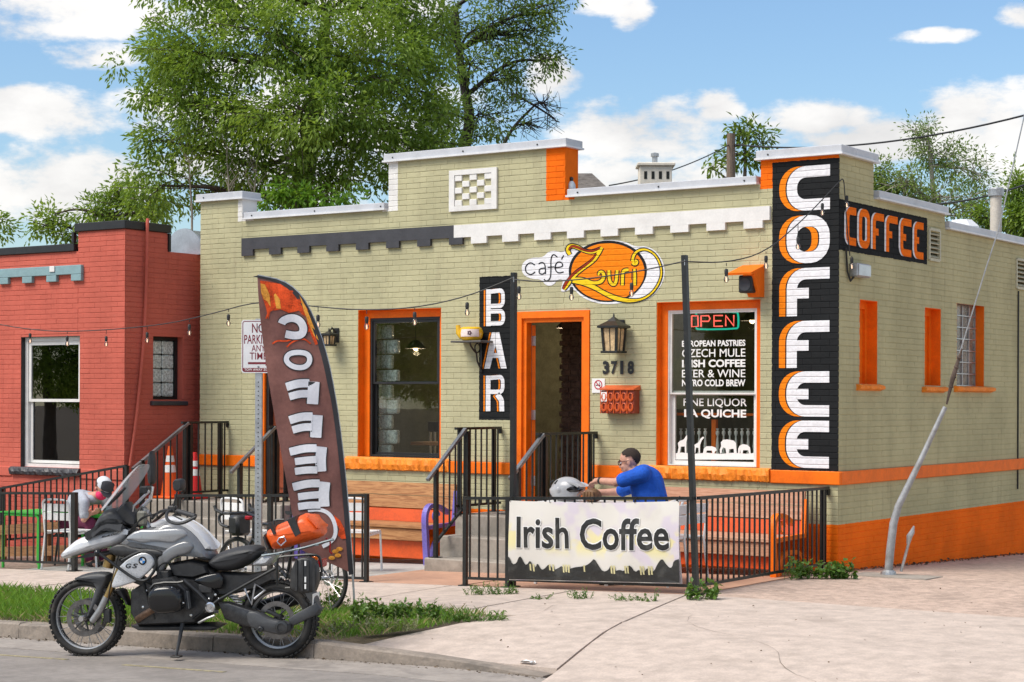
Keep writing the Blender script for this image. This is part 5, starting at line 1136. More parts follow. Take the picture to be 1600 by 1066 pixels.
# things on the green table
pw = tag(MB().ell((-9.72, -2.5, .395), (.06, .05, .034), 10, 6).ell((-9.66, -2.52, .40), (.03, .03, .03), 8, 5).build('crumpled_wrapper', mat('blue wrapper', (.03, .03, .10), .4), None, True), 'crumpled dark blue wrapper lying on the green table', 'wrapper')
pp = MB(); vv = [(-9.62+.05*i+.0, -2.68+.07*j, .364+.012*math.sin(i*1.7+j)) for j in range(4) for i in range(5)]; pp.add(vv, [(j*5+i, j*5+i+1, (j+1)*5+i+1, (j+1)*5+i) for j in range(3) for i in range(4)]); pp.add([(v[0], v[1], v[2]-.003) for v in vv], [(j*5+i, (j+1)*5+i, (j+1)*5+i+1, j*5+i+1) for j in range(3) for i in range(4)])
tag(pp.build('paper_napkin', M_vin, None, True), 'white paper napkin lying on the green table', 'napkin')
# ------------------------------------------------------------------ traffic cones
def cone(label, x, y, zb, h, r, m, stripes):
    o = thing('traffic_cone', label, 'traffic cone', (x, y, zb)); M = Matrix.Translation((x, y, zb))
    MB().cbox(x-r*1.25, x+r*1.25, y-r*1.25, y+r*1.25, zb, zb+.035, .01).build('base', M_black if stripes == 0 else m, o, world=True)
    rad = lambda z: r*(1-z/h)+.028*(z/h)
    MB().lathe([(rad(.03), .03), (rad(h*.5), h*.5), (rad(h), h), (.0001, h+.004)], 20, M).build('cone_body', m, o, True, world=True)
    for a, b in ((.50, .64), (.70, .82)): MB().lathe([(rad(a*h)+.003, a*h), (rad(b*h)+.003, b*h)], 20, M).build('reflective_band', M_vin, o, True, world=True)
cone('tall orange traffic cone with white bands on the left landing', -9.42, -.62, .452, .70, .13, mat('cone orange', (.85, .12, .01), .5, var=.06), 1)
cone('short red traffic cone with white bands near the olive wall', -9.08, -.50, .452, .62, .11, mat('cone red', (.72, .02, .02), .5, var=.06), 1)
# ------------------------------------------------------------------ no parking sign
NPD = 17.0
np_ = thing('no_parking_sign', 'white no parking sign on a perforated steel post in the grass', 'street sign', D(403, 905, NPD))
base = D(403, 905, NPD); zg = gz(base.x, base.y)-.02; ztop = D(403, 498, NPD).z
MP = Matrix.Translation((base.x, base.y, 0)) @ Matrix.Rotation(R(22), 4, 'Z')
MB().box(-.032, .032, -.006, .026, zg-.1, ztop, MP).build('post', M_galv, np_, world=True)
hl = MB(); z_ = zg+.05
while z_ < ztop-.55: hl.lathe([(.0001, 0), (.0062, 0)], 6, MP @ Matrix.Translation((0, -.0075, z_)) @ Matrix.Rotation(R(90), 4, 'X')); z_ += .042
hl.build('post_hole', M_dark, np_, world=True)
z1 = D(403, 500, NPD).z; z0 = D(403, 583, NPD).z; hw = .165; cx0 = .0
plp = rr(-hw, hw, z0, z1, .025); pm = lambda y: (lambda x, z, t: MP @ Vector((x, y+t, z)))
MB().prism(plp, pm(-.012), 0, .003).build('sign_plate', mat('sign white sheet', (.74, .74, .75), .4, var=.04), np_, world=True)
M_sgr = mat('sign maroon', (.20, .012, .025), .45); mb = MB(); stroke(mb, rr(-hw+.013, hw-.013, z0+.013, z1-.013, .02), .007, pm(-.0130), 0, True)
H = z1-z0
for t_, a, b, w_, bd in (('NO', .755, .935, .052, .01), ('PARKING', .55, .72, .115, .01), ('ANY', .405, .53, .055, .004), ('TIME', .255, .385, .07, .004)): put_text(mb, t_, pm(-.0131), 0, -w_*1.2, w_*1.2, z0+a*H, z0+b*H, bd)
flatpoly(mb, [(-.10, z0+.165*H), (.07, z0+.165*H), (.07, z0+.135*H), (.115, z0+.185*H), (.07, z0+.235*H), (.07, z0+.205*H), (-.10, z0+.205*H)], pm(-.0131), 0)
flatpoly(mb, [(-hw+.016, z0+.016), (hw-.016, z0+.016), (hw-.016, z0+.095*H), (-hw+.016, z0+.095*H)], pm(-.0132), 0); mb.build('legend', M_sgr, np_, world=True)
mb = MB(); put_text(mb, 'TOW AWAY ZONE', pm(-.0136), 0, -hw+.03, hw-.03, z0+.042*H, z0+.086*H, .01); mb.build('legend', M_vin, np_, world=True)
for z_ in (z0+.06, z1-.06): MB().lathe([(.0001, 0), (.009, 0), (.009, .006), (.0001, .008)], 8, MP @ Matrix.Translation((0, -.012, z_)) @ Matrix.Rotation(R(90), 4, 'X')).build('bolt', M_galv, np_, world=True)
# ------------------------------------------------------------------ feather flag
FLD = 16.35
fg = thing('feather_flag', 'tall brown feather flag with white COFFEE letters and flames standing in the grass', 'flag', D(554, 972, FLD))
LE = [(402, 430), (404, 470), (410, 530), (418, 585), (427, 640), (436, 690), (446, 745), (455, 795), (462, 835), (472, 860)]
RE = [(403, 430.5), (440, 438), (462, 452), (480, 475), (500, 520), (513, 565), (522, 610), (530, 660), (537, 720), (543, 780), (548, 850), (552, 897)]
def along(pl, t):
    L = [0]
    for a, b in zip(pl[:-1], pl[1:]): L.append(L[-1]+math.hypot(b[0]-a[0], b[1]-a[1]))
    d = t*L[-1]
    for i in range(len(pl)-1):
        if d <= L[i+1]+1e-9: q = (d-L[i])/(L[i+1]-L[i]); return (pl[i][0]+(pl[i+1][0]-pl[i][0])*q, pl[i][1]+(pl[i+1][1]-pl[i][1])*q)
    return pl[-1]
LE = smooth2(LE, 1); RE = smooth2(RE, 1)
def rip(px, py): return .020*math.sin((px*.075)-(py*.028)) + .003*math.sin(px*.16+py*.02) + .008*math.sin(py*.05)
def fpt(px, py, off=0.0): return D(px, py, FLD - off + rip(px, py))
def rowx(v):
    a = along(LE, v); b = along(RE, v); return a, b
n, m_ = 16, 70; vv = []
for side_, o_ in ((1, 0), (-1, -.003)):
    for j in range(m_+1):
        a, b = rowx(j/m_)
        for i in range(n+1): t = i/n; vv.append(fpt(a[0]+(b[0]-a[0])*t, a[1]+(b[1]-a[1])*t, o_))
K = (n+1)*(m_+1); q = [(j*(n+1)+i, j*(n+1)+i+1, (j+1)*(n+1)+i+1, (j+1)*(n+1)+i) for j in range(m_) for i in range(n)]
M_flag = mat('brown flag cloth', (.21, .095, .08), .6, var=.12, scale=5, spec=.2); M_flb = mat('black sleeve', (.02, .02, .025), .6)
fo = MB().add(vv, q+[tuple(k+K for k in f) for f in q]).build('cloth', M_flag, fg, True, world=True)
fq = lambda off: (lambda x, y, t: fpt(x, y, off))
def fpoly(poly, off, m, name):
    # cut the print into a fine fan so that it follows the ripples
    mb = MB(); bm = bmesh.new(); tri = tessellate_polygon([[Vector((x, y, 0)) for x, y in poly]]); vs_ = [bm.verts.new((x, y, 0)) for x, y in poly]
    for t in tri:
        try: bm.faces.new([vs_[k] for k in t])
        except ValueError: pass
    for _ in range(2):
        es = [e for e in bm.edges if e.calc_length() > 14]
        if es: bmesh.ops.subdivide_edges(bm, edges=es, cuts=1)
    bmesh.ops.triangulate(bm, faces=bm.faces); bm.verts.index_update()
    mb.add([fpt(v.co.x, v.co.y, off) for v in bm.verts], [tuple(v.index for v in f.verts) for f in bm.faces]); bm.free()
    return mb.build(name, m, fo if False else fg, world=True)
fb = RE; innr = [(p[0]-(5+ (3 if p[1] < 600 else 2)), p[1]+2) for p in fb]
mb = MB(); idx = [p for pr in zip(fb, innr) for p in pr]; mb.add([fpt(x, y, .006) for x, y in idx], [(2*i, 2*i+1, 2*i+3, 2*i+2) for i in range(len(fb)-1)]); mb.build('pole_sleeve', M_flb, fg, True, world=True)
cE = lambda L: [(300+x/2.806, 400+y/2.806) for x, y in L]      # crop frame of the upper flag
M_fl1 = mat('flame red orange', (.62, .07, .015), .7, var=.35, scale=9, spec=.2); M_fl2 = mat('flame yellow', (.85, .33, .05), .7, var=.3, scale=9, spec=.2)
fpoly(cE([(298, 108), (330, 112), (400, 125), (450, 155), (490, 205), (520, 260), (545, 320), (562, 385), (540, 390), (515, 330), (500, 345), (505, 270), (480, 255), (470, 240), (425, 250), (390, 235), (360, 240), (345, 235), (335, 280), (325, 230), (305, 170)]), .005, M_fl1, 'flame_print')
fpoly(cE([(300, 120), (320, 125), (340, 170), (345, 225), (330, 200), (315, 190), (303, 160)]), .0065, M_fl2, 'flame_print')
fpoly(cE([(470, 170), (500, 225), (530, 300), (555, 370), (535, 350), (512, 300), (490, 240)]), .0065, M_fl2, 'flame_print'); fpoly(cE([(355, 150), (385, 190), (390, 232), (370, 230), (362, 190)]), .0065, M_fl2, 'flame_print')
for pts in ([(352, 385), (375, 370), (410, 375), (440, 365)], [(415, 400), (440, 375), (490, 360), (520, 385)], [(325, 275), (335, 245), (355, 235)]):
    q = cE(smooth2(pts, 2)); mb = MB(); rb = ribbon(q, 2.4); mb.add([fpt(p.x, p.y, .0065) for pr in rb for p in pr], [(2*i, 2*i+1, 2*i+3, 2*i+2) for i in range(len(q)-1)]); mb.build('flame_print', M_fl1, fg, world=True)
M_flw = mat('flag white print', (.72, .72, .76), .7, var=.06, spec=.2)
def fletter(paths, wd):
    for m2, ex, off in ((M_black, 3.0, .0075), (M_flw, 0, .0092)):
        mb = MB()
        for k, (pth, cl, w2) in enumerate(paths):
            q = smooth2(pth, 2, cl) if len(pth) > 2 else [tuple(pth[0]), tuple(((pth[0][0]+pth[1][0])/2, (pth[0][1]+pth[1][1])/2)), tuple(pth[1])]
            q = smooth2(q, 1, cl)
            wl = [(w2 or wd)+ex]*len(q)
            if not cl: wl[0] *= .55; wl[-1] *= .7
            rb = ribbon(q, wl, cl); L = len(rb); mb.add([fpt(p.x, p.y, off+k*.0005) for pr in rb for p in pr], [(2*i, 2*i+1, 2*((i+1) % L)+1, 2*((i+1) % L)) for i in range(L if cl else L-1)])
        mb.build('letter' if m2 is M_flw else 'letter_outline', m2, fg, world=True)
fletter([([(440, 506), (442, 501), (455, 496), (468, 500), (475, 512), (472, 523), (460, 525), (446, 522)], False, 12)], 12)
fletter([([(466, 550), (482, 553), (485, 565), (476, 575), (458, 574), (446, 564), (450, 553)], True, 8)], 8)
def sc_(L, cx, cy, k=1.17): return [([(cx+(x-cx)*k, cy+(y-cy)*k) for x, y in p], c, w_*k) for p, c, w_ in L]
def mirF(cx, cy): return [([(cx+15, cy-14), (cx+14, cy), (cx+13, cy+16)], False, 15), ([(cx+9, cy-12), (cx-6, cy-12), (cx-22, cy-7)], False, 11), ([(cx+8, cy+2), (cx-4, cy+2), (cx-18, cy+6)], False, 10)]
def mirE(cx, cy): return [([(cx+17, cy-17), (cx+15, cy), (cx+16, cy+16)], False, 14), ([(cx+10, cy-15), (cx-6, cy-15), (cx-26, cy-10)], False, 10.5), ([(cx+10, cy), (cx-4, cy+1), (cx-19, cy+3)], False, 9.5), ([(cx+11, cy+14), (cx-4, cy+14), (cx-19, cy+16)], False, 9.5)]
fletter(sc_(mirF(473, 613), 473, 613), 9); fletter(sc_(mirF(478, 665), 478, 665), 9); fletter(sc_(mirE(483, 718), 483, 718), 9); fletter(sc_(mirE(488, 773), 488, 773), 9)
# cup and beans print at the foot
c5 = lambda L: [(400+x/3.95, 720+y/3.95) for x, y in L]
q = c5(smooth2([(320, 305), (400, 300), (460, 330), (492, 400), (490, 470), (450, 510), (410, 530)], 2)); mb = MB(); rb = ribbon(q, [6]*len(q)); mb.add([fpt(p.x, p.y, .0075) for pr in rb for p in pr], [(2*i, 2*i+1, 2*i+3, 2*i+2) for i in range(len(q)-1)]); mb.build('cup_print', M_flw, fg, world=True)
fpoly(c5([(480, 335), (520, 370), (545, 420), (555, 480), (530, 485), (505, 460), (515, 420), (490, 380)]), .007, M_fl1, 'flame_print')
for (x, y) in ((468, 600), (490, 560), (515, 545), (505, 585)): fpoly(c5(ellp(x, y, 20, 13, 14)), .0078, M_fl2, 'bean_print')
mb = MB(); mb.tube([D(554, 972, FLD)-UP*.2, D(553, 930, FLD), fpt(551, 897, -.01)], .010, 8); mb.tube([fpt(x, y, -.012) for x, y in RE[::-1]], .009, 6); mb.build('flag_pole', M_galv, fg, True, world=True)
# ------------------------------------------------------------------ Irish Coffee banner
bn = thing('fence_banner', 'white vinyl banner reading Irish Coffee tied to the patio fence', 'banner', F(930, 905, -3.04))
b0 = F(798, 782, -3.035); b1 = F(1063, 783, -3.035); b2 = F(1064, 912, -3.035); b3 = F(798, 906, -3.035)
def bw_(u, v): return -.012*math.sin(u*9+v*2)*math.sin(v*math.pi) - .006*math.sin(u*23-v*5) - .014*math.sin(v*math.pi)
def bpt(u, v, off=0.0):
    p = b0*(1-u)*(1-v)+b1*u*(1-v)+b2*u*v+b3*(1-u)*v; sagz = -.018*math.sin(u*math.pi)*(1-v); return Vector((p.x, p.y+bw_(u, v)-off-.022, p.z+sagz))
n, m_ = 48, 20; vv = [bpt(i/n, j/m_, o_) for o_ in (0, -.002) for j in range(m_+1) for i in range(n+1)]; K = (n+1)*(m_+1); q = [(j*(n+1)+i, j*(n+1)+i+1, (j+1)*(n+1)+i+1, (j+1)*(n+1)+i) for j in range(m_) for i in range(n)]
M_ban = bpy.data.materials.new('banner vinyl'); M_ban.use_nodes = True; nt = NT(M_ban.node_tree); nt.n.clear(); g = nt.new('ShaderNodeNewGeometry'); sx_ = nt.new('ShaderNodeSeparateXYZ'); nt.l.new(g.outputs['Position'], sx_.inputs[0])
nA = nt.noise(3.2, g.outputs['Position'], 2); nB = nt.noise(4.1, g.outputs['Position'], 2, .5, .6); bandm = nt.m('MULTIPLY', nt.ramp(sx_.outputs[2], .20, .36), nt.m('SUBTRACT', 1.0, nt.ramp(sx_.outputs[2], .44, .60)))
c_ = nt.mix(nt.ramp(nA, .50, .62), (.66, .63, .58), (.60, .54, .60)); c_ = nt.mix(nt.m('MULTIPLY', nt.ramp(nB, .52, .60), nt.m('MULTIPLY', bandm, .75)), c_, (.74, .66, .27)); c_ = nt.mix(nt.m('MULTIPLY', nt.ramp(nt.noise(1.7, g.outputs['Position'], 6), .52, .7), .35), c_, (.48, .44, .38))
b_ = principled(nt, c_, .45, 0, .4); oo = nt.new('ShaderNodeOutputMaterial'); nt.l.new(b_.outputs[0], oo.inputs[0])
MB().add(vv, q+[tuple(k+K for k in f) for f in q]).build('sheet', M_ban, bn, True, world=True)
bx = lambda px: (px-798)/265.5
M_bk = mat('banner black', (.018, .018, .017), .5, var=.25, dirt=(.10, .10, .09), dscale=6, damt=.4)
def bprint(poly_uv, off, m, name):
    mb = MB(); bm = bmesh.new(); tri = tessellate_polygon([[Vector((x, y, 0)) for x, y in poly_uv]]); vs_ = [bm.verts.new((x, y, 0)) for x, y in poly_uv]
    for t in tri:
        try: bm.faces.new([vs_[k] for k in t])
        except ValueError: pass
    for _ in range(3):
        es = [e for e in bm.edges if e.calc_length() > .05]
        if es: bmesh.ops.subdivide_edges(bm, edges=es, cuts=1)
    bmesh.ops.triangulate(bm, faces=bm.faces); bm.verts.index_update(); mb.add([bpt(v.co.x, v.co.y, off) for v in bm.verts], [tuple(v.index for v in f.verts) for f in bm.faces]); bm.free(); mb.build(name, m, bn, world=True)
zig = [(0, .70), (.012, .72), (.025, .80), (.05, .79), (.065, .705), (.08, .70), (.095, .78), (.11, .81), (.135, .74), (.15, .82), (.165, .84), (.178, .77), (.20, .86), (.22, .85), (.25, .78), (.275, .86), (.30, .84), (.325, .80), (.345, .88), (.37, .84), (.40, .82), (.44, .81), (.475, .79), (.50, .75), (.52, .70), (.545, .79), (.57, .87), (.60, .85), (.615, .78), (.635, .86), (.665, .84), (.69, .86), (.71, .80), (.73, .78), (.755, .87), (.78, .83), (.80, .88), (.83, .80), (.845, .86), (.862, .85), (.88, .76), (.905, .69), (.925, .76), (.945, .81), (.96, .80), (.97, .72), (1, .70)]
zig = smooth2(zig, 1)
bprint(zig+[(1, .99), (0, .99)], .008, M_bk, 'silhouette_print')
for u, hh in ((.135, .86), (.155, .87), (.255, .85), (.275, .86), (.335, .875), (.35, .87), (.365, .875), (.46, .86), (.62, .875), (.635, .88), (.70, .87), (.715, .87), (.79, .885), (.805, .88), (.835, .885), (.85, .88)):
    mb = MB(); mb.add([bpt(u-.007, .79, .0105), bpt(u+.004, .79, .0105), bpt(u+.004, hh, .0105), bpt(u+.006, hh+.014, .0105), bpt(u-.004, hh+.014, .0105)], [(0, 1, 2, 3, 4)])
    mb.build('animal_leg_print', mat('banner yellow', (.55, .50, .27), .5) if 'banner yellow' not in MATS else MATS['banner yellow'], bn, world=True)
for bold, m2, off, nm_ in ((.045, M_vin, .007, 'lettering_outline'), (.02, M_bk, .010, 'lettering')):
    for t_, x0, x1, y0, y1 in (('Irish', 812, 895, 807, 857), ('Coffee', 913, 1050, 807, 858)):
        e = (bold-.02)*45
        mb = MB(); vv_, ff_ = text_geo(t_, bold); mb.add([bpt(bx(x0-e+(x1-x0+2*e)*x), ((y0-e)+(y1-y0+2*e)*(1-y)-782)/127, off) for x, y in vv_], ff_); mb.build(nm_, m2, bn, world=True)
for u in (0.004, .25, .5, .75, .994):
    p = bpt(u, .01, .004); MB().tube([p, p+Vector((0, -.012, .03)), p+Vector((0, .03, .055)), p+Vector((.02, .05, .02))], .004, 5).build('zip_tie', M_black, bn, world=True)
# ------------------------------------------------------------------ motorcycle (local frame: x to the front, y to the near side, z up)
zpl = lambda px, py: onplane(px, py, (0, 0, -.240), (-.03, 0, 1))
PF = zpl(136.5, 1026.5); PRr = zpl(436, 1027); BU = Vector((PF.x-PRr.x, PF.y-PRr.y, 0)); WB = BU.length; BU.normalize(); BN = Vector((-BU.y, BU.x, 0)); BR = math.atan2(BU.y, BU.x)
moto = thing('motorcycle', 'silver and black adventure motorcycle parked on its stand at the kerb', 'motorcycle', (PRr.x, PRr.y, gut(PRr.x, PRr.y)), BR)
mo = Vector(moto.location)
def B(px, py, w_=0.0):
    p = onplane(px, py, mo+BN*w_, BN)-mo; return (p.dot(BU), p.z)
c2 = lambda L, w_=0.0: [B(50+x/3.137, 700+y/3.137, w_) for x, y in L]
c3 = lambda L, w_=0.0: [B(250+x/3.269, 740+y/3.269, w_) for x, y in L]
bm3 = lambda x, z, t: (x, t, z)
def P2(f, x, y, w_): q = f([(x, y)], w_)[0]; return (q[0], w_, q[1])
M_sil = mat('silver body paint', (.58, .59, .61), .28, .25, var=.04, coat=.5); M_gry = mat('graphite body paint', (.20, .203, .21), .32, .3, var=.05, coat=.5); M_lgt = mat('pale body paint', (.66, .66, .67), .3, .1, var=.03, coat=.5)
M_blk = mat('black plastic', (.024, .024, .025), .45, var=.3, scale=20, dirt=(.05, .045, .04), damt=.35, dscale=6); M_gls = mat('black gloss', (.010, .010, .011), .15, var=.1); M_seat = mat('seat vinyl', (.035, .035, .037), .55, var=.1, bump=.0006, bscale=300)
M_tyre = mat('tyre rubber', (.020, .019, .018), .8, var=.25, dirt=(.09, .075, .06), damt=.5, dscale=7); M_rim = mat('rim metal', (.36, .36, .36), .45, .8, var=.1); M_eng = mat('engine casing', (.06, .06, .062), .35, .6, var=.25, scale=15); M_gold = mat('fork gold', (.42, .28, .11), .3, .8, var=.1); M_chr = mat('bright metal', (.62, .62, .63), .2, .95, var=.06); M_hdr = mat('header pipe', (.20, .125, .085), .4, .8, var=.3)
def wheel(name, cx, R0, sec, lat, spokes, knob, disc, dz=0.0):
    o = MB().lathe([(.0001, -.055), (.032, -.055), (.04, -.03), (.028, 0), (.04, .03), (.032, .055), (.0001, .055)], 16, Matrix.Translation((cx, 0, R0-dz)) @ Matrix.Rotation(R(90), 4, 'X')).build(name, M_blk, moto, True)
    Rot = Matrix.Translation((cx, 0, R0-dz)) @ Matrix.Rotation(R(90), 4, 'X')
    ri = R0-sec*2+.012
    prof = [(R0-sec+sec*math.cos(R(a))*1.0, lat*math.sin(R(a))) for a in range(-140, 141, 20)]
    MB().lathe(prof, 48, Rot).build('tyre', M_tyre, o, True)
    kb_ = MB(); n = 44
    for i in range(n):
        for row, (ww, hh) in enumerate(((-.62, .0), (.0, .0), (.62, .0))):
            a = (i+(.5 if row == 1 else 0))/n*2*math.pi; rad_ = R0-sec+sec*math.cos(ww*1.15)-.004; wy = lat*math.sin(ww*1.15)
            M = Rot @ Matrix.Rotation(a, 4, 'Z') @ Matrix.Translation((rad_, 0, wy)) @ Matrix.Rotation(ww*1.0, 4, 'Y'); kb_.box(-.004, knob, -.016, .016, -lat*.28, lat*.28, M)
    kb_.build('tread', M_tyre, o)
    MB().lathe([(ri-.014, -.030), (ri+.004, -.036), (ri+.012, -.030), (ri-.002, -.012), (ri-.012, 0), (ri-.002, .012), (ri+.012, .030), (ri+.004, .036), (ri-.014, .030)], 48, Rot).build('rim', M_rim, o, True)
    for i in range(spokes):
        a = i/spokes*2*math.pi; s_ = 1 if i % 2 else -1; a2 = a+s_*.32*(1 if (i//2) % 2 else -1)
        MB().tube([Rot @ Vector((.042*math.cos(a2), .042*math.sin(a2), s_*.032)), Rot @ Vector(((ri-.008)*math.cos(a), (ri-.008)*math.sin(a), s_*.026))], .0028, 5).build('spoke', M_rim, o)
    for s_ in disc:
        d_ = MB().lathe([(.112, s_*.068-.0025), (.152, s_*.068-.0025), (.152, s_*.068+.0025), (.112, s_*.068+.0025), (.112, s_*.068-.0025)], 40, Rot); d_.build('brake_disc', mat('brake disc steel', (.20, .19, .185), .35, .9, var=.2) if 'brake disc steel' not in MATS else MATS['brake disc steel'], o)
        hb = MB()
        for i in range(6): a = i/6*2*math.pi; hb.bar(Rot @ Vector((.035*math.cos(a), .035*math.sin(a), s_*.064)), Rot @ Vector((.116*math.cos(a+.2), .116*math.sin(a+.2), s_*.066)), .014, .008)
        hb.build('disc_carrier', M_blk, o)
    return o
DF = gut(PRr.x, PRr.y)-gut(PF.x, PF.y)
wheel('front_wheel', WB, .318, .033, .060, 28, .009, (1, -1), DF); wheel('rear_wheel', 0, .312, .046, .088, 28, .008, (-1,))
def part(name, poly, tw, m, inset=.02, steps=3, sm=True): return MB().puff(poly, bm3, tw, inset, steps).build(name, m, moto, sm, auto=38)
# front end
part('front_fender', smooth2(c2([(206, 641), (255, 617), (325, 604), (388, 608), (392, 640), (368, 690), (325, 790), (290, 838), (274, 822), (306, 725), (326, 668), (262, 652)]), 1, True), .078, mat('dark grey plastic', (.06, .062, .066), .5, var=.1), .03)
part('fender_rear', smooth2(c2([(405, 690), (455, 684), (470, 720), (490, 780), (462, 752), (425, 715)]), 1, True), .06, M_blk, .02)
for s_ in (1, -1):
    MB().tube([P2(c2, 432, 585, s_*.105), P2(c2, 362, 740, s_*.105)], .025, 12).build('fork_tube', M_gold, moto, True)
    MB().tube([P2(c2, 366, 730, s_*.105), P2(c2, 335, 795, s_*.105), P2(c2, 296, 850, s_*.10)], [.029, .03, .028], 12).build('fork_slider', M_rim, moto, True)
    MB().cbox(*sum(((c-d, c+d) for c, d in zip(P2(c2, 372, 822, s_*.088), (.028, .024, .055))), ()), .008).build('brake_caliper', M_blk, moto)
MB().lathe([(.0001, -.135), (.022, -.135), (.026, -.12), (.026, .12), (.022, .135), (.0001, .135)], 14, Matrix.Translation((WB, 0, .318-DF)) @ Matrix.Rotation(R(90), 4, 'X')).build('front_axle', M_chr, moto, True)
part('telelever', c2([(395, 560), (440, 540), (560, 640), (560, 680), (480, 650)]), .06, M_eng, .01)
MB().tube([P2(c2, 388, 520, .0), P2(c2, 372, 585, .0)], .045, 10).build('shock_absorber', M_gold, moto, True)
# fairing
part('beak', smooth2(c2([(152, 516), (190, 478), (238, 440), (300, 424), (400, 398), (490, 388), (518, 396), (470, 445), (430, 474), (360, 492), (280, 512), (172, 545), (156, 536)]), 1, True), .115, M_lgt, .05, 4)
part('beak_lower', c2([(200, 545), (300, 515), (380, 500), (440, 480), (430, 520), (370, 530), (300, 530)]), .07, M_blk, .03)
part('headlight_shell', smooth2(c2([(268, 438), (310, 408), (330, 350), (372, 300), (430, 288), (474, 330), (498, 385), (440, 372), (392, 372), (345, 415), (300, 440)]), 1, True), .135, M_blk, .05)
part('brow_panel', smooth2(c2([(300, 440), (345, 385), (400, 358), (470, 380), (500, 388), (440, 396), (395, 388), (350, 430)]), 1, True), .15, MATS['dark grey plastic'], .04)
for s_ in (1, -1): MB().ell(P2(c2, 352, 372, s_*.07), (.035, .055, .05), 12, 8).build('headlight', M_gclear if False else mat('headlight lens', (.30, .31, .33), .08, var=.1, spec=.9) if 'headlight lens' not in MATS else MATS['headlight lens'], moto, True)
MB().ell(P2(c2, 322, 515, .16), (.03, .03, .03), 10, 7).build('fog_lamp', M_gls, moto, True); MB().ell(P2(c2, 322, 515, -.16), (.03, .03, .03), 10, 7).build('fog_lamp', M_gls, moto, True)
# screen: curved tinted sheet
ws_ = MB(); pr = smooth2(c2([(350, 296), (395, 235), (450, 165), (505, 105), (535, 80)]), 1); hw_ = [.17, .185, .19, .17, .13, .11]; n = 10; rowsS = []
for off in (0, .006):
    for k, (x, z) in enumerate(pr):
        t = k/(len(pr)-1); hw = .175+.03*math.sin(t*math.pi)-.07*t*t
        for i in range(n+1): wv = -hw+2*hw*i/n; rowsS.append((x-1.9*wv*wv-off, wv, z-.35*wv*wv))
K = len(pr)*(n+1); q = [(j*(n+1)+i, j*(n+1)+i+1, (j+1)*(n+1)+i+1, (j+1)*(n+1)+i) for j in range(len(pr)-1) for i in range(n)]
M_scr = bpy.data.materials.new('smoked screen'); M_scr.use_nodes = True; nt = NT(M_scr.node_tree); nt.n.clear(); tr_ = nt.new('ShaderNodeBsdfTransparent'); tr_.inputs[0].default_value = (.93, .94, .95, 1); pb_ = principled(nt, (.74, .75, .77), .18, 0, .6); mx_ = nt.new('ShaderNodeMixShader'); mx_.inputs[0].default_value = .34; nt.l.new(tr_.outputs[0], mx_.inputs[1]); nt.l.new(pb_.outputs[0], mx_.inputs[2]); oo = nt.new('ShaderNodeOutputMaterial'); nt.l.new(mx_.outputs[0], oo.inputs[0])
ws_.add(rowsS, q+[tuple(k+K for k in f[::-1]) for f in q]).build('windshield', M_scr, moto, True)
for s_ in (1, -1): MB().tube([P2(c2, 372, 282, s_*.15), P2(c2, 415, 240, s_*.16), P2(c2, 458, 195, s_*.165)], [.010, .016, .010], 6).build('screen_bracket', M_blk, moto, True)
part('cockpit', smooth2(c2([(400, 330), (470, 250), (500, 300), (540, 330), (540, 390), (490, 385), (440, 350)]), 1, True), .10, M_blk, .03)
MB().tube([P2(c2, 490, 330, .05), P2(c2, 500, 285, .05), P2(c2, 545, 240, .05), P2(c2, 575, 210, .05)], .012, 8).build('gps_arm', M_chr, moto, True); MB().tube([P2(c2, 520, 340, -.03), P2(c2, 540, 290, -.03), P2(c2, 580, 250, -.03), P2(c2, 590, 190, -.05)], .016, 8).build('cockpit_bar', M_chr, moto, True)
MB().cbox(*sum(((c-d, c+d) for c, d in zip(P2(c2, 560, 205, .0), (.035, .07, .03))), ()), .01).build('gauge', M_blk, moto)
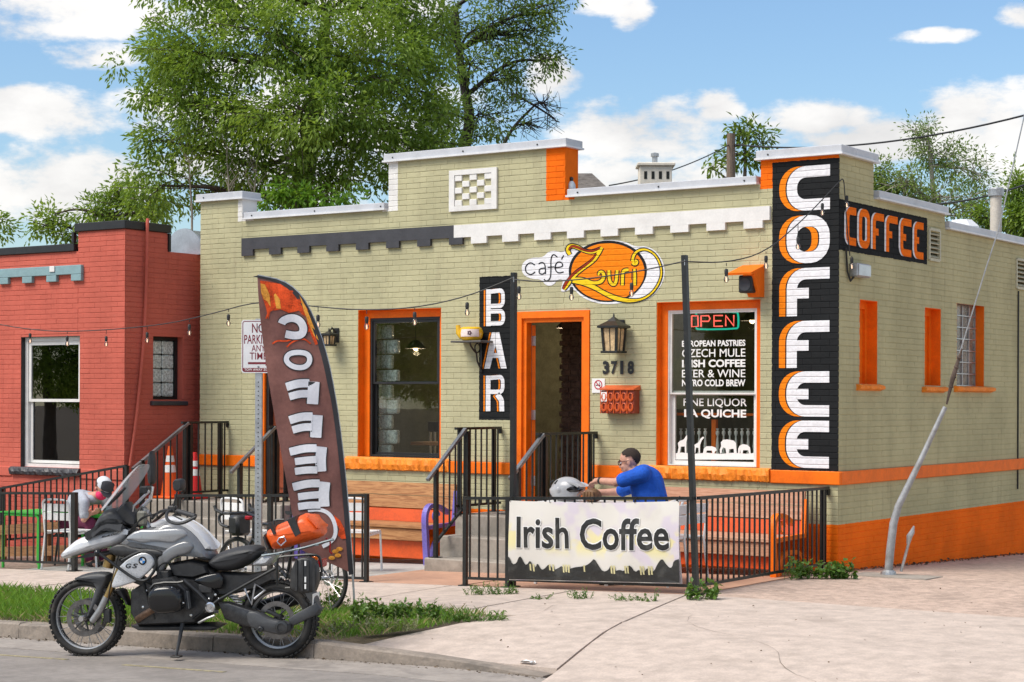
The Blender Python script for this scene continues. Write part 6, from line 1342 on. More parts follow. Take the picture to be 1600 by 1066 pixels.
# tank and body
part('tank', smooth2(c2([(435, 475), (512, 398), (560, 392), (620, 378), (690, 340), (765, 358), (835, 410), (885, 478), (908, 540), (868, 556), (800, 530), (712, 533), (660, 570), (640, 612), (615, 600), (598, 550), (560, 505), (505, 492)]), 1, True), .165, M_gry, .07, 5)
part('tank_top', smooth2(c2([(585, 372), (640, 345), (690, 328), (770, 350), (840, 400), (892, 470), (906, 505), (870, 480), (810, 412), (745, 372), (680, 372), (610, 392)]), 1, True), .125, M_lgt, .04, 4)
for s_ in (1, -1):
    part('tank_panel', smooth2(c2([(448, 448), (515, 400), (600, 402), (700, 392), (748, 402), (762, 432), (720, 452), (690, 470), (600, 458), (540, 470), (500, 458)], s_*.17), 1, True), (s_*.135, s_*.178) if s_ > 0 else (s_*.178, s_*.135), mat('mid grey body paint', (.34, .345, .355), .3, .3, var=.04, coat=.5) if 'mid grey body paint' not in MATS else MATS['mid grey body paint'], .02)
    part('tank_lower', smooth2(c2([(610, 545), (650, 500), (700, 470), (760, 452), (800, 480), (770, 520), (700, 535), (655, 575), (640, 608), (618, 604)], s_*.17), 1, True), (s_*.14, s_*.182) if s_ > 0 else (s_*.182, s_*.14), M_gry, .02)
    part('air_intake', smooth2(c2([(368, 495), (440, 462), (515, 492), (600, 492), (648, 505), (655, 530), (600, 545), (500, 530), (420, 535)], s_*.15), 1, True), (s_*.12, s_*.185) if s_ > 0 else (s_*.185, s_*.12), M_blk, .02)
    sp_ = part('side_panel', smooth2(c2([(388, 680), (410, 620), (440, 565), (525, 512), (580, 515), (607, 558), (582, 602), (520, 652), (460, 672), (405, 688)], s_*.2), 1, True), (s_*.185, s_*.215) if s_ > 0 else (s_*.215, s_*.185), M_sil, .014)
    cb = c2([(332, 518), (420, 585), (505, 645), (560, 655), (602, 602), (612, 560), (592, 520), (545, 503), (500, 520), (440, 552)], s_*.245); MB().tube([(x, s_*.245, z) for x, z in smooth2(cb, 2)], .0125, 8).build('crash_bar', M_iron, moto, True)
    MB().tube([P2(c2, 560, 655, s_*.245), P2(c2, 640, 690, s_*.16), P2(c2, 700, 700, s_*.1)], .0125, 8).build('crash_bar', M_iron, moto, True)
for ch_, xa, xb in (('G', 458, 487), ('S', 490, 518)):
    mb = MB(); vv_, ff_ = text_geo(ch_, .03, .25); a = c2([(xa, 590)], .22)[0]; b = c2([(xb, 563)], .22)[0]; mb.add([(a[0]+(b[0]-a[0])*x, .2185, a[1]+(b[1]-a[1])*.85*y) for x, y in vv_], ff_); mb.build('letter', M_blk, moto)
mb = MB(); vv_, ff_ = text_geo('Black Dog', .02, .3); a = c2([(345, 445)], .10)[0]; b = c2([(425, 420)], .10)[0]; mb.add([(a[0]+(b[0]-a[0])*x, .1165, a[1]+(b[1]-a[1])*x*.8+.022*y) for x, y in vv_], ff_); mb.build('lettering', M_blk, moto)
rc = c2([(541, 553)], .22)[0]; Mr = Matrix.Translation((rc[0], .2165, rc[1])) @ Matrix.Rotation(R(-90), 4, 'X')
rd = MB().lathe([(.0001, 0), (.034, 0), (.034, .003), (.0001, .003)], 24, Mr).build('roundel', M_gls, moto)
for k, m2 in enumerate((M_vin, mat('roundel blue', (.02, .22, .60), .3), M_vin, MATS['roundel blue'])): MB().add([Mr @ Vector((0, 0, .0038))]+[Mr @ Vector((.022*math.cos(R(90*k+a)), .022*math.sin(R(90*k+a)), .0038)) for a in range(0, 91, 15)], [(0, i, i+1) for i in range(1, 7)]).build('roundel_quarter', m2, rd)
# engine and frame
part('engine_block', c2([(508, 690), (560, 655), (640, 605), (700, 612), (900, 640), (945, 700), (905, 800), (830, 858), (545, 868), (505, 800)]), .15, M_eng, .03)
part('cooling_core', c2([(690, 560), (800, 540), (880, 560), (900, 610), (820, 640), (720, 630)]), .15, M_blk, .03)
for s_ in (1, -1):
    f_ = lambda L: smooth2(c2(L, s_*.3), 1, True)
    part('cylinder', c2([(600, 640), (700, 630), (770, 690), (780, 790), (620, 800), (590, 740)], s_*.2), tuple(sorted((s_*.14, s_*.27))), M_eng, .015)
    part('cylinder_head_cover', f_([(572, 722), (598, 680), (640, 668), (705, 668), (745, 700), (752, 760), (738, 800), (660, 812), (615, 810), (578, 780)]), tuple(sorted((s_*.24, s_*.385))), M_gls, .045, 5)
    MB().tube([(x, s_*.33, z) for x, z in c2([(580, 690), (600, 668), (650, 660), (715, 660), (742, 655)], s_*.33)], .011, 6).build('head_guard', M_iron, moto, True)
    for (bx_, by_) in ((685, 685), (742, 760), (588, 745)): MB().ell(P2(c2, bx_, by_, s_*.36), (.008, .008, .008), 6, 4).build('cover_bolt', M_chr, moto, True)
    MB().tube([P2(c2, 600, 790, s_*.27), P2(c2, 555, 815, s_*.24), P2(c2, 520, 838, s_*.16), P2(c2, 545, 862, s_*.06)], .028, 10).build('exhaust_header', M_hdr, moto, True)
    part('throttle_body', c2([(620, 600), (685, 595), (690, 650), (625, 660)], s_*.15), tuple(sorted((s_*.12, s_*.22))), M_blk, .02)
    part('side_cover', smooth2(c2([(780, 645), (870, 615), (935, 610), (940, 690), (880, 695), (820, 672)], s_*.16), 1, True), tuple(sorted((s_*.12, s_*.175))), M_gls, .02)
    MB().tube([P2(c2, 745, 648, s_*.19), P2(c2, 810, 705, s_*.19), P2(c2, 868, 765, s_*.18)], .019, 8).build('frame_tube', M_blk, moto, True)
    MB().tube([P2(c3, 170, 745, s_*.17), P2(c3, 300, 645, s_*.18), P2(c3, 450, 560, s_*.18), P2(c3, 592, 482, s_*.17)], .0125, 8).build('subframe_tube', M_iron, moto, True)
    MB().lathe([(.0001, 0), (.042, 0), (.042, .012), (.030, .016), (.028, .010), (.012, .010), (.010, .018), (.0001, .018)], 18, Matrix.Translation(P2(c3, 258, 683, s_*.19)) @ Matrix.Rotation(R(-90*s_), 4, 'X')).build('pivot_cap', M_chr, moto, True)
    MB().tube([P2(c3, 432, 588, s_*.17), P2(c3, 468, 668, s_*.17), P2(c3, 486, 564, s_*.17), P2(c3, 536, 596, s_*.17), P2(c3, 482, 640, s_*.17)], .0105, 6).build('passenger_peg_bracket', M_alu, moto, False)
    MB().tube([P2(c2, 815, 858, s_*.25), P2(c2, 860, 835, s_*.25), P2(c2, 895, 822, s_*.24)], .010, 6).build('foot_lever', M_rim, moto); MB().bar(P2(c2, 900, 800, s_*.18), P2(c2, 905, 805, s_*.33), .03, .02).build('footpeg', M_blk, moto)
part('skid_plate', c2([(505, 862), (560, 858), (900, 855), (945, 868), (900, 892), (545, 892)]), .13, M_blk, .02)
part('seat_pan', c3([(60, 500), (150, 470), (255, 452), (300, 498), (480, 505), (590, 485), (600, 540), (500, 590), (350, 620), (200, 615), (100, 570)]), .11, M_blk, .02)
part('seat', smooth2(c3([(252, 450), (300, 404), (395, 372), (490, 360), (526, 374), (532, 400), (495, 440), (430, 482), (360, 500), (295, 492)]), 1, True), .155, M_seat, .06, 5)
part('tail_panel', smooth2(c3([(475, 468), (520, 425), (560, 405), (615, 405), (600, 440), (560, 475)]), 1, True), .13, M_sil, .03)
# swingarm and final drive
part('swingarm', c3([(300, 655), (355, 652), (440, 680), (520, 705), (525, 790), (440, 782), (335, 745)], .12), (.07, .165), M_eng, .02)
part('final_drive', smooth2(c3([(445, 695), (510, 700), (545, 730), (600, 745), (660, 755), (668, 800), (630, 828), (560, 812), (505, 802), (450, 775)], .13), 1, True), (.07, .175), MATS['dark grey plastic'], .02)
for (x, y, r_) in ((622, 785, .055), (515, 795, .024)): MB().lathe([(.0001, 0), (r_, 0), (r_*.95, .016), (r_*.6, .02), (r_*.55, .012), (.0001, .012)], 20, Matrix.Translation(P2(c3, x, y, .176)) @ Matrix.Rotation(R(-90), 4, 'X')).build('drive_cover', M_eng, moto, True)
MB().tube([P2(c3, 545, 700, .15), P2(c3, 610, 730, .13), P2(c3, 600, 780, .12)], .018, 8).build('torque_arm', M_eng, moto, True)
MB().tube([P2(c3, 330, 690, -.16), P2(c3, 480, 690, -.18), P2(c3, 640, 650, -.20), P2(c3, 790, 600, -.21)], [.045, .05, .065, .062], 12).build('silencer', M_eng, moto, True)
part('hugger_arm', c3([(655, 742), (700, 710), (800, 658), (822, 690), (800, 722), (690, 775), (662, 772)], .08), (.05, .095), MATS['dark grey plastic'], .01)
part('plate_holder', c3([(748, 600), (790, 598), (822, 690), (812, 720), (780, 690)]), .07, MATS['dark grey plastic'], .01)
part('rear_fender', smooth2(c3([(500, 575), (600, 560), (700, 590), (770, 640), (790, 700), (765, 690), (720, 640), (640, 600), (540, 600)]), 1, True), .085, M_blk, .02)
# luggage rack, frame, tool case
for s_ in (.13, -.13, .045, -.045):
    MB().tube([P2(c3, 520, 420, s_), P2(c3, 600, 408, s_), P2(c3, 740, 378, s_), P2(c3, 885, 336, s_)], .011, 8).build('rack_bar', mat('rack steel', (.20, .23, .24), .35, .7, var=.1) if 'rack steel' not in MATS else MATS['rack steel'], moto, True)
for x, y in ((600, 412), (700, 390), (800, 365), (880, 341)): MB().bar(P2(c3, x, y, -.15), P2(c3, x, y, .15), .03, .012).build('rack_crossbar', MATS['rack steel'], moto)
for s_ in (1, -1):
    lp = c3([(600, 572), (598, 440), (615, 425), (700, 418), (790, 412), (822, 430), (826, 520), (800, 580), (640, 585)], s_*.2); MB().tube([(x, s_*.2, z) for x, z in smooth2(lp, 1)], .010, 6).build('pannier_frame', M_iron, moto, True)
tcs = part('tool_case', smooth2(c3([(668, 560), (672, 500), (700, 432), (745, 420), (792, 432), (818, 480), (812, 590), (770, 612), (700, 608), (668, 590)], .25), 1, True), (.205, .31), M_blk, .02)
for k in range(4): mb = MB(); q = c3([(690+30*k, 440), (702+30*k, 440), (702+30*k, 600), (690+30*k, 600)], .31); mb.prism(q, bm3, .300, .318); mb.build('case_rib', M_blk, tcs)
for y0, y1 in ((448, 472), (528, 556), (565, 590)): mb = MB(); mb.prism(c3([(738, y0), (746, y0), (746, y1), (738, y1)], .32), bm3, .305, .3205); mb.build('case_label', M_vin, tcs)
MB().cbox(*sum(((c-d, c+d) for c, d in zip(P2(c3, 830, 455, 0), (.02, .07, .035))), ()), .01).build('tail_light', mat('tail light red', (.35, .005, .01), .25), moto)
for s_ in (1, -1): MB().ell(P2(c3, 790, 435, s_*.17), (.028, .02, .018), 10, 6).build('indicator', M_orange, moto, True)
# handlebar, guards, mirrors
hb_ = [P2(c2, 590, 345, 0), P2(c2, 600, 330, .10), P2(c2, 640, 305, .22), P2(c2, 690, 305, .32), P2(c2, 800, 335, .46)]
MB().tube(smooth2(hb_, 2), .0125, 8).build('handlebar', M_blk, moto, True); MB().tube([P2(c2, 715, 310, .35), P2(c2, 800, 335, .46)], .019, 10).build('grip', M_seat, moto, True)
hr = [P2(c2, 590, 345, 0), P2(c2, 585, 330, -.10), P2(c2, 560, 300, -.22), P2(c2, 540, 290, -.32), P2(c2, 555, 300, -.46)]; MB().tube(smooth2(hr, 2), .0125, 8).build('handlebar', M_blk, moto, True); MB().tube([hr[3], hr[4]], .019, 10).build('grip', M_seat, moto, True)
MB().tube(smooth2([P2(c2, 690, 300, .33), P2(c2, 655, 320, .40), P2(c2, 665, 362, .47), P2(c2, 730, 375, .52), P2(c2, 803, 338, .49)], 2), [.010]+[.016]*11+[.010]*6 if False else .013, 8).build('hand_guard', M_blk, moto, True)
MB().tube(smooth2([hr[3], P2(c2, 500, 320, -.40), P2(c2, 490, 350, -.45), P2(c2, 520, 340, -.50), hr[4]], 2), .013, 8).build('hand_guard', M_blk, moto, True)
MB().tube([P2(c2, 720, 318, .36), P2(c2, 690, 330, .40), P2(c2, 735, 352, .47)], .006, 6).build('clutch_lever', M_iron, moto); MB().cbox(*sum(((c-d, c+d) for c, d in zip(P2(c2, 690, 300, .32), (.035, .03, .028))), ()), .01).build('switchgear', M_blk, moto)
for (x0, y0, x1, y1, s_, pol) in ((690, 300, 712, 215, .34, [(698, 155), (735, 148), (746, 165), (744, 205), (720, 215), (698, 205)]), (585, 265, 588, 180, -.34, [(572, 60), (588, 5), (600, 40), (603, 140), (598, 180), (574, 175)])):
    MB().tube([P2(c2, x0, y0, s_), P2(c2, x1, y1, s_)], .008, 6).build('mirror_stem', M_blk, moto); MB().puff(smooth2(c2(pol, s_), 1, True), lambda x, z, t: (x+t*.12, s_+t, z), .045, .012).build('mirror', M_blk, moto, True)
MB().tube([P2(c2, 560, 300, .0), P2(c2, 545, 350, 0), P2(c2, 575, 390, 0)], .03, 10).build('handlebar_clamp', M_alu, moto, True); MB().cbox(*sum(((c-d, c+d) for c, d in zip(P2(c2, 540, 345, .06), (.04, .03, .06))), ()), .015).build('fluid_reservoir', mat('smoky plastic', (.22, .21, .17), .3, var=.2), moto)
for k in range(3): MB().tube(smooth2([P2(c2, 600, 325, .08+.02*k), P2(c2, 545-8*k, 340, .12), P2(c2, 480+12*k, 400, .10), P2(c2, 450, 470, .06)], 2), .006, 5).build('control_cable', M_wire, moto, True)
MB().tube([P2(c2, 738, 860, .18), P2(c2, 722, 945, .24), P2(c2, 706, 1020, .29)], [.018, .015, .012], 8).build('kickstand', M_blk, moto, True); q = P2(c2, 703, 1022, .29); MB().cbox(q[0]-.05, q[0]+.03, .26, .33, q[2]-.006, q[2]+.008, .003).build('stand_foot', M_blk, moto)
# cooling fins, bolts, hoses, spring, plate
for s_ in (1, -1):
    for k in range(5): MB().prism(c2([(605, 650), (700, 640), (772, 700), (782, 785), (622, 800), (592, 735)], s_*.2), bm3, s_*(.205+.011*k), s_*(.209+.011*k)).build('cooling_fin', M_alu if False else M_rim, moto)
    for bx_, by_ in ((560, 700), (545, 780), (800, 700), (850, 800), (780, 820), (900, 720), (700, 640), (830, 640)): MB().lathe([(.0001, 0), (.011, 0), (.011, .006), (.0001, .008)], 6, Matrix.Translation(P2(c2, bx_, by_, s_*.151)) @ Matrix.Rotation(R(-90*s_), 4, 'X')).build('bolt', M_chr, moto)
    MB().tube(smooth2([P2(c2, 640, 640, s_*.22), P2(c2, 610, 600, s_*.24), P2(c2, 640, 560, s_*.2), P2(c2, 690, 570, s_*.15)], 2), .008, 6).build('plug_lead', M_wire, moto, True)
    MB().tube(smooth2([P2(c2, 560, 560, s_*.12), P2(c2, 540, 640, s_*.16), P2(c2, 560, 720, s_*.16), P2(c2, 600, 840, s_*.15)], 2), .010, 6).build('hose', M_wire, moto, True)
    MB().tube(smooth2([P2(c2, 440, 480, s_*.13), P2(c2, 400, 600, s_*.14), P2(c2, 375, 720, s_*.13), P2(c2, 372, 800, s_*.10)], 2), .005, 5).build('brake_line', M_wire, moto, True)
MB().cbox(*sum(((c-d, c+d) for c, d in zip(P2(c2, 850, 690, .16), (.055, .012, .035))), ()), .006).build('cover_plate', M_eng, moto)
sp0 = Vector(P2(c3, 330, 560, .05)); sp1 = Vector(P2(c3, 420, 680, .05)); MB().tube([sp0.lerp(sp1, i/70)+Vector((.035*math.cos(i*.75), .035*math.sin(i*.75), 0)) for i in range(71)], .006, 5).build('shock_spring', mat('white spring', (.55, .55, .55), .4), moto, True)
MB().box(-.31, -.305, -.09, .09, .42, .53).build('number_plate', M_vin, moto)
for x_, y_ in ((300, 640), (360, 610), (250, 640)): MB().ell(P2(c3, x_, y_, .185), (.009, .006, .009), 8, 5).build('bolt', M_chr, moto, True)
# ------------------------------------------------------------------ dry bag on the rack
bag = thing('dry_bag', 'orange roll top dry bag strapped on the motorcycle rack', 'bag', mo+BU*B(462, 850)[0]+UP*B(462, 855)[1], BR)
off_ = Vector((B(462, 850)[0], 0, B(462, 855)[1])); bmap = lambda x, z, t: (x-off_.x, t, z-off_.z)
M_bag = mat('orange dry bag', (.80, .11, .012), .4, var=.12, scale=9, bump=.004, bscale=14, spec=.5)
MB().puff(smooth2(c3([(548, 296), (600, 262), (690, 228), (765, 194), (830, 250), (850, 300), (825, 328), (740, 352), (600, 392), (575, 370)]), 1, True), bmap, .17, .07, 5).build('body', M_bag, bag, True)
for pol in ([(676, 228), (722, 208), (756, 300), (722, 320)], [(580, 245), (598, 236), (632, 300), (612, 312)]): MB().puff(c3(pol), bmap, .178, .01).build('strap', M_blk, bag)
MB().puff(smooth2(c3([(548, 300), (572, 300), (600, 388), (575, 385), (556, 350)]), 1, True), bmap, .165, .03).build('end_panel', M_blk, bag, True)
MB().puff(smooth2(c3([(770, 200), (800, 225), (840, 265), (838, 285), (800, 262), (778, 230)]), 1, True), bmap, .15, .02).build('rolled_end', M_bag, bag, True)
MB().tube([bmap(*c3([p], .17)[0], .175) for p in ((585, 262), (583, 242), (600, 236), (635, 236))], .010, 6).build('carry_handle', M_blk, bag, True)
q = [bmap(*c3([p], .17)[0], .178) for p in ((600, 350), (610, 330), (635, 322), (645, 345), (620, 368), (602, 352))]; MB().tube(q, .006, 6).build('carabiner', M_chr, bag, True)
MB().tube([bmap(*c3([p], .05)[0], .05) for p in ((848, 330), (870, 350), (868, 400), (880, 410))], .007, 5).build('red_strap', MATS['tail light red'], bag)
# ------------------------------------------------------------------ bicycle behind
RW = D(507, 914, 16.9); FWh = D(372, 905, 17.75); bd = Vector((FWh.x-RW.x, FWh.y-RW.y, 0)); bl = bd.length; bd.normalize(); ba = math.atan2(bd.y, bd.x); RBk = .315
zgb = gz(RW.x, RW.y)
cyc = thing('bicycle', 'black drop bar bicycle standing in the grass behind the motorcycle', 'bicycle', (RW.x, RW.y, zgb), ba)
for nm_, cx in (('rear_wheel', 0), ('front_wheel', bl)):
    Mw = Matrix.Translation((cx, 0, RBk)) @ Matrix.Rotation(R(90), 4, 'X'); o = MB().lathe([(.0001, -.05), (.02, -.05), (.02, .05), (.0001, .05)], 10, Mw).build(nm_, M_alu, cyc, True)
    MB().lathe([(RBk-.018+.018*math.cos(R(a)), .018*math.sin(R(a))) for a in range(0, 361, 30)], 40, Mw).build('tyre', M_tyre, o, True); MB().lathe([(RBk-.045, -.01), (RBk-.03, -.012), (RBk-.03, .012), (RBk-.045, .01), (RBk-.045, -.01)], 40, Mw).build('rim', M_blk, o)
    for i in range(20): a = i/20*2*math.pi; MB().tube([Mw @ Vector((.015*math.cos(a+.8), .015*math.sin(a+.8), .03*(-1)**i)), Mw @ Vector(((RBk-.04)*math.cos(a), (RBk-.04)*math.sin(a), 0))], .0016, 4).build('spoke', M_chr, o)
    MB().lathe([(.045, .045), (.075, .045), (.075, .048), (.045, .048), (.045, .045)], 24, Mw).build('disc_rotor', M_chr, o)
bb = (bl*.42, 0, RBk-.03); st = (bl*.30, 0, .88); hd = (bl*.78, 0, .80); hd2 = (bl*.82, 0, .62)
M_cyc = mat('bicycle frame paint', (.02, .02, .022), .3)
for nm_, a, b, r_ in (('seat_tube', bb, st, .017), ('top_tube', (bl*.33, 0, .76), (bl*.785, 0, .77), .016), ('down_tube', bb, hd2, .02), ('head_tube', hd, hd2, .02), ('chain_stay', bb, (0, .05, RBk), .01), ('seat_stay', (bl*.33, 0, .74), (0, .05, RBk), .008), ('chain_stay', bb, (0, -.05, RBk), .01), ('seat_stay', (bl*.33, 0, .74), (0, -.05, RBk), .008), ('fork_leg', hd2, (bl, .05, RBk), .013), ('fork_leg', hd2, (bl, -.05, RBk), .013), ('stem', (bl*.775, 0, .83), (bl*.90, 0, .86), .016)): MB().tube([a, b], r_, 8).build(nm_, M_cyc, cyc, True)
for s_ in (1, -1):
    MB().tube(smooth2([(bl*.90, 0, .86), (bl*.90, s_*.18, .865), (bl*.93, s_*.2, .865), (bl*1.0, s_*.205, .86), (bl*1.03, s_*.21, .82), (bl*1.0, s_*.215, .75), (bl*.90, s_*.22, .735)], 2), .015, 8).build('drop_bar', M_blk, cyc, True)
    MB().tube([(bl*.98, s_*.205, .86), (bl*1.06, s_*.21, .89), (bl*1.075, s_*.21, .93)], .018, 8).build('brake_hood', M_blk, cyc, True)
MB().cbox(bl*.92, bl*1.05, -.09, .09, .64, .84, .03).build('bar_bag', M_blk, cyc, True); MB().cbox(bl*.80, bl*.86, .02, .07, .80, .84, .01).build('red_light', MATS['tail light red'], cyc)
MB().puff(smooth2([(st[0]-.14, .90), (st[0]-.05, .92), (st[0]+.14, .905), (st[0]+.13, .885), (st[0]-.1, .87)], 1, True), bm3, .06, .03).build('saddle', M_seat, cyc, True)
MB().lathe([(.075, 0), (.09, 0), (.09, .006), (.075, .006), (.075, 0)], 24, Matrix.Translation((bb[0], .05, bb[2])) @ Matrix.Rotation(R(90), 4, 'X')).build('chainring', M_gls, cyc); MB().tube([(bb[0], .07, bb[2]), (bb[0]+.12, .08, bb[2]-.11)], .012, 6).build('crank', M_gls, cyc)
# ------------------------------------------------------------------ people: blended bodies (capsules fused by a voxel remesh)
def fused(name, caps, m, parent, voxel=.008, smooth=4, ells=()):
    mb = MB()
    for pts, rs in caps:
        pts = [Vector(p) for p in pts]
        mb.tube(pts, list(rs), 12)
        for p, r_ in ((pts[0], rs[0]), (pts[-1], rs[-1])): mb.ell(p, (r_, r_, r_), 12, 8)
        for p, r_ in zip(pts[1:-1], rs[1:-1]): mb.ell(p, (r_, r_, r_), 12, 8)
    for e in ells: mb.ell(*e)
    o = mb.build(name, m, None)
    r_ = o.modifiers.new('r', 'REMESH'); r_.mode = 'VOXEL'; r_.voxel_size = voxel
    s_ = o.modifiers.new('s', 'SMOOTH'); s_.iterations = smooth; s_.factor = .5
    bpy.context.view_layer.update(); dg = bpy.context.evaluated_depsgraph_get(); me = bpy.data.meshes.new_from_object(o.evaluated_get(dg))
    o.modifiers.clear(); old = o.data; o.data = me; bpy.data.meshes.remove(old); me.name = name
    me.materials.clear(); me.materials.append(m); me.polygons.foreach_set('use_smooth', [True]*len(me.polygons))
    if parent is not None:
        inv = WM(parent).inverted(); me.transform(inv); o.parent = parent
    return o
M_skin = mat('skin', (.56, .29, .205), .5, var=.08, scale=14, bump=.0008, bscale=120, spec=.4); M_hair = mat('dark hair', (.030, .018, .012), .9, var=.3, scale=60, grain=(1, 1, 4)); M_hair2 = mat('brown hair', (.07, .03, .016), .55, var=.3, scale=60)
M_blue = mat('blue shirt', (.018, .10, .50), .8, var=.15, scale=7, bump=.014, bscale=11, spec=.2); M_greyt = mat('grey tee', (.40, .42, .47), .85, var=.12, scale=7, bump=.012, bscale=11, spec=.2); M_mar = mat('maroon trousers', (.12, .012, .05), .85, var=.15, bump=.006, bscale=14); M_jean = mat('dark jeans', (.02, .026, .045), .85, var=.2, bump=.006, bscale=14); M_shoe = mat('dark shoe', (.03, .028, .026), .6)
def hand(base, dirv, palm_n, s, curl=.8, thumb_side=1):
    """palm and five fingers as capsules; dirv: along the hand, palm_n: out of the palm"""
    d = Vector(dirv).normalized(); nrm = Vector(palm_n).normalized(); nrm = (nrm-d*nrm.dot(d)).normalized(); sd_ = d.cross(nrm).normalized()*thumb_side; b = Vector(base); caps = []
    caps.append(([b, b+d*.035*s], [.026*s, .030*s]))
    for k, L in enumerate((.068, .078, .074, .058)):
        o_ = b+d*.075*s+sd_*(.030-.020*k)*s; caps.append(([b+d*.02*s+sd_*(.022-.014*k)*s, o_], [.016*s, .0115*s]))
        a1 = d*math.cos(curl*.5)+nrm*math.sin(curl*.5); a2 = d*math.cos(curl*1.2)+nrm*math.sin(curl*1.2); a3 = d*math.cos(curl*1.8)+nrm*math.sin(curl*1.8)
        p1 = o_+a1*L*.45*s; p2 = p1+a2*L*.33*s; p3 = p2+a3*L*.25*s; caps.append(([o_, p1, p2, p3], [.0105*s, .0098*s, .009*s, .0078*s]))
    t0 = b+d*.015*s+sd_*.03*s; t1 = t0+(d*.6+sd_*.7+nrm*.3).normalized()*.04*s; t2 = t1+(d*.9+sd_*.1+nrm*.5).normalized()*.032*s; caps.append(([t0, t1, t2], [.015*s, .0125*s, .0095*s]))
    return caps
def head(c, face, up, s):
    """skull, jaw, nose, ears as ellipsoids in a frame (face direction, up)"""
    f = Vector(face).normalized(); u = Vector(up).normalized(); u = (u-f*u.dot(f)).normalized(); l = u.cross(f); c = Vector(c)
    Mr_ = Matrix(((f.x, l.x, u.x, 0), (f.y, l.y, u.y, 0), (f.z, l.z, u.z, 0), (0, 0, 0, 1))); at = lambda a, b, d: c+(f*a+l*b+u*d)*s
    E_ = [(at(-.012, 0, .03), (.098*s, .076*s, .095*s), 16, 12, Mr_), (at(.022, 0, -.045), (.070*s, .062*s, .072*s), 14, 10, Mr_), (at(.058, 0, -.088), (.026*s, .03*s, .022*s), 10, 8, Mr_), (at(.093, 0, -.022), (.020*s, .014*s, .022*s), 8, 6, Mr_), (at(.083, 0, .005), (.012*s, .010*s, .025*s), 8, 6, Mr_), (at(.082, 0, -.066), (.010*s, .022*s, .010*s), 8, 6, Mr_), (at(.078, 0, .028), (.012*s, .05*s, .010*s), 10, 6, Mr_)]
    for sg_ in (1, -1): E_ += [(at(-.012, sg_*.076, -.01), (.020*s, .012*s, .034*s), 8, 6, Mr_), (at(.066, sg_*.036, -.035), (.022*s, .022*s, .02*s), 8, 6, Mr_)]
    return E_, at, Mr_
# ---- man in blue
YM = -2.28; S_ = 1.07
man = thing('person', 'man in a blue shirt and glasses reaching across the patio table to a helmet', 'person', (-.98, YM, gz(-1, YM)))
q = F(983, 722, YM); hc = Vector((q.x, YM, q.z)); fdir = Vector((-.92, -.30, -.20)); hE, hat, hM = head(hc, fdir, (-.15, 0, 1), S_*.98)
pel = Vector((-.95, YM, .44)); chs = F(1010, 755, YM); chs = Vector((chs.x, YM, chs.z)); nk = Vector((hc.x+.085, YM, hc.z-.125))
shl = Vector((F(1004, 741, YM-.19).x, YM-.19, F(1004, 741, YM-.19).z)); ell_ = F(962, 754, YM-.25); wrl = F(935, 751, YM-.20); shr = Vector((nk.x+.07, YM+.19, nk.z-.055)); elr = Vector((-1.55, YM+.22, .84)); wrr = Vector((-1.78, YM+.08, .83))
caps = [([pel, pel.lerp(chs, .55), chs], [.15, .145, .15]), ([chs, nk], [.12, .065]), ([nk, hc-Vector((-.015, 0, .06))], [.062, .058]), ([shl, ell_], [.058, .046]), ([ell_, wrl], [.045, .031]), ([shr, elr], [.058, .044]), ([elr, wrr], [.043, .03]), ([shl, chs+Vector((-.04, 0, .08)), shr], [.06, .1, .06])]
for s_ in (-1, 1):
    kn = Vector((-1.42, YM+s_*.13, .45)); an = Vector((-1.38, YM+s_*.14, -.02)); caps += [([pel+Vector((0, s_*.09, -.02)), kn], [.095, .062]), ([kn, kn.lerp(an, .4), an], [.06, .056, .04]), ([an, an+Vector((-.17, 0, -.03))], [.042, .032])]
caps += hand(wrl, Vector(F(915, 757, YM-.14))-Vector(wrl), (0, .25, -1), S_*1.05, .7, -1) + hand(wrr, (-1, -.25, .05), (0, -.4, -1), S_*1.05, .7, 1)
fused('body', caps, M_skin, man, .0065, 3, hE)
sleeve_l = Vector(shl).lerp(Vector(ell_), .72); sleeve_r = Vector(shr).lerp(elr, .85)
fused('shirt', [([pel+UP*.0, pel.lerp(chs, .5)+Vector((.01, 0, .0)), chs], [.172, .176, .178]), ([chs+Vector((-.02, -.06, .05)), nk+Vector((.045, 0, -.03))], [.135, .078]), ([shl, chs+Vector((-.03, 0, .07)), shr], [.078, .122, .078]), ([shl, sleeve_l], [.082, .076]), ([shr, sleeve_r], [.082, .07])], M_blue, man, .0095, 3)
fused('trousers', [([pel+Vector((0, s_*.09, -.03)), Vector((-1.42, YM+s_*.13, .45))], [.112, .08]) for s_ in (-1, 1)] + [([Vector((-1.42, YM+s_*.13, .45)), Vector((-1.385, YM+s_*.14, .05))], [.078, .066]) for s_ in (-1, 1)] + [([pel+Vector((.02, -.08, 0)), pel+Vector((.02, .08, 0))], [.15, .15])], M_jean, man, .012, 3)
for s_ in (-1, 1): MB().ell((-1.47, YM+s_*.14, -.055), (.14, .05, .045), 12, 8).build('shoe', M_shoe, man, True, world=True)
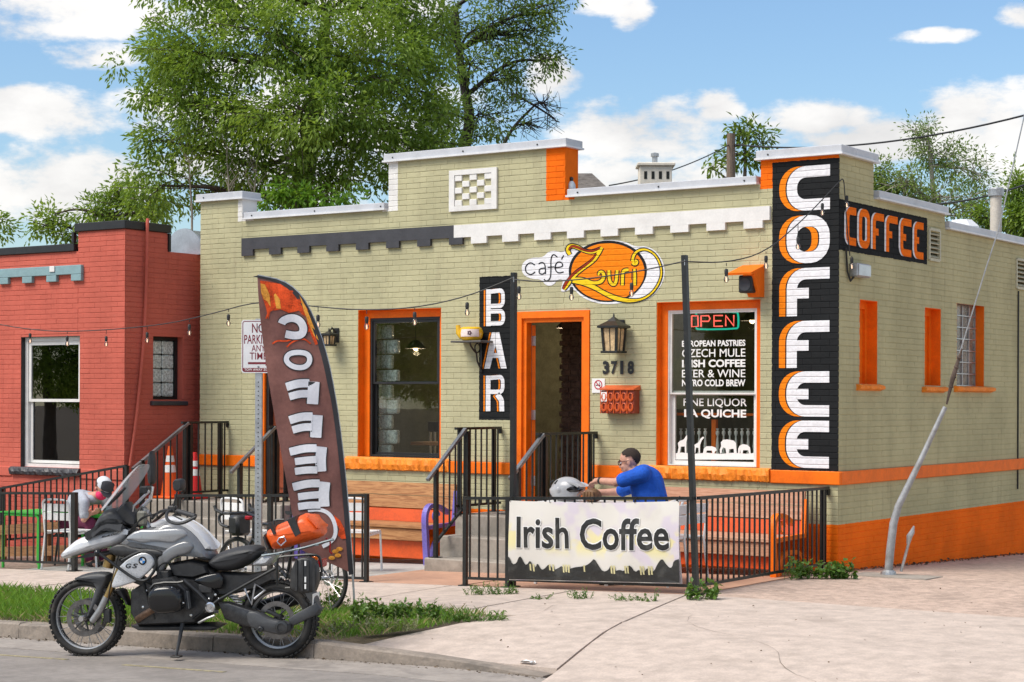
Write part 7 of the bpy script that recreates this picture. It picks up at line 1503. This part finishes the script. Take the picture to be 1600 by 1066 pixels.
# hair: cap of short hair over the skull
mb = MB(); E0 = MB().ell(hat(-.020, 0, .040), (.101*S_, .080*S_, .092*S_), 40, 28, hM); 
fi = hM.to_3x3() @ Vector((1, 0, 0)); ui = hM.to_3x3() @ Vector((0, 0, 1))
vsx = [Vector(v)+Vector((rnd.uniform(-.003, .003),)*3) for v in E0.v]
keep = [f for f in E0.f if all(((vsx[k]-hc).dot(fi) < .030+.9*((vsx[k]-hc).dot(ui)-.065)) if (vsx[k]-hc).dot(ui) > .05 else ((vsx[k]-hc).dot(fi) < -.035-.5*(.045-(vsx[k]-hc).dot(ui)) and (vsx[k]-hc).dot(ui) > -.05) for k in f)]
mb.add(vsx, keep).build('hair', M_hair, man, True, world=True)
gl_ = MB()
for s_ in (1, -1):
    gl_.tube([hat(.092+.004*math.cos(R(a)), s_*.036+.027*math.cos(R(a)), .004+.019*math.sin(R(a))) for a in range(0, 361, 30)], .005, 5); gl_.tube([hat(.088, s_*.062, .010), hat(.04, s_*.08, .012), hat(-.02, s_*.082, .010)], .0045, 5)
gl_.tube([hat(.094, -.01, .008), hat(.094, .01, .008)], .003, 5); gl_.build('glasses', mat('dark red frames', (.08, .012, .012), .3), man, True, world=True)
for s_ in (1, -1): MB().ell(hat(.076, s_*.034, .004), (.011, .011, .009), 8, 6).build('eye', M_vin, man, True, world=True); MB().ell(hat(.0855, s_*.034, .004), (.0035, .0045, .0045), 6, 5).build('pupil', M_black, man, True, world=True)
for s_ in (1, -1): MB().tube([hat(.088, s_*.015, .030), hat(.086, s_*.036, .036), hat(.072, s_*.056, .030)], .0045, 5).build('eyebrow', M_hair, man, True, world=True)
MB().tube([hat(.088, -.02, -.064), hat(.094, 0, -.063), hat(.088, .02, -.064)], .0045, 5).build('lips', mat('lips', (.34, .11, .09), .5), man, True, world=True)
w1 = Vector(wrl).lerp(Vector(ell_), .12); ax = (Vector(wrl)-Vector(ell_)).normalized(); MB().tube([w1-ax*.012, w1+ax*.012], .037, 14).build('wristband', M_black, man, True, world=True)
# ---- helmet and brown glove on the table
hm = F(884, 766, -2.25); hel = thing('motorcycle_helmet', 'light grey motorcycle helmet resting on the white table', 'helmet', (hm.x, -2.25, .737))
Mh = Matrix.Translation((hm.x, -2.25, .737+.115))
E0 = MB().ell((hm.x, -2.25, .737+.12), (.185, .135, .135), 26, 18); n_ = [v for v in E0.v]
E0.v = [(x+(.02 if z > .87 else 0), y, max(z, .745)) for x, y, z in E0.v]; E0.build('shell', mat('helmet grey', (.42, .42, .43), .3, var=.06, spec=.6), hel, True, world=True)
MB().puff(smooth2([(-.02, .0), (.10, .05), (.19, .035), (.20, -.02), (.10, -.05)], 1, True), lambda x, z, t: (hm.x+x, -2.25+t, .865+z), .120, .03).build('visor', M_gls, hel, True, world=True)
MB().puff(smooth2([(.05, .075), (.16, .07), (.235, .03), (.225, .022), (.15, .052), (.06, .055)], 1, True), lambda x, z, t: (hm.x+x, -2.25+t, .865+z), .10, .02).build('peak', MATS['helmet grey'], hel, True, world=True)
MB().ell((hm.x-.01, -2.385, .86), (.03, .012, .03), 10, 6).build('pivot', MATS['helmet grey'], hel, True, world=True)
for k in range(3): MB().tube([(hm.x-.12+.05*k, -2.36, .93-.01*k), (hm.x-.10+.05*k, -2.33, .955)], .008, 6).build('vent', M_blk, hel, True, world=True)
gv = F(926, 766, -2.3); M_gb_ = mat('brown leather', (.17, .085, .035), .6, var=.2, scale=20, bump=.002)
gl2 = thing('leather_glove', 'brown padded leather glove held beside the helmet', 'glove', (gv.x, -2.3, .737))
MB().puff(smooth2([(-.09, -.085), (-.08, .03), (-.03, .065), (.05, .05), (.09, .0), (.08, -.085)], 1, True), lambda x, z, t: (gv.x+x, -2.3+t, .825+z), .07, .03).build('palm', M_gb_, gl2, True, world=True)
for k in range(4): MB().tube([(gv.x-.06+.035*k, -2.37, .80+.045), (gv.x-.055+.035*k, -2.382, .80), (gv.x-.05+.035*k, -2.37, .76)], .018, 8).build('finger_pad', M_gb_, gl2, True, world=True)
# ---- woman at the left table
YW = -2.25; wo_ = thing('person', 'person in a white cap, pink face mask and grey tee bending over a green table', 'person', (-9.6, YW, gz(-9.6, YW)))
q = F(160, 764, YW); hc2 = Vector((q.x, YW, q.z)); hE, hat2, hM2 = head(hc2, (.72, -.30, -.62), (.62, 0, .78), S_*.98)
pel = F(116, 818, YW); chs = F(124, 783, YW); nk = hc2+Vector((-.085, .0, -.085)); shl = F(132, 786, YW-.18); ell_ = F(131, 812, YW-.22); wrl = F(142, 802, YW-.12); shr = Vector((nk.x-.05, YW+.18, nk.z-.06)); elr = Vector((shr.x+.10, YW+.16, shr.z-.24)); wrr = F(148, 802, YW+.02)
caps = [([pel, pel.lerp(chs, .5), chs], [.14, .13, .13]), ([chs, nk], [.105, .055]), ([nk, hc2-Vector((.03, 0, .03))], [.052, .05]), ([shl, ell_], [.045, .038]), ([ell_, wrl], [.037, .026]), ([shr, elr], [.045, .038]), ([elr, wrr], [.036, .026]), ([shl, chs+Vector((.06, 0, .06)), shr], [.05, .08, .05])]
kn = {}
for s_ in (-1, 1):
    kn[s_] = Vector((pel.x+.42, YW+s_*.11, pel.z+.03)); an = Vector((pel.x+.40, YW+s_*.11, gz(-9.2, YW)+.06)); caps += [([pel+Vector((0, s_*.08, 0)), kn[s_]], [.09, .058]), ([kn[s_], an], [.055, .038]), ([an, an+Vector((.15, -.02, -.03))], [.038, .03])]
caps += hand(wrl, (.9, -.1, .1), (0, .3, .9), S_, .7, 1) + hand(wrr, (.8, -.2, .1), (0, -.3, .9), S_, .7, -1)
fused('body', caps, M_skin, wo_, .0065, 3, hE)
fused('tee_shirt', [([pel+Vector((0, 0, .02)), pel.lerp(chs, .5)+Vector((-.01, 0, .01)), chs], [.155, .152, .15]), ([chs, nk+Vector((-.05, 0, -.03))], [.125, .07]), ([shl, chs+Vector((.05, 0, .05)), shr], [.066, .10, .066]), ([shl, Vector(shl).lerp(Vector(ell_), .75)], [.068, .06]), ([shr, Vector(shr).lerp(elr, .75)], [.068, .06])], M_greyt, wo_, .0095, 3)
fused('trousers', [([pel+Vector((0, s_*.08, 0)), kn[s_]], [.108, .075]) for s_ in (-1, 1)] + [([kn[s_], Vector((kn[s_].x-.02, kn[s_].y, gz(-9.2, YW)+.10))], [.073, .055]) for s_ in (-1, 1)] + [([pel+Vector((-.02, -.07, 0)), pel+Vector((-.02, .07, 0))], [.145, .145])], M_mar, wo_, .012, 3)
for s_ in (-1, 1): MB().ell((pel.x+.47, YW+s_*.11, gz(-9.2, YW)+.04), (.135, .048, .045), 12, 8).build('shoe', M_shoe, wo_, True, world=True)
def shell(c, r_, M, cond, name, m, par):
    E0 = MB().ell(c, r_, 26, 18, M); vs2 = [Vector(v) for v in E0.v]; return MB().add(vs2, [f for f in E0.f if all(cond(vs2[k]) for k in f)]).build(name, m, par, True, world=True)
ff2 = hM2.to_3x3() @ Vector((1, 0, 0)); uu2 = hM2.to_3x3() @ Vector((0, 0, 1))
shell(hat2(-.02, 0, .035), (.112*S_, .088*S_, .098*S_), hM2, lambda v: (v-hc2).dot(ff2) < .02 and (v-hc2).dot(uu2) < .07, 'hair', M_hair2, wo_)
MB().tube([hat2(-.12, 0, .03), hat2(-.17, 0, .0), hat2(-.19, .01, -.07)], [.035, .03, .012], 10).build('ponytail', M_hair2, wo_, True, world=True)
cp = shell(hat2(-.012, 0, .045), (.120*S_, .096*S_, .105*S_), hM2, lambda v: (v-hc2).dot(uu2) > .045-.18*(v-hc2).dot(ff2), 'cap', mat('cap white', (.62, .63, .66), .8, var=.1), wo_)
MB().puff(smooth2([(.02, .155), (.06, .148), (.105, .10), (.118, .045), (.09, .05), (.03, .07)], 1, True), lambda x, z, t: hat2(x, t, z), .085, .03).build('cap_front', mat('cap dark', (.05, .05, .06), .8), cp, True, world=True)
pt = [hat2(.095+.085*math.cos(R(a)), .075*math.sin(R(a)), .042-.02*math.cos(R(a))) for a in range(-90, 91, 15)]; MB().add(pt+[p-uu2*.006 for p in pt], [tuple(range(len(pt))), tuple(range(len(pt), 2*len(pt)))[::-1]]+[(i, (i+1) % len(pt), len(pt)+(i+1) % len(pt), len(pt)+i) for i in range(len(pt))]).build('cap_brim', MATS['cap dark'], cp, world=True)
shell(hat2(.045, 0, -.058), (.066*S_, .068*S_, .062*S_), hM2, lambda v: (v-hc2).dot(ff2) > .012, 'face_mask', mat('pink mask', (.75, .03, .13), .8, var=.08, bump=.003, bscale=40), wo_)
for s_ in (1, -1): MB().tube([hat2(.03, s_*.074, -.04), hat2(-.01, s_*.086, -.015)], .003, 5).build('mask_strap', MATS['pink mask'], wo_, world=True); MB().ell(hat2(.078, s_*.034, .002), (.010, .011, .008), 8, 6).build('eye', M_vin, wo_, True, world=True)
ph = Vector(wrl).lerp(Vector(wrr), .5)+Vector((.13, 0, .045)); tag(MB().cbox(-.07, .07, -.038, .038, -.005, .005, .003, Matrix.Translation(ph) @ Matrix.Rotation(R(-15), 4, 'Y')).build('mobile_phone', M_gls), 'black phone held in both hands of the person in the cap', 'phone')
st_ = thing('stool', 'dark stool under the person in the white cap', 'stool', (pel.x, YW, gz(pel.x, YW))); zs = pel.z-.13
MB().cbox(pel.x-.18, pel.x+.18, YW-.18, YW+.18, zs-.04, zs, .012).build('seat', M_black, st_, world=True)
for sx in (-1, 1):
    for sy in (-1, 1): MB().tube([(pel.x+sx*.17, YW+sy*.17, gz(pel.x, YW)), (pel.x+sx*.14, YW+sy*.14, zs-.03)], .014, 6).build('leg', M_black, st_, world=True)
# ------------------------------------------------------------------ vegetation
def fastmesh(name, verts, faces, m, parent=None):
    me = bpy.data.meshes.new(name); me.from_pydata(verts, [], faces); me.materials.append(m)
    o = bpy.data.objects.new(name, me); COL.objects.link(o)
    if parent is not None: me.transform(WM(parent).inverted()); o.parent = parent
    return o
def rv(s=1.0): return Vector((rnd.gauss(0, s), rnd.gauss(0, s), rnd.gauss(0, s)))
def leaf(vs_, fs, p, d, nrm, L, W):
    sd_ = d.cross(nrm)
    if sd_.length < 1e-4: return
    sd_.normalize(); n2 = sd_.cross(d); b = len(vs_); mid = p+d*L*.45
    vs_ += [p[:], (mid+sd_*W+n2*L*.06)[:], (p+d*L-n2*L*.12)[:], (mid-sd_*W+n2*L*.06)[:]]; fs += [(b, b+1, b+2), (b, b+2, b+3)]
def tree(name, label, base, trunk, blobs, dens, lsz, m_leaf, m_bark, tr=.16, droop=.5, clump=.30, per=46, twig=.35, seed=1, cat='tree', group=None, leaves=1.0, wfac=.2):
    global rnd
    keep = rnd; rnd = random.Random(seed)
    o = thing(name, label, cat, base, 0, group); br = MB(); vs_, fs = [], []
    tp = [Vector(base)]+[Vector(p) for p in trunk]; nT = len(tp)
    br.tube(smooth2([tuple(p) for p in tp], 2), [tr*(1-.65*i/(4*(nT-1)+1)) for i in range(len(smooth2([tuple(p) for p in tp], 2)))], 9)
    for (px, py, rx, ry, dep) in blobs:
        k = dep/2880; c = D(px, py, dep); ax_, az_ = rx*k, ry*k; ay_ = .8*min(ax_, az_)+.2*max(ax_, az_)
        st = min(tp[1:], key=lambda q: (q-c).length+max(0, q.z-c.z)*1.0); mid = st.lerp(c, .5)+UP*.12*(c-st).length+rv(.10*(c-st).length)
        lp = [Vector(q) for q in smooth2([tuple(st), tuple(mid), tuple(c)], 2)]; r0 = min(tr*.42, .02+.02*(c-st).length); br.tube(lp, [r0*(1-.75*i/(len(lp)-1)) for i in range(len(lp))], 6)
        n = int(dens*(ax_*az_)**.5*(ax_*ay_*az_)**(1/3.)*10)
        for _ in range(n):
            d = rv(); d.normalize(); r_ = rnd.random()**.42
            r_ *= 1+rnd.gauss(0, .16); cc = c+RT*(d.x*ax_*r_)+FW*(d.y*ay_*r_)+UP*(d.z*az_*r_)
            if rnd.random() < twig:
                s0 = lp[rnd.randrange(len(lp)//3, len(lp))]; m1 = s0.lerp(cc, .55)+rv(.08); rt_ = rnd.uniform(.008, .016); br.tube([s0, m1, cc, cc+(cc-m1).normalized()*clump*.9], [rt_, rt_*.7, rt_*.45, .003], 4, False)
            if rnd.random() > leaves: continue
            out = (d+UP*.25).normalized(); cr = clump*rnd.uniform(.6, 1.3)
            for _l in range(int(per*rnd.uniform(.6, 1.3))):
                q = rv(); q.normalize(); p = cc+q*cr*rnd.random()**.5; dr = (q*.7+out*.5+Vector((0, 0, -droop))+rv(.3)).normalized(); leaf(vs_, fs, p, dr, (UP+rv(.55)).normalized(), lsz*rnd.uniform(.6, 1.25), lsz*wfac*rnd.uniform(.8, 1.2))
    br.build('trunk', m_bark, o, True, world=True); cr_ = fastmesh('crown', vs_, fs, m_leaf, o); tag(cr_, kind='stuff'); rnd = keep
    return len(fs)
L_ash = leafmat('ash leaves', (.13, .23, .028), (.27, .40, .065), (.38, .50, .07), .5); L_dark = leafmat('elm leaves', (.09, .16, .035), (.14, .23, .05), (.19, .29, .055), .45); L_lime = leafmat('bright leaves', (.14, .34, .025), (.21, .42, .04), (.27, .46, .05), .45); L_asp = leafmat('pale leaves', (.13, .21, .05), (.20, .29, .08), (.26, .35, .08), .4)
gb = lambda px, dep: (D(px, 600, dep).x, D(px, 600, dep).y, -.4)
nt_ = 0
nt_ += tree('ash_tree', 'huge bright green tree filling the sky behind the left parapet', gb(470, 31), [D(470, 420, 31), D(468, 320, 31), D(480, 230, 31), D(500, 120, 31), D(510, 20, 31)],
     [(300, 85, 95, 80, 30), (255, 95, 55, 50, 30.5), (430, 50, 120, 80, 29.5), (560, 90, 110, 95, 30), (640, 110, 60, 85, 31), (330, 175, 105, 65, 30), (470, 175, 110, 70, 29), (580, 200, 105, 70, 30), (640, 245, 55, 55, 30.5), (400, 255, 100, 55, 30), (520, 275, 100, 45, 30), (280, 225, 75, 45, 30.5), (250, 290, 55, 35, 30.5), (340, -30, 110, 70, 30), (470, -50, 130, 70, 31), (600, -30, 100, 70, 31), (225, 150, 30, 28, 30.5), (330, 300, 70, 30, 31), (680, 150, 40, 70, 31), (665, 50, 45, 60, 31.5), (690, 225, 35, 40, 31)],
     7.0, .112, L_ash, M_rust, .26, .42, .31, 62, .5, 3)
nt_ += tree('elm_tree', 'dark sparse tree with bare twigs behind the centre parapet', gb(722, 37), [D(722, 330, 37), D(724, 232, 37), D(736, 190, 37), D(728, 150, 37), D(716, 80, 37), D(712, 10, 37)],
     [(775, 40, 55, 50, 37), (830, 45, 45, 45, 37), (855, 95, 32, 32, 37), (795, 110, 55, 40, 37), (735, 100, 45, 50, 36.5), (700, 40, 40, 50, 37), (760, 180, 60, 38, 37), (690, 180, 40, 40, 36.5), (720, 225, 60, 22, 37), (810, -20, 80, 40, 37), (860, 20, 25, 25, 37)],
     9.0, .105, L_dark, M_barkd, .17, .3, .26, 30, .75, 5)
nt_ += tree('elm_tree', 'nearly bare grey branches right of the dark sparse tree', gb(800, 38), [D(775, 330, 38), D(780, 240, 38), D(800, 200, 38), D(835, 165, 38)], [(850, 160, 40, 26, 38), (830, 195, 40, 25, 38), (870, 190, 18, 16, 38), (800, 150, 30, 30, 38)], 16, .08, L_dark, M_barkd, .07, .2, .2, 10, .98, 6, leaves=.18)
nt_ += tree('leafy_tree', 'small leafy tree above the red building coping', gb(160, 33), [D(165, 500, 33), D(160, 400, 33), D(170, 340, 33)], [(150, 335, 45, 32, 33), (200, 330, 55, 40, 33), (70, 352, 34, 22, 33), (85, 335, 18, 14, 33), (235, 320, 40, 40, 32.5), (115, 365, 40, 20, 33), (190, 300, 25, 18, 33)], 15, .11, L_ash, M_rust, .10, .4, .24, 30, .4, 8)
nt_ += tree('leafy_tree', 'leaf tips of a tree at the left edge above the red building', gb(-15, 33), [D(-15, 500, 33), D(-12, 400, 33), D(-8, 360, 33)], [(-4, 358, 20, 22, 33), (-20, 340, 20, 20, 33)], 14, .11, L_ash, M_rust, .08, .4, .2, 26, .4, 9)
nt_ += tree('sumac_shrub', 'bright lime green shrub just behind the left coping', gb(470, 29), [D(470, 420, 29), D(470, 350, 29)], [(470, 310, 45, 14, 29), (535, 304, 28, 9, 29), (420, 316, 22, 10, 29), (440, 296, 16, 14, 29)], 26, .13, L_lime, M_rust, .04, .5, .16, 30, .3, 10, 'shrub')
for i, (a, b, c, lab) in enumerate(((360, 352, 29.6, 'pale bare sapling stem left of the lime green shrub'), (395, 405, 29.6, 'pale bare forked sapling behind the left corner block'), (440, 452, 29.8, 'pale bare sapling stem right of the corner block'), (300, 292, 30.2, 'pale bare twig above the curved metal duct'))):
    t = thing('bare_sapling', lab, 'sapling', gb(a, c)); br = MB(); top = rnd.uniform(205, 235); P0 = D(a, 600, c); P0.z = -.4
    br.tube([P0, D(a, 330, c), D((a+b)/2, 270, c), D(b, top, c)], [.022, .018, .012, .004], 6)
    for k in range(7): y_ = rnd.uniform(240, 320); x_ = a+(b-a)*(330-y_)/110; br.tube([D(x_, y_, c), D(x_+rnd.uniform(-18, 18), y_-22, c), D(x_+rnd.uniform(-28, 28), y_-50, c)], [.010, .007, .003], 5)
    br.build('stem', mat('pale twig bark', (.30, .26, .20), .85, var=.2) if 'pale twig bark' not in MATS else MATS['pale twig bark'], t, True, world=True)
nt_ += tree('leafy_tree', 'small tree behind the utility pole', gb(1165, 43), [D(1165, 400, 43), D(1163, 300, 43), D(1165, 240, 43)], [(1172, 205, 30, 20, 43), (1190, 225, 22, 28, 43), (1160, 250, 34, 20, 43), (1112, 262, 18, 12, 43), (1150, 195, 12, 14, 43), (1130, 245, 16, 10, 43)], 8.5, .17, leafmat('yellow green leaves', (.10, .17, .018), (.15, .24, .025), (.21, .30, .03)), M_rust, .10, .4, .24, 20, .5, 11)
nt_ += tree('aspen_tree', 'pale feathery tree rising behind the side wall', gb(1455, 37), [D(1470, 450, 37), D(1462, 350, 37), D(1455, 260, 37), D(1450, 215, 37)], [(1455, 235, 34, 40, 37), (1430, 215, 20, 22, 37), (1490, 255, 40, 40, 37), (1410, 285, 42, 36, 36.5), (1470, 305, 60, 35, 36.5), (1530, 275, 25, 40, 37), (1450, 200, 18, 16, 37), (1520, 320, 45, 30, 36.5)], 13, .09, L_asp, mat('aspen bark', (.42, .38, .32), .8, var=.2, scale=9), .09, .3, .26, 26, .6, 12)
nt_ += tree('leafy_tree', 'mid green tree behind the stepped side coping', gb(1390, 37), [D(1395, 480, 37), D(1392, 350, 37)], [(1385, 290, 30, 28, 37), (1420, 310, 40, 22, 37), (1375, 265, 16, 14, 37)], 20, .10, leafmat('grey green leaves', (.09, .16, .035), (.14, .22, .055), (.19, .27, .06), .4), M_rust, .09, .3, .22, 34, .4, 13)
nt_ += tree('leafy_tree', 'bright tree at the right edge behind the vent pipe', gb(1590, 36), [D(1590, 480, 36), D(1588, 400, 36)], [(1592, 300, 26, 40, 36), (1580, 345, 34, 28, 36), (1540, 340, 26, 22, 36), (1620, 330, 40, 50, 36)], 20, .11, L_ash, M_rust, .09, .3, .24, 36, .4, 14)
for i, (px, dep, lab) in enumerate(((60, 70, 'distant tree mass left'), ) if False else ()): pass
# grass strip by the kerb
vs_, fs = [], []
def blade(x, y, h, w_, lean):
    z = gz(x, y)-.01; a = rnd.uniform(0, 6.283); dx_, dy_ = math.cos(a), math.sin(a); b = len(vs_); l = rnd.uniform(0, 6.283); lx, ly = math.cos(l)*lean*h, math.sin(l)*lean*h
    vs_.extend([(x-dx_*w_, y-dy_*w_, z), (x+dx_*w_, y+dy_*w_, z), (x+lx*.4+dx_*w_*.6, y+ly*.4+dy_*w_*.6, z+h*.6), (x+lx, y+ly, z+h)]); fs.extend([(b, b+1, b+2), (b, b+2, b+3)])
def redge(y): return -1.22+(-.76+1.22)*(y+7.04)/1.95
g2 = random.Random(4)
patches = [(g2.uniform(-12, -1), g2.uniform(-7, -5.1), g2.uniform(.15, .45)) for _ in range(46)]
n = 0
while n < 30000:
    x = -1-11*rnd.random()**1.3; y = rnd.uniform(-7.05, -5.1)
    if x > redge(y)+rnd.uniform(-.02, .03): continue
    dn = min(1.0, sum(math.exp(-((x-a)**2+(y-b)**2)/(r_*r_)) for a, b, r_ in patches)*1.1+.25+(.5 if x < -3.9 else 0)) * (1.0 if y > -6.9 else .6)
    if rnd.random() > dn: continue
    n += 1; blade(x, y, rnd.uniform(.04, .11)*(1.25 if x < -4 else .85), rnd.uniform(.002, .0045), rnd.uniform(.2, .8))
M_grass = leafmat('grass', (.10, .23, .025), (.18, .35, .04), (.24, .42, .05), .35)
tag(fastmesh('grass', vs_, fs, M_grass), 'green grass strip between kerb and pavement behind the motorcycle', 'grass', kind='stuff')
# leafy weeds: each clump a plant
vs_, fs = [], []
n = 0
while n < 5200:
    x = -1-9*rnd.random(); y = rnd.uniform(-7.12, -5.05)
    if x > redge(y)+.05: continue
    n += 1; blade(x, y, rnd.uniform(.03, .10), rnd.uniform(.0015, .003), rnd.uniform(.5, 1.4))
tag(fastmesh('dry_grass', vs_, fs, leafmat('dry grass', (.30, .24, .11), (.42, .35, .18), (.24, .22, .08), .2)), 'straw coloured dry grass stems scattered in the verge', 'dry grass', kind='stuff')
M_weed = leafmat('weed leaves', (.06, .14, .018), (.10, .20, .03), (.16, .26, .05), .25); M_dry = leafmat('dry clover', (.16, .18, .07), (.26, .26, .13), (.34, .34, .2), .2)
def weed(px, py, wpx, hpx, label, m, lsz=.05, n=60, broad=.32, name='weed', loc=None):
    p = Vector(loc) if loc else G(px, py); k = (p-CAM).dot(FW)/2880; W, H_ = wpx*k/2, hpx*k; o = thing(name, label, 'weed', (p.x, p.y, gz(p.x, p.y)), 0, 'weeds at the pavement edges'); v2, f2 = [], []; st = MB()
    for _ in range(max(4, n//7)):
        b = Vector((p.x, p.y, gz(p.x, p.y))) + RT*rnd.uniform(-W, W) + FW*rnd.uniform(-.06, .06); h = H_*rnd.uniform(.45, 1.0); t = b+UP*h+rv(.03); t.z = max(t.z, b.z+.01); st.tube([b, b.lerp(t, .5)+rv(.01), t], [.003, .0025, .0012], 4, False)
        for _l in range(7): q = b.lerp(t, rnd.uniform(.2, 1)); d = (rv()+Vector((0, 0, .2))).normalized(); leaf(v2, f2, q, d, (UP+rv(.4)).normalized(), lsz*rnd.uniform(.6, 1.3), lsz*broad*rnd.uniform(.8, 1.2))
    st.build('stem', m, o, world=True); tag(fastmesh('foliage', v2, f2, m, o), kind='stuff')
weed(770, 929, 84, 13, 'flat green weed clump left of the banner foot', M_weed, .03, 420, .2); weed(910, 935, 40, 9, 'small green weed under the middle of the banner', M_weed, .028, 160, .2); weed(980, 938, 40, 8, 'low green weed under the Coffee end of the banner', M_weed, .028, 140, .2); weed(1015, 939, 20, 10, 'tiny weed tuft near the fence corner', M_weed, .028, 80); weed(845, 936, 30, 6, 'thin weed between banner foot and first tuft', M_weed, .025, 70)
weed(1094, 936, 50, 26, 'broad leaved weed at the fence corner post', M_weed, .055, 190, .38); weed(1288, 904, 90, 26, 'broad leaved weed patch at the building corner', M_weed, .06, 420, .42); weed(1236, 906, 22, 30, 'tall thin weed by the orange bench foot', M_weed, .04, 50)
weed(585, 975, 70, 40, 'tall green weeds growing around the feather flag foot', M_weed, .05, 340); weed(640, 972, 90, 32, 'tall green weeds right of the flag foot', M_weed, .05, 330); weed(540, 990, 70, 26, 'dry whitish clover beside the rear tyre', M_dry, .03, 300, .3); weed(610, 985, 80, 22, 'dry whitish clover in the right half of the grass tip', M_dry, .03, 330, .3); weed(730, 970, 110, 14, 'low green weeds at the pointed grass tip', M_weed, .035, 420, .22); weed(525, 950, 40, 40, 'tall green weeds before the bicycle wheel', M_weed, .05, 160)
# litter
lt = MB(); c = onplane(822, 1048, (0, 0, gut(1.2, -7.6)), (0, 0, 1)); vv = [(c.x+.028*i-.06+rnd.uniform(-.012, .012), c.y+.02*j+rnd.uniform(-.008, .008), gd(c.x, c.y)+.012+rnd.uniform(0, .022)) for j in range(4) for i in range(5)]
lt.add(vv, [(j*5+i, j*5+i+1, (j+1)*5+i+1, (j+1)*5+i) for j in range(3) for i in range(4)]); lt.add([(x, y, z-.004) for x, y, z in vv], [(j*5+i, (j+1)*5+i, (j+1)*5+i+1, j*5+i+1) for j in range(3) for i in range(4)]); tag(lt.build('litter', M_vin), 'crumpled white paper lying at the driveway edge', 'litter')
print('leaf tris', nt_)

# street trees on the far side of the road, mirrored in the shop windows
ash = [o for o in bpy.data.objects if o.name.startswith('ash_tree')][0]
for (x, y, rz, lab) in ((-33, -20.3, .6, 'street tree across the road mirrored in the red building window'), (-24, -25, 2.0, 'street tree across the road mirrored in the left cafe window'), (-13.5, -26, 4.0, 'street tree across the road mirrored in the right cafe window')):
    t = dup(ash); t.location = (x, y, -3.2); t.rotation_euler = (0, 0, rz); t['label'] = lab; t['group'] = 'street trees across the road'; t.scale = (.9, .9, .9)

# dead leaves and grit swept against the foot of the side wall and the kerb
vs_, fs = [], []
def scrap(x, y, z, L):
    d = Vector((rnd.uniform(-1, 1), rnd.uniform(-1, 1), rnd.uniform(-.1, .3))).normalized(); leaf(vs_, fs, Vector((x, y, z+.006)), d, (UP+rv(.5)).normalized(), L, L*.32)
for _ in range(900): y = rnd.uniform(.2, 11); x = abs(rnd.gauss(0, .07))+.01; scrap(x, y, gz(x, y), rnd.uniform(.015, .05))
for _ in range(500): x = rnd.uniform(-10, 1); y = -7.21-abs(rnd.gauss(0, .06)); scrap(x, y, gut(x, y), rnd.uniform(.01, .035))
for _ in range(160): x = rnd.uniform(-3, 6); y = rnd.uniform(-7.4, -1); scrap(x, y, gd(x, y), rnd.uniform(.008, .03))
tag(fastmesh('leaf_litter', vs_, fs, mat('dead leaves', (.12, .08, .045), .9, var=.4, scale=9)), 'brown dead leaves and grit along the wall foot and kerb', 'leaf litter', kind='stuff')
